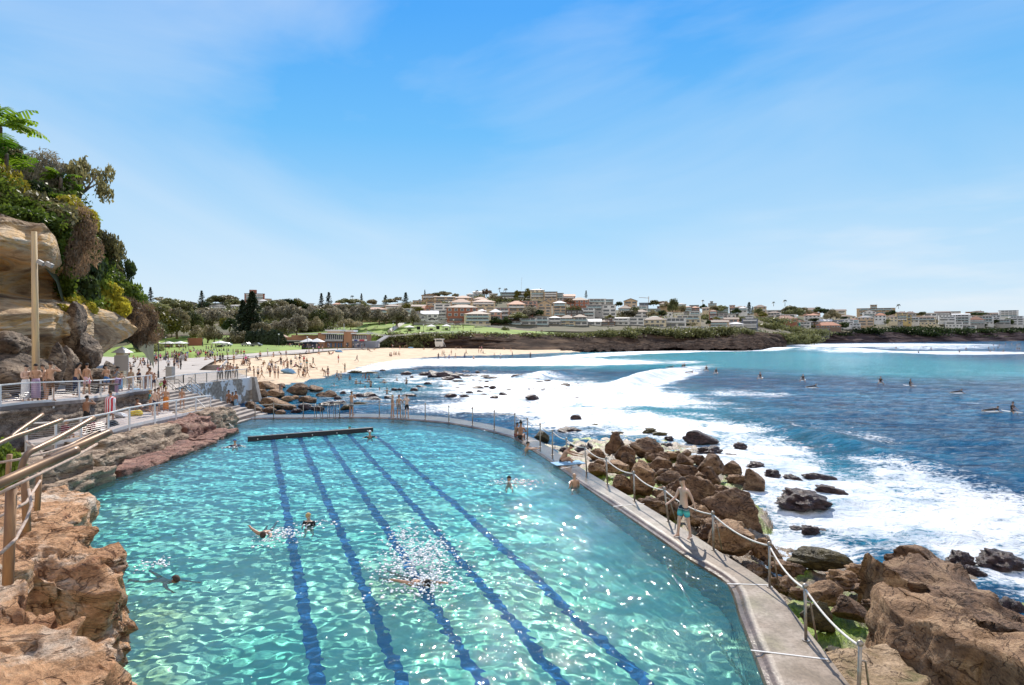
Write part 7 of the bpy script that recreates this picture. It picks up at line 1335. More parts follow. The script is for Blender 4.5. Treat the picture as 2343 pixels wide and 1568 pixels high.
def stripes(name,a,b_,n,axis=0):
 m,nt,out,N,L=nodes(name);p=N('BsdfPrincipled');p.inputs['Roughness'].default_value=.9;tc=N('TexCoord');sx=N('SeparateXYZ');nt.links.new(tc.outputs['Object'],sx.inputs[0])
 mu=N('Math',operation='MULTIPLY',n1=n);nt.links.new(sx.outputs[axis],mu.inputs[0]);fr=N('Math',operation='FRACT');L(mu,fr);gt=N('Math',operation='GREATER_THAN',n1=.5);L(fr,gt)
 mx=N('Mix',data_type='RGBA');L(gt,mx,0,0);mx.inputs[6].default_value=c4(a);mx.inputs[7].default_value=c4(b_);nt.links.new(mx.outputs[2],p.inputs['Base Color']);L(p,out);return m
CLOTH['redstripe']=stripes('red_white_stripes',(.62,.03,.05),(.78,.76,.76),9);CLOTH['navystripe']=stripes('navy_pink_stripes',(.10,.10,.28),(.66,.45,.52),22);CLOTH['pinkstripe']=stripes('pink_white_stripes',(.66,.25,.32),(.75,.70,.72),16)
m,nt_,out_,N,L=nodes('board_shorts');p=N('BsdfPrincipled');p.inputs['Roughness'].default_value=.85;tc=N('TexCoord');sx=N('SeparateXYZ');nt_.links.new(tc.outputs['Object'],sx.inputs[0])
mr=N('MapRange');nt_.links.new(sx.outputs[2],mr.inputs[0]);mr.inputs[1].default_value=.50;mr.inputs[2].default_value=1.02
rp=ramp(N,[(0,(.01,.12,.35)),(.22,(.03,.32,.50)),(.45,(.12,.62,.55)),(.62,(.03,.10,.12)),(.64,(.6,.65,.65)),(.67,(.02,.035,.06)),(1,(.018,.03,.05))]);L(mr,rp);L(rp,p.inputs['Base Color']);L(p,out_);CLOTH['board']=m
def setmat(o,m):
 o.material_slots[0].link='OBJECT';o.material_slots[0].material=m
def person(loc,rz,pose,skin='tan',hair=('hair','hairbrown'),wear=(),sc=1.0,label=None,group=None,near=False,rx=0.0,ry=0.0):
 o=obj('person',body_mesh(pose,near));o.location=loc;o.rotation_euler=(rx,ry,rz);o.scale=(sc,)*3;setmat(o,SKIN[skin])
 tag(o,label,'person',group)
 if hair:h=obj('hair' if hair[0]not in('cap','hat')else('swim_cap' if hair[0]=='cap' else 'hat'),cloth_mesh(hair[0],pose),o);setmat(h,CLOTH[hair[1]])
 for kd,col in wear:c=obj(kd,cloth_mesh(kd,pose),o);setmat(c,CLOTH[col])
 return o
def at(x,yfoot,yhead,Y=None,z=None):
 """where a standing person is: foot row on a known level, or a given distance; scale from the height in the photo"""
 if Y is None:b=P(x,yfoot,z)
 else:
  b=Q(x,yfoot,Y)
  if z is not None:b.z=z
 H_=CH-(yhead-HY)*b.y/F-b.z
 return b,H_/1.74
def stand(fr,x,yf,yh,pose,rz,lab,skin='tan',hair=('hair','hairbrown'),wear=(('shorts','navy'),),Y=None,z=None,group=None,near=True,k=1.0):
 a,c=fr(x,yf),fr(x,yh);b,s=at(a[0],a[1],c[1],Y,z);s*=k
 return person(b,R(rz),pose,skin,hair,wear,s,lab,group,near)
a=FJ(1722,1192);h=FJ(1690,603);b,s=at(a[0]+3,a[1],h[1],z=WZ+.005)
person(b,R(-62),'boyrope','pale',('hair','hairbrown'),(('shorts','board'),),s,'boy in dark and turquoise board shorts standing on the walkway holding the rope',None,True)
b=P(*FJ(535,455),WZ+.01);person(b,R(78),'sitknees','tan',('hair','hairblack'),(('trunks','black'),),1.12,'young man sitting on the walkway with knees drawn up, stretching to his feet',None,True)
tq=P(*FJ(600,462),WZ+.02);mb=MB();mb.box((0,0,0),(1.5,.75,.03));mb.box((.1,.02,.03),(.9,.5,.03));tag(mb.build('towel',CLOTH['skyblue'],None,loc=tq,rot=(0,0,.35)),'pale blue towel spread on the walkway under the seated young man','towel')
b=P(*FI(1030,895),WZ+.01);person(b,R(170),'sit','brown',('bun','hairblack'),(('bikini_top','black'),('trunks','black')),1.1,'woman in a black bikini sitting on the walkway bend, back turned',None,True)
b=P(*FI(975,872),WZ+.01);person(b,R(120),'sit','brown',('hair','hairblack'),(('trunks','maroon'),),.9,'smaller seated figure half hidden beyond the woman in the black bikini',None,True)
b=P(*FI(1075,1032),-.02);b.z=-1.22;person(b,R(100),'edge','tan',('hair','hairblack'),(('trunks','black'),),.98,'swimmer resting both arms on the walkway edge',None,True)
b=P(*FJ(665,690),0);b.z=-1.18;person(b,R(200),'relaxed','tan',None,(('trunks','black'),),1.0,'bald man standing chest-deep in the pool beside the walkway',None,True)
stand(FH,1400,515,266,'faceup',150,'man in dark grey shorts on the far walkway with hands raised to his face','tan',('hair','hairbrown'),(('shorts','grey'),),z=WZ,k=1.02)
stand(FH,1850,530,300,'relaxed',120,'woman in a bikini at the left of the three on the far walkway','tan',('hair','blond'),(('bikini_top','orange'),('trunks','peach')),z=WZ)
stand(FH,1922,537,300,'hip',170,'man in grey shorts, hand on hip, middle of the three on the far walkway','tan',('hair','redhair'),(('shorts','grey'),),z=WZ)
stand(FH,2008,545,298,'faceup',210,'slim man in black shorts at the sea end of the three on the far walkway','pale',('hair','hairblack'),(('shorts','black'),),z=WZ)
stand(FH,52,472,246,'relaxed',40,'tanned man behind the camouflage-shorts man by the pool steps','brown',('hair','hairblack'),(('trunks','brown'),),z=.25)
stand(FH,96,498,266,'phone',20,'man in patterned dark shorts standing on the wet rock at the pool steps','brown',('hair','hairbrown'),(('shorts','black'),),z=.1)
stand(FH,132,476,256,'relaxed',-30,'person holding a spotted towel beside the pool steps','brown',('hair','hairblack'),(('towel_wrap','skyblue'),),z=.25)
stand(FH,612,250,146,'bend',60,'adult in dark clothes climbing over the sandstone rocks toward the lagoon','tan',('hair','hairblack'),(('shirt','grey'),('pants','grey')),z=-.6,k=.9,near=False)
stand(FH,632,250,180,'child',60,'small child climbing over the sandstone rocks beside the adult','tan',('hair','hairbrown'),(('shirt','red'),),z=-.6,near=False)
def bather(fr,x,y,lab,depth=1.42,rz=0,pose='spread',skin='tan',hair=('hair','hairbrown'),wear=(('trunks','black'),),sc=1.0,near=True,zw=0.0,group=None):
 b=P(*fr(x,y),zw);b.z=zw-depth*sc;return person(b,R(rz),pose,skin,hair,wear,sc,lab,group,near)
bather(FN,1970,492,'dark-haired woman with her head above water near the walkway',1.46,0,'spread','tan',('long_hair','hairblack'),(('bikini_top','green'),))
bather(FN,505,800,'blond child in a black rash shirt treading water between lane lines',1.30,0,'phone','pale',('hair','blond'),(('shirt','black'),),.92)
bather(FH,120,868,'child in a blue swim cap and dark top near the pool steps',1.32,20,'spread','tan',('cap','blue'),(('shirt','navy'),),1.0)
bather(FH,1380,690,'swimmer in a teal cap hanging on the floating boom',1.42,0,'spread','tan',('cap','teal'),(),1.0)
bather(FH,1602,765,'swimmer in a white cap and black wetsuit, arms spread by the boom',1.36,10,'spread','tan',('cap','white'),(('shirt','black'),),1.05)
def prone(fr,x,y,lab,pose,rz,skin='tan',hair=('hair','hairbrown'),wear=(('trunks','black'),),z=-.10,tilt=78,sc=1.0,roll=0,back=1.45):
 """a swimmer lying in the water, head towards rz; the point given is the head"""
 b=P(*fr(x,y),0);o=person(b,0,pose,skin,hair,wear,sc,lab,None,True)
 Rm=Matrix.Rotation(R(rz),4,'Z')@Matrix.Rotation(R(tilt),4,'X')@Matrix.Rotation(R(roll),4,'Z');hp_=skeleton(pose)['head'];q=Rm@(hp_*sc)
 o.rotation_euler=Rm.to_euler();o.location=Vector((b.x-q.x,b.y-q.y,z-q.z));return o
prone(FO,432,375,'breaststroke swimmer with legs showing, close to the pitted sandstone shelf','swim',62,'tan',('hair','hairbrown'),(('trunks','black'),('bikini_top','black')),z=.05,tilt=80)
prone(FN,170,890,'goggled swimmer reaching one arm forward in the second lane','crawl',12,'tan',('hair','hairbrown'),(('trunks','black'),),z=.07,tilt=74)
prone(FO,2010,398,'front-crawl swimmer throwing up spray in the middle of the pool','crawl',52,'tan',('hair','hairblack'),(('trunks','navy'),),z=.03,tilt=74,sc=1.05)
Dz=2.88
for t in((470,340,31.6,'phone',60,'pale',('hair','hairblack'),(('towel_wrap','white'),),'man wrapped in a white towel looking at his hands on the upper deck'),(655,320,31.8,'phone',40,'tan',('hair','hairblack'),(('towel_wrap','navystripe'),),'man wrapped in a navy striped towel on the upper deck'),(818,335,32.6,'phone',-60,'tan',('hair','hairbrown'),(('trunks','black'),),'bearded man half hidden between the striped towel and the raised arm'),(925,292,31.8,'head',175,'tan',('hair','hairbrown'),(('shorts','brown'),),'man in brown shorts with one arm bent over his head on the upper deck'),(1385,338,34.4,'back',150,'tan',('long_hair','hairblack'),(('pants','navy'),),'stooping person with dark tied hair and long navy trousers on the upper deck'),(1590,312,35.2,'relaxed',175,'tan',('cap','black'),(('shorts','pinkstripe'),),'broad man in a dark cap and pink striped shorts on the upper deck'),(1950,338,38.4,'phone',10,'tan',('hair','hairblack'),(('shorts','blue'),),'bearded man in blue shorts with a hand at his chin on the upper deck'),(2085,405,40.2,'lean',160,'brown',('afro','hairblack'),(('shirt','grey'),),'person with a large round afro leaning near the hung towel'),(2205,488,39.9,'lean',190,'tan',('hair','hairbrown'),(('towel_wrap','skyblue'),),'curly-haired boy in a blue patterned towel against the white rail')):
 x,yh,Y,pose,rz,sk,hr,wr,lab=t;a=Fe(x,yh);z=Dz-max(0,(Y-35)*.045);b=Q(a[0],a[1],Y);s=(b.z-z)/(1.74 if pose not in('lean','back')else 1.62);b.z=z
 person(b,R(rz),pose,sk,hr,wr,s,lab,'bathers on the upper deck',True)
for t in((250,388,43.5,'relaxed',170,'tan',('hair','hairbrown'),(('shirt','beige'),('shorts','beige')),'heavy-set man in beige seen from behind near the end of the upper deck'),(392,408,44.5,'relaxed',150,'tan',('cap','black'),(('shirt','navy'),('shorts','black')),'man in a dark cap and navy shirt between two bare-chested men'),(515,374,45,'lean',100,'brown',('hair','hairblack'),(('shorts','brown'),),'tall brown-skinned man in sunglasses at the end of the white rail'),(598,405,46.5,'relaxed',30,'tan',('hat','beige'),(('shirt','peach'),),'woman in a straw sun hat behind the end of the white rail')):
 x,yh,Y,pose,rz,sk,hr,wr,lab=t;a=Ff(x,yh);z=2.2;b=Q(a[0],a[1],Y);s=(b.z-z)/1.74;b.z=z;person(b,R(rz),pose,sk,hr,wr,s,lab,'bathers on the upper deck',True)
for t in((668,482,770,47,'back',190,'tan',('hair','redhair'),(('shorts','navy'),),'boy in navy shorts at the top of the pool steps'),(795,625,850,46.5,'back',200,'tan',('hair','redhair'),(('shirt','green'),),'person in a neon green top going down the pool steps'),(862,572,860,47.5,'relaxed',170,'brown',('afro','hairblack'),(('shirt','maroon'),('shorts','black')),'curly-haired person in a dark top beside the neon green one')):
 x,yh,yf,Y,pose,rz,sk,hr,wr,lab=t;a=Ff(x,yf);h=Ff(x,yh);b,s=at(a[0],a[1],h[1],Y);person(b,R(rz),pose,sk,hr,wr,s,lab,'people about the pool steps',True)
for fr,x,yh,Y,pose,rz,sk,hr,wr,lab in((Fe,1590,905,32.4,'head',170,'brown',('hair','hairblack'),(('shorts','black'),),'tanned man seen from behind raising an arm on the lower deck'),(Fe,2020,820,34.5,'relaxed',175,'tan',('hair','hairbrown'),(('robe','redstripe'),('shorts','black')),'man draped in a red and white striped towel on the lower deck'),(Ff,690,782,38.5,'relaxed',178,'pale',('hair','hairbrown'),(('shorts','navy'),),'broad bare-backed man in navy shorts on the lower deck'),(Ff,745,758,40.2,'relaxed',140,'tan',('hair','hairblack'),(('shorts','grey'),),'man standing beyond the broad bare-backed man on the lower deck'),(Ff,600,800,41,'relaxed',120,'tan',('hair','blond'),(('shirt','teal'),),'figure in a pale teal top mostly hidden behind the broad man'),(Ff,888,748,40.6,'hip',20,'tan',('bun','blond'),(('bikini_top','maroon'),('towel_wrap','orange')),'woman in a maroon bikini top and orange wrap on the lower deck'),(Ff,1185,762,43.2,'relaxed',5,'tan',('hair','hairbrown'),(('bikini_top','peach'),('trunks','peach')),'woman in a peach bikini walking at the end of the lower deck')):
 a=fr(x,yh);z=1.27 if Y<41 else 1.12;b=Q(a[0],a[1],Y);s=(b.z-z)/1.74;b.z=z;person(b,R(rz),pose,sk,hr,wr,s,lab,'bathers on the lower deck',True)
b=Q(*Ff(480,1070),40.5);b.z=1.3;person(b,R(90),'recline','brown',('hair','hairblack'),(('trunks','black'),),1.1,'dark tanned man lying back on the lower deck','bathers on the lower deck',True)
b=Q(*Fe(1160,1500),30.4);b.z=1.2;person(b,R(160),'sit','tan',('hair','blond'),(('shirt','maroon'),),1.0,'person in a crimson top sitting low behind the lower rail','bathers on the lower deck',True)
b=Q(*Fe(1700,1450),31.5);b.z=1.2;person(b,R(90),'sitlong','brown',('hair','hairblack'),(('shirt','maroon'),('shorts','black')),1.0,'person in a dark maroon top stretched out by the lower rail post','bathers on the lower deck',True)
for i,(x,y,Y,z,c,lab)in enumerate(((Fe(1750,1420)+(31.6,1.25,'black','black bag on the lower deck beside the tanned man')),(Fe(2050,1440)+(34,1.3,'black','dark backpack heap behind the striped towel man')),(Fe(100,930)+(33,2.9,'beige','crumpled pale towel heap on the upper deck bench')),(Ff(60,1160)+(37,1.35,'white','white towel lying against the rubble wall')),(Ff(330,1160)+(38,1.35,'yellow','golden towel bundle beside the reclining man')),(Fe(1580,760)+(36.5,2.85,'beige','beige bag on the upper deck behind the striped shorts')),(Fe(1730,830)+(37,2.8,'black','black bag on the upper deck beside the beige one')),(Ff(330,700)+(43,2.25,'skyblue','blue and white bundle under the end of the upper rail')))):
 q=Q(x,y,Y);q.z=z+.12;o=obj('bag' if c in('black','beige')and i!=2 else 'towel_heap',rmesh('round',i%4,CLOTH[c]));o.location=q;o.scale=(.42,.25,.2);o.rotation_euler=(0,0,i);tag(o,lab,'bag' if c=='black' else 'towel')
for(x,y,Y,L_,lab)in((*Fe(330,940),32.6,2.9,'dark flat bench on the upper deck in front of the towelled men'),(*Fe(1650,800),37,3.2,'long timber bench along the back of the upper deck')):
 q=Q(x,y,Y);q.z=2.85;o=empty('bench',q,lab,'bench');mb=MB();mb.box((0,0,.45),(L_,.5,.07));mb.build('seat',mat('bench_dark',(.09,.07,.06),.7),o)
 for sx_ in(-.4,.4):mb=MB();mb.box((sx_*L_,0,.22),(.08,.4,.43));mb.build('leg',mat('bench_dark',(.09,.07,.06),.7),o)
CR=[]
cr=random.Random(21)
TOPS=[('white',.2),('black',.22),('navy',.1),('red',.07),('grey',.12),('pink',.05),('blue',.08),('beige',.06),(None,.10)]
def wsel(l):
 t=cr.random()*sum(w for _,w in l)
 for v,w in l:
  t-=w
  if t<=0:return v
 return l[-1][0]
PW={'stand':'standing','relaxed':'standing','hip':'standing hand on hip','walk':'walking','run':'running','sit':'sitting hunched','sitlong':'sitting legs out','recline':'lying back','child':'small and standing','bend':'bending down','phone':'looking at a phone','lean':'leaning forward','wave':'waving','spread':'wading','faceup':'standing hands raised','paddle':'paddling','straddle':'sitting astride','head':'standing'}
def crowd(b,pose,s,where,group,rz=None,swimwear=.5,xk=0):
 sk=wsel([('pale',.2),('tan',.5),('brown',.22),('dark',.08)]);hr=(wsel([('hair',.6),('long_hair',.25),('hat',.08)]),wsel([('hairbrown',.4),('hairblack',.4),('blond',.2)]))
 if cr.random()<swimwear:top=None;bot=('trunks',wsel([('black',.4),('navy',.2),('red',.15),('teal',.1),('blue',.15)]))
 else:top=wsel(TOPS);bot=(wsel([('shorts',.6),('pants',.4)]),wsel([('black',.4),('navy',.3),('grey',.2),('white',.1)]))
 if pose in('sit','sitlong','recline')and bot[0]=='pants':bot=('shorts',bot[1])
 wear=([('shirt',top)]if top else[])+[bot]
 o=person(b,cr.uniform(0,6.28)if rz is None else R(rz),pose,sk,hr,tuple(wear),s,None,group,False)
 CR.append([o,'%s in %s%s %s, %s'%({'hat':'hatted person','long_hair':'long-haired person'}.get(hr[0],'person'),(top+' top and ')if top else '',bot[1]+{'shorts':' shorts','pants':' trousers','trunks':' swimwear'}[bot[0]],PW[pose],where),b.x/b.y]);return o
def beach_z(x,y):
 """sand level where the photo point falls"""
 lo=np.interp(x,[430,560,640,700,780,830,900,1000,1150,1280],[905,886,879,866,852,836,823,814.5,811,806]);hi=np.interp(x,[430,560,640,700,780,830,900,1000,1150,1280],[817,819,812,806,800,797,796,795,795.5,796])
 t=min(1.15,max(-.1,(y-hi)/(lo-hi)));zt=np.interp(x,[430,640,780,900,1000,1280],[0,-.1,-.3,-.8,-.9,-1.3]);return float(lerp(zt,-2.2,t))
S_,W_,L_s,I_,N_='stand','walk','recline','sit','relaxed'
bl=[(FB,*t)for t in[(65,1160,I_),(50,1195,I_),(85,1200,N_),(150,1200,I_),(110,1150,I_),(150,1290,I_),(205,1400,'phone'),(265,1130,L_s),(295,1130,N_),(265,1405,S_),(320,1406,'walk'),(345,1205,L_s),(405,1075,'child'),(440,1385,N_),(425,1290,L_s),(465,1270,'hip'),(430,1215,L_s),(495,1085,I_),(510,1404,N_),(558,1404,N_),(530,1250,I_),(560,1165,L_s),(598,1090,'bend'),(600,1215,N_),(675,1090,S_),(640,1270,'walk'),(698,1270,N_),(748,1250,N_),(660,1165,L_s),(700,1300,I_),(805,1115,I_),(800,1235,L_s),(855,1240,L_s),(875,1195,'child'),(860,1385,'walk'),(890,1300,'walk'),(920,1365,I_),(937,1205,'child'),(948,1365,'child'),(978,1245,N_),(985,1385,'walk'),(900,1085,L_s),(960,1035,L_s),(1012,1050,'walk'),(1072,1020,N_),(1072,1228,'walk'),(1060,1250,L_s),(1155,1045,L_s),(1155,1010,N_),(1208,1010,N_),(1240,1365,'bend'),(1287,1395,N_),(1310,1045,L_s),(1345,1045,L_s),(1440,1182,N_),(1430,1000,'bend'),(1710,1160,'run'),(1535,1325,'wave'),(1800,985,L_s),(1870,990,I_),(1970,985,L_s),(1910,1010,L_s),(2190,1075,I_),(2220,1075,I_),(2250,1055,I_),(2282,1055,I_),(2320,1057,I_),(2225,960,N_),(1560,935,N_),(1700,930,N_),(1730,930,N_)]]
bl+=[(FC,*t)for t in[(285,965,N_),(388,985,N_),(455,960,'bend'),(495,960,N_),(740,978,L_s),(880,985,L_s),(910,980,L_s),(975,975,N_),(1040,957,L_s),(1155,950,I_),(1210,975,L_s),(1285,963,L_s),(1008,1070,'walk'),(1032,1072,'walk'),(1142,1060,'walk'),(1360,1052,'walk'),(1544,1032,N_),(1575,1035,'bend'),(1610,1037,'sitlong'),(1555,970,I_),(1580,970,I_),(1790,975,'walk'),(1905,980,I_),(1945,950,N_),(1960,948,N_),(2015,1012,'walk'),(2235,970,I_),(953,1137,N_),(1042,1110,I_),(1110,1150,'walk'),(1200,1130,'walk'),(1338,1115,N_),(1465,1130,I_),(1770,1138,'spread'),(1862,1136,'spread'),(2035,1105,N_),(2300,1115,N_)]]
bl+=[(FA,*t)for t in[(1210,1165,I_),(1340,1195,N_),(1300,1145,L_s),(1410,1170,N_),(1445,1165,N_),(1520,1165,N_),(1600,1185,N_),(1745,1190,I_),(1740,1090,'child'),(1250,1120,I_)]]
for fr,x,y,pose in bl:
 px,py=fr(x,y);z=beach_z(px,py);b=P(px,py,z);b.z=max(z,-2.25)
 where='on the near sand' if py>845 else 'on the middle sand' if py>815 else 'near the beach seawall' if px<860 else 'on the far sand'
 if px>1000 and py>816:where='in the white shorebreak'
 crowd(b,pose,cr.uniform(1.0,1.15)*(1.3 if pose in('recline','sit')else 1.1),where,'people on the beach',swimwear=.55)
def prom_pt(px,py):
 Y=100.0
 for _ in range(50):Y=.5*Y+.5*F*(CH-ground_z(Y))/(py-HY)
 return Vector(((px-CX)/F*Y,Y,ground_z(Y)+.03))
near_prom=[(935,420,'walk','red'),(1000,245,'walk','white'),(670,350,'walk','white'),(715,320,'stand','black'),(600,290,N_,'black'),(640,300,N_,'grey'),(1045,330,N_,'black'),(1090,360,N_,'grey'),(1160,440,N_,'white'),(1120,400,N_,'grey'),(1040,420,N_,'white'),(330,290,I_,'red'),(310,380,I_,'black'),(420,400,'walk',None),(240,390,I_,'white'),(175,250,N_,'maroon'),(215,200,N_,'grey'),(300,230,I_,None),(365,250,I_,'red'),(480,270,I_,'white'),(560,400,I_,'white'),(500,350,I_,'grey'),(460,300,I_,'black'),(120,470,I_,'black'),(905,490,I_,None),(1480,215,'walk','grey'),(1500,200,'walk','navy'),(1700,190,N_,'black'),(1830,220,N_,'black'),(1785,330,N_,None),(1880,290,N_,'grey'),(1930,290,N_,'black'),(2020,290,N_,'white')]
for x,y,pose,top in near_prom:
 px,py=Ff(x,y);b=prom_pt(px,py);o=crowd(b,pose,cr.uniform(1.0,1.12),'on the near promenade','people on the promenade',swimwear=.1 if top else.9)
for x0,y0,x1,y1,n_ in((560,160,900,250,16),(900,120,1300,230,24),(1300,100,1750,170,22),(1750,70,2300,130,16)):
 for _ in range(n_):
  t=cr.random();px,py=Ff(lerp(x0,x1,t),lerp(y0,y1,cr.random()*.7+.3*t)+50);b=prom_pt(px,py);crowd(b,cr.choice([N_,'walk',S_,'phone','hip','stand','sit']),cr.uniform(1.0,1.15),'in the promenade throng','people on the promenade',swimwear=.12)
for x0,x1,y,n_,w_ in((680,1180,957,26,'under the cafe parasols'),(1180,1320,960,6,'by the pavilion wall'),(300,680,985,10,'on the seawall path'),(1540,1960,952,9,'by the pavilion wall')):
 for _ in range(n_):
  px,py=FB(cr.uniform(x0,x1),y+cr.uniform(-8,10));b=Q(px,py,cr.uniform(262,285));b.z=max(b.z,-.6);crowd(b,cr.choice([N_,'stand','walk','phone']),cr.uniform(1.05,1.2),w_,'people at the beach pavilion',swimwear=.05)
for x,y,pose in[(235,1015,'run'),(625,985,N_),(710,985,'bend'),(855,1000,N_),(840,985,'walk'),(1350,985,N_),(900,1010,I_),(940,1000,N_),(1040,975,I_),(1250,985,I_),(1060,1020,I_),(1290,1000,N_),(1220,1015,N_),(760,960,N_),(500,985,I_),(420,960,I_),(1170,950,'child')]:
 b=on_park(*FA(x,y));crowd(b,pose,1.1,'on the picnic park grass','people in the picnic park',swimwear=.1)
for fr,x,y,pose in[(FB,1860,655,N_),(FB,1905,635,N_),(FB,1830,688,L_s),(FB,1855,688,I_),(FB,1980,660,I_),(FB,2005,655,I_),(FB,1950,695,I_),(FB,1975,690,I_),(FB,2140,615,I_),(FB,1390,640,I_),(FC,185,612,I_),(FC,388,722,I_),(FC,755,634,I_),(FC,772,634,I_),(FC,985,735,I_),(FC,1185,690,'walk'),(FC,1238,690,'walk'),(FC,1318,690,N_),(FC,1312,672,N_),(FC,1465,700,N_),(FC,1170,738,I_),(FD,505,745,N_),(FD,522,745,N_),(FD,432,742,N_)]:
 b=on_lawn(*fr(x,y));crowd(b,pose,1.15,'on the headland lawn','people on the headland lawn',swimwear=.1)
for x,yh,yf,top,hr,lab in((1828,345,608,'pink','blond','person in a bright pink top leaning on the terrace fence'),(1888,332,606,'grey','hairblack','capped man in grey leaning on the terrace fence'),(1975,285,590,'beige','hairbrown','tall man in a tan shirt at the terrace fence'),(2032,300,588,'peach','hairbrown','person in peach between two taller people at the terrace fence'),(2098,322,582,'white','hairbrown','person in white shirt and beige shorts leaning on the terrace fence'),(2162,322,575,'black','hairbrown','woman in black with pale jeans at the end of the terrace fence')):
 a,h=Ff(x,yf),Ff(x,yh);b=P(a[0],a[1],tz+.02);b.y+=.3;s=(CH-(h[1]-HY)*b.y/F-b.z)/1.70;person(b,R(cr.uniform(10,60)),'lean','tan',('hair',hr),(('shirt',top),('pants' if x!=2098 else 'shorts','grey' if x==2162 else 'black' if x!=2098 else 'beige')),s,lab,'people at the terrace fence',True)
for x,y,d,pose in[(1115,90,.1,'bend'),(1142,108,.2,N_),(1240,112,.4,'walk'),(1264,140,.6,N_),(1285,122,.5,N_),(1383,138,.9,N_),(1528,105,1.1,'spread'),(1556,112,.9,'spread'),(1592,130,.9,'spread'),(1210,205,1.35,'spread'),(1452,188,.9,'hip'),(1498,182,1.3,'spread'),(1578,160,1.3,'spread'),(1600,168,1.2,'spread'),(1614,207,.95,N_),(1752,162,1.4,'spread'),(1768,166,1.3,'spread'),(1900,145,1.3,'spread'),(2003,172,.9,'hip'),(1550,235,1.4,'spread'),(1700,110,1.4,'spread'),(1710,250,1.45,'spread'),(1790,288,1.0,'spread')]:
 b=P(*FH(x,y),SEA);b.z=SEA-d;crowd(b,pose,1.1,'in the lagoon','bathers in the lagoon',swimwear=.8)
boardm=mat('surfboard_white',(.80,.78,.74),.35)
def board(loc,rz,lab,L_=2.0,grp='surfboards'):
 mb=MB();n=12;vs=[];fs=[]
 for i,t in enumerate(np.linspace(-1,1,n)):
  w_=.27*(1-abs(t)**2.6)**.6+.004;z=.10*max(0,t)**3;vs+=[(-w_,t*L_/2,z),(w_,t*L_/2,z),(w_*.9,t*L_/2,z+.06),(-w_*.9,t*L_/2,z+.06)]
 for i in range(n-1):
  for k in range(4):fs.append((i*4+k,i*4+(k+1)%4,i*4+4+(k+1)%4,i*4+4+k))
 fs+=[(0,1,2,3),(4*n-1,4*n-2,4*n-3,4*n-4)];mb.add(vs,fs);return tag(mb.build('surfboard',boardm,None,loc=loc,rot=(0,0,rz)),lab,'surfboard',grp)
sf=[(735,200,'s','surfer sitting upright alone straight out from the breaking wave'),(996,213,'s','surfer sitting on a board just behind the paddling one'),(1046,260,'p','surfer paddling through the white streak of foam'),(1468,230,'s','surfer sitting in the middle of the dark blue water'),(1646,248,'s','surfer sitting beside the middle one, arms at the board'),(1932,294,'p','surfer lying on a long board with head raised'),(2140,410,'p','surfer lying on a pale board beside the last sitting one'),(2268,412,'s','surfer in a black wetsuit sitting on a white board, largest of all'),(465,168,'s','surfer bobbing behind the breaking wave, outermost of that group'),(258,138,'s','first surfer of the close pair beyond the breaking wave'),(270,134,'s','second surfer of the close pair beyond the breaking wave'),(183,135,'p','surfer paddling beside the close pair'),(405,150,'s','tiny surfer head beyond the surf'),(300,168,'p','swimmer low in the water inside the close pair')]
for x,y,k,lab in sf:
 b=P(*FM(x,y),SEA);rz=rnd.uniform(60,110)if k=='p' else rnd.uniform(-60,60)
 if k=='s':
  b2=b.copy();b2 .z=SEA-.28+.12;o=person(b2,R(rz),'straddle','tan',('hair','hairblack'),(('shirt','black'),('shorts','black')),1.15,lab,'surfers waiting in the bay');board(Vector((b.x,b.y,SEA+.22)),R(rz),'surfboard under the '+' '.join(lab.split()[:9]))
 else:
  o=person(b,0,'paddle','tan',('hair','hairblack'),(('shirt','black'),('pants','black')),1.1,lab,'surfers waiting in the bay');Rm=Matrix.Rotation(R(rz),4,'Z')@Matrix.Rotation(R(84),4,'X');o.rotation_euler=Rm.to_euler();q=Rm@Vector((0,0,.9));o.location=Vector((b.x-q.x,b.y-q.y,SEA+.42-q.z*.6));board(Vector((b.x,b.y,SEA+.2)),R(rz),'surfboard under the '+' '.join(lab.split()[:9]),2.2)
for i,(x,y)in enumerate([(95,1075),(490,1166),(705,1086),(1082,1057),(1212,1146),(1330,1090),(1475,1070),(1585,1060),(1720,1078),(1740,1134),(1805,1022),(1822,1100),(1885,1075),(1908,1018),(1990,1055),(1988,1134),(2015,993),(2130,995),(2212,1030),(2228,1085),(2262,1090),(2275,1000),(2150,1052),(2245,1000)]):
 b=P(*FG(x,y),SEA);b.z=SEA-.25;o=person(b,rnd.uniform(0,6),'straddle','tan',('hair','hairblack'),(('shirt','black'),),1.35);tag(o,'%s distant surfer off the far headland, counting out to sea'%ordinal(i+1),'person','distant surfers off the far headland')
groups_={}
for c in CR:groups_.setdefault(c[1],[]).append(c)
for k,l in groups_.items():
 l.sort(key=lambda c:c[2])
 for i,c in enumerate(l):c[0]['label']=k if len(l)==1 else '%s %s'%(ordinal(i+1),k)
spl=mat('white_water_drops',(.88,.9,.92),.25,(.8,.84,.86),scale=5)
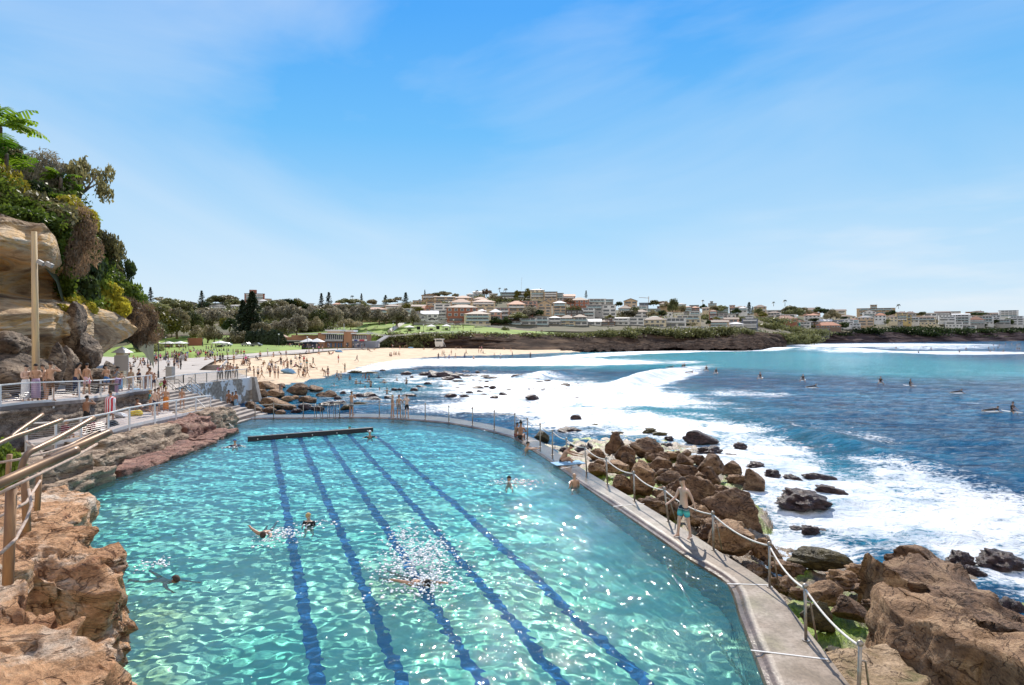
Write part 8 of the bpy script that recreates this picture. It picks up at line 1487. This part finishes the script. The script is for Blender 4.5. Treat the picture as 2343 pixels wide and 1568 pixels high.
def splash(fr,x,y,rx,ry,n_,lab,seed,hh=.25):
 c=P(*fr(x,y),0);s=c.y/F;rs=np.random.RandomState(seed);b=bmesh.new()
 for _ in range(n_):
  u,v=rs.normal()*.5,rs.normal()*.5;r=rs.uniform(.010,.032);z=abs(rs.normal())*hh*max(0,1-(u*u+v*v)**.5)+.02
  g_=bmesh.ops.create_icosphere(b,subdivisions=1,radius=r)['verts'];fl=rs.uniform(.3,.8);st=rs.uniform(1,2.4)
  for q in g_:q.co=Vector((q.co.x*st+u*rx*s,q.co.y*st+v*ry*s*3.0,q.co.z*fl+z))
 me=bpy.data.meshes.new('splash');b.to_mesh(me);b.free();me.materials.append(spl);me.polygons.foreach_set('use_smooth',[True]*len(me.polygons));o=obj('splash',me,loc=(c.x,c.y,0));tag(o,lab,'splash',kind='stuff')
splash(FO,1970,270,90,60,900,'spray',1);splash(FO,2060,390,60,20,180,'spray',2,.15);splash(FN,290,890,50,20,200,'spray',3,.15);splash(FN,530,800,40,12,60,'spray',4,.06);splash(FN,2010,490,60,10,140,'spray',5,.08);splash(FH,115,872,24,6,60,'spray',6,.06);splash(FO,300,270,36,14,60,'spray',7,.06);splash(FN,1180,900,40,30,160,'spray',8,.05)
brz=mat('weathered_bronze_pipe',(.27,.15,.07),.42,(.10,.055,.03),scale=2.5,metal=.3,bump=.001,bscale=12);rust=mat('rusty_post',(.40,.22,.10),.7,(.18,.09,.05),scale=3,bump=.01,stretch=(3,3,.5))
oldrope=mat('old_rope',(.52,.40,.33),.9,(.36,.26,.20),scale=20)
def pipe(pts,r,lab,m=brz,closed=True):
 vs=[Q(*p)for p in pts];o=empty('pipe_rail',vs[0],lab,'railing','bent pipe railing on the orange rocks');g=vs[0];cur=[]
 for i in range(len(vs)-1):
  p0,p1,p2,p3=vs[max(i-1,0)],vs[i],vs[i+1],vs[min(i+2,len(vs)-1)]
  for k in range(6):
   t=k/6;cur.append(.5*((2*p1)+(p2-p0)*t+(2*p0-5*p1+4*p2-p3)*t*t+(3*p1-p0-3*p2+p3)*t**3)-g)
 cur.append(vs[-1]-g);mb=MB();mb.tube(cur,r,14);mb.build('pipe',m,o,smooth=False if len(vs)<2 else True)
 d=(cur[-1]-cur[-2]).normalized();mb=MB();mb.tube([cur[-1]-d*.004,cur[-1]+d*.006],r*.86,14);mb.build('end_cap',rust,o);return o
pipe([(-60,1133,5.2),(0,1106,5.4),(90,1066,5.8),(176,1030,6.2)],.046,'thickest bronze pipe end, sawn off level with the grey slabs')
pipe([(107,1052,7.0),(180,1020,7.4),(250,989,7.9)],.048,'bronze pipe stub pointing past the thickest pipe toward the deck')
pipe([(48,1100,7.0),(50,1070,7.0),(62,1040,7.1),(90,1024,7.3),(140,999,7.8),(213,957,8.6)],.036,'bronze pipe bent down in an elbow at its near end')
pipe([(-10,1019,8.6),(27,1002,9.0),(85,982,9.6),(141,961,10.2)],.036,'thin dark pipe above the elbow pipe');pipe([(25,1000,10.2),(45,985,10.5),(97,949,11.2)],.036,'short dark pipe with a curved lower end, furthest up the bank');pipe([(120,1040,9.2),(170,1014,9.7),(222,989,10.2)],.026,'slim pipe running beneath the elbow pipe')
for(x0,y0,x1,y1,Y,r,lab)in((26,1118,18,1304,6.6,.052,'thickest rusty post rooted in the broad pitted shelf'),(56,1090,62,1190,8.2,.046,'rusty post standing on the pale orange rock point'),(90,1082,85,1145,9.4,.040,'slim rusty post behind the other two'),(22,1040,16,1092,9.4,.036,'short post at the edge under the thin dark pipe')):
 a,c=Q(x0,y0,Y),Q(x1,y1,Y);c.z-=.15;mb=MB();mb.tube([(0,0,0),a-c],r,12);tag(mb.build('railing_post',rust,None,loc=c,smooth=True),lab,'post','rusty posts of the pipe railing')
for pts,lab in(([(-20,1140,6.4),(20,1118,6.5),(107,1077,7.2),(160,1052,8),(222,1016,8.6)],'pinkish rope slung beneath the thick pipes'),([(-20,1062,8),(40,1052,8.2),(107,1036,8.8),(195,1008,9.4)],'pale rope crossing behind the elbow pipe'),([(-20,1280,6.2),(0,1268,6.2),(36,1234,6.6),(60,1190,7.2),(72,1157,7.4),(66,1120,7.6)],'grey rope looping from the thickest post up to the next'),([(-20,1100,8.8),(50,1084,9),(107,1066,9.2)],'pale rope above the short post'),([(60,1010,9.5),(90,1030,9.4),(105,1050,9.2)],'short rope tie below the thin dark pipe'),([(-20,1192,7),(20,1172,7.2),(60,1150,7.6),(92,1100,8.8)],'slack rope between the rusty posts')):
 vs=[Q(*p)for p in pts];mb=MB();mb.tube([v-vs[0]for v in vs],.017,6);tag(mb.build('rope',oldrope,None,loc=vs[0],smooth=True),lab,'rope','ropes tied along the pipe railing')
o=shrub(8,1060,30,40,12.5,'bush','green','small bright green shrub growing behind the pipe railing',1)
lampm=mat('dark_lamp_post',(.045,.055,.07),.5)
def lamp(fr,x,yt,yb,lab):
 a,c=fr(x,yt),fr(x,yb);b=prom_pt(c[0],c[1]);Hh=(c[1]-a[1])*b.y/F;o=empty('lamp_post',b,lab,'lamp post','dark lamp posts of the promenade')
 mb=MB();mb.tube([(0,0,0),(0,0,Hh*.16),(0,0,Hh*.17),(0,0,Hh*.97)],[Hh*.022,Hh*.018,Hh*.011,Hh*.008],8);mb.build('pole',lampm,o,smooth=False);mb=MB();mb.ball((0,0,Hh*.985),(Hh*.03,Hh*.03,Hh*.022),8,6);mb.build('lantern',trim,o,smooth=True)
 mb=MB();mb.tube([(0,0,Hh),(0,0,Hh*1.012)],[Hh*.035,Hh*.01],8);mb.build('lantern_cap',lampm,o)
for x,yt,yb,lab in((563,785,1390,'tallest dark lamp post standing on the near end of the promenade'),(452,800,1220,'dark lamp post second from the overhang, close beside another'),(417,830,1195,'dark lamp post nearest the overhang'),(663,825,1145,'dark lamp post beyond the tallest one by the lawn edge'),(980,800,1060,'dark lamp post above the curved picket fence'),(1392,870,1055,'dark lamp post in front of the parked-car shelter'),(1552,840,1010,'farther dark lamp post past the parked-car shelter'),(1175,830,1000,'slim far lamp post between the park trees')):
 lamp(FA,x,yt,yb,lab)
for x,yt,yb,Y,lab in((568,760,990,262,'slim lamp post at the hedge end of the pavilion'),(985,800,960,268,'slim lamp post between the cafe parasols')):
 a,c=FB(x,yt),FB(x,yb);b=Q(c[0],c[1],Y);Hh=(c[1]-a[1])*Y/F;o=empty('lamp_post',b,lab,'lamp post');mb=MB();mb.tube([(0,0,0),(0,0,Hh)],.09,6);mb.build('pole',lampm,o);mb=MB();mb.ball((0,0,Hh),.35);mb.build('lantern',trim,o)
for fr,x,yt,yb,fn,lab in((FB,1323,580,690,on_lawn,'globe lamp post on the lawn edge above the pavilion'),(FC,290,605,760,on_lawn,'lamp post at the foot of the lawn footpath'),(FC,735,625,730,on_lawn,'lamp post left of the middle shelter'),(FC,1175,550,670,on_lawn,'white-topped lamp post by the coast road corner'),(FC,1122,650,740,on_lawn,'lamp post beside the last shelter of the lawn')):
 a,c=fr(x,yt),fr(x,yb);b=fn(*c);Hh=(c[1]-a[1])*b.y/F;o=empty('lamp_post',b,lab,'lamp post');mb=MB();mb.tube([(0,0,0),(0,0,Hh)],.1,6);mb.build('pole',lampm,o);mb=MB();mb.ball((0,0,Hh),.4);mb.build('lantern',trim,o)
b=Q(*Ff(75,600),46.5);b.z=2.1;o=empty('notice_board',b,'large blank grey notice board seen from behind beside the kiosk','sign');zt=CH-(Ff(0,160)[1]-HY)*46.5/F-b.z
ubox('panel',wallm['grey'],o,(0,0,zt-.58),(1.05,.06,1.15));[ubox('post',pm_,o,(x_,.05,zt/2),(.07,.07,zt))for x_ in(-.4,.4)]
ubox('notice_wall',wallm['brick'],None,on_park(*FA(1068,940))+Vector((0,0,1.6)),(6.2,.5,3.4));tag(bpy.context.scene.objects[-1]if False else[q for q in COL.objects if q.name.startswith('notice_wall')][0],'small red-brown notice wall standing on the park grass','sign')
carm={k:mat('car_'+k,CC[k]if k in CC else c_,.25,spec=.7)for k,c_ in(('white',0),('grey',0),('red',0),('black',0),('silver',(.45,.45,.46)),('navy',0))}
def car(b,rz,col,lab,van=False):
 o=empty('parked_car',b,lab,'car','cars parked round the bay',rz);mb=MB();L_=4.4
 prof=[(-2.2,.35),(-2.2,.8),(-1.9,1.0),(-1.4,1.02),(-.9,1.48),(.7,1.5),(1.35,1.0),(2.05,.88),(2.2,.6),(2.2,.35)]if not van else[(-2.4,.4),(-2.4,1.95),(1.2,2.0),(1.9,1.2),(2.4,1.1),(2.4,.4)]
 n=len(prof);vs=[(x,-.85,z)for x,z in prof]+[(x,.85,z)for x,z in prof];mb.add(vs,[tuple(range(n))[::-1],tuple(range(n,2*n))]+[(i,(i+1)%n,n+(i+1)%n,n+i)for i in range(n)]);mb.build('body',carm[col],o)
 ubox('window',glass,o,(-.1,0,1.25),(1.9,1.74,.32));
 for x_ in(-1.35,1.35):
  for y_ in(-.8,.8):mb=MB();mb.tube([(x_,y_-.1,.33),(x_,y_+.1,.33)],.33,10);mb.build('wheel',CLOTH['black'],o)
cl_=[(FC,720,535,388,'white'),(FC,650,545,388,'silver'),(FC,860,525,388,'black'),(FC,960,520,388,'grey'),(FC,1035,515,388,'silver'),(FC,935,578,380,'silver'),(FC,1050,588,378,'silver'),(FC,1145,598,377,'white'),(FC,1240,602,377,'grey'),(FC,1690,655,384,'white'),(FD,690,702,401,'red'),(FD,910,695,402,'white'),(FD,1060,695,402,'white'),(FD,1380,680,404,'white'),(FD,1300,690,404,'silver'),(FD,1850,678,405,'silver'),(FD,1680,676,405,'grey'),(FD,2230,672,406,'red'),(FD,100,665,392,'silver'),(FD,2060,676,406,'navy'),(FE,640,575,414,'white'),(FE,740,572,416,'white'),(FE,820,570,417,'silver'),(FE,1140,560,425,'grey'),(FE,290,590,410,'silver'),(FE,930,395,500,'navy'),(FE,960,350,530,'white'),(FE,1620,602,470,'silver'),(FE,1510,605,465,'navy'),(FE,1800,550,600,'silver'),(FE,1830,510,620,'white'),(FE,1900,540,605,'red')]
for i,(fr,x,y,Y,c_)in enumerate(cl_):
 b=Q(*fr(x,y),Y);car(b+Vector((0,0,-1.2)),R(rnd.uniform(-12,8)),c_,'%s %s car along the headland streets, counted from the lawn'%(ordinal(i+1),c_),van=(i==20))
for x,y,c_,lab in((1775,945,'silver','silver car parked beside the hedge in the picnic park'),(1910,950,'grey','grey four-wheel drive parked against the hedge'),(1500,945,'white','white vehicle half hidden behind the last picnic shelter')):
 b=on_park(*FA(x,y));car(b,R(rnd.uniform(-20,20)),c_,lab)
b=on_park(*FA(450,1020));shrub(*FA(450,970),26,17,b.y,'bush','farg','low round bush on the park grass near the lamp posts')
for fr,x,y,Y,c_,lab in((FC,62,950,300,'white','white bin at the foot of the ramp by the pavilion'),(FC,662,690,345,'black','dark bin between two lawn shelters'),(FC,945,685,342,'black','dark bin beside the last lawn shelter')):
 b=Q(*fr(x,y),Y);mb=MB();mb.tube([(0,0,0),(0,0,1.8)],[.9,1.0],8);tag(mb.build('litter_bin',CLOTH[c_],None,loc=b),lab,'bin')
for fr,x,y,c_,lab in((FC,350,950,'orange','orange and cream beach parasol lying by the cliff foot'),(FC,550,962,'skyblue','blue beach shade under the cliff'),(FB,700,1302,'skyblue','small blue beach tent on the near sand'),(FB,1445,1012,'skyblue','blue rescue board dragged over the sand')):
 px,py=fr(x,y);b=P(px,py,beach_z(px,py));o=obj('rescue_board' if 'board' in lab else 'beach_tent',rmesh('round',1,CLOTH[c_]));o.location=b;o.scale=(1.7,.9,.6);tag(o,lab,'beach shade')
allp=[o for o in COL.objects if o.parent is None and o.name.split('.')[0]=='person']
allp.sort(key=lambda o:-o.scale.x*(.35 if o.data.name.startswith('person')and max(v[2]for v in o.bound_box)<1.0 else 1)/o.location.y)
rest=allp[292:]
if rest:
 bpy.context.view_layer.update();b=bmesh.new();ms=[];base=P(800,815,0)
 for o in rest:
  for q in[o]+list(o.children):
   me=q.data.copy();me.transform(Matrix.Translation(-base)@q.matrix_world);m_=q.material_slots[0].material
   if m_ not in ms:ms.append(m_)
   me.polygons.foreach_set('material_index',[ms.index(m_)]*len(me.polygons));b.from_mesh(me);bpy.data.meshes.remove(me)
 me=bpy.data.meshes.new('distant_crowd');b.to_mesh(me);b.free();[me.materials.append(t)for t in ms];o_=obj('distant_crowd',me,loc=base);tag(o_,kind='stuff')
 for o in rest:
  for q in list(o.children)+[o]:bpy.data.objects.remove(q)
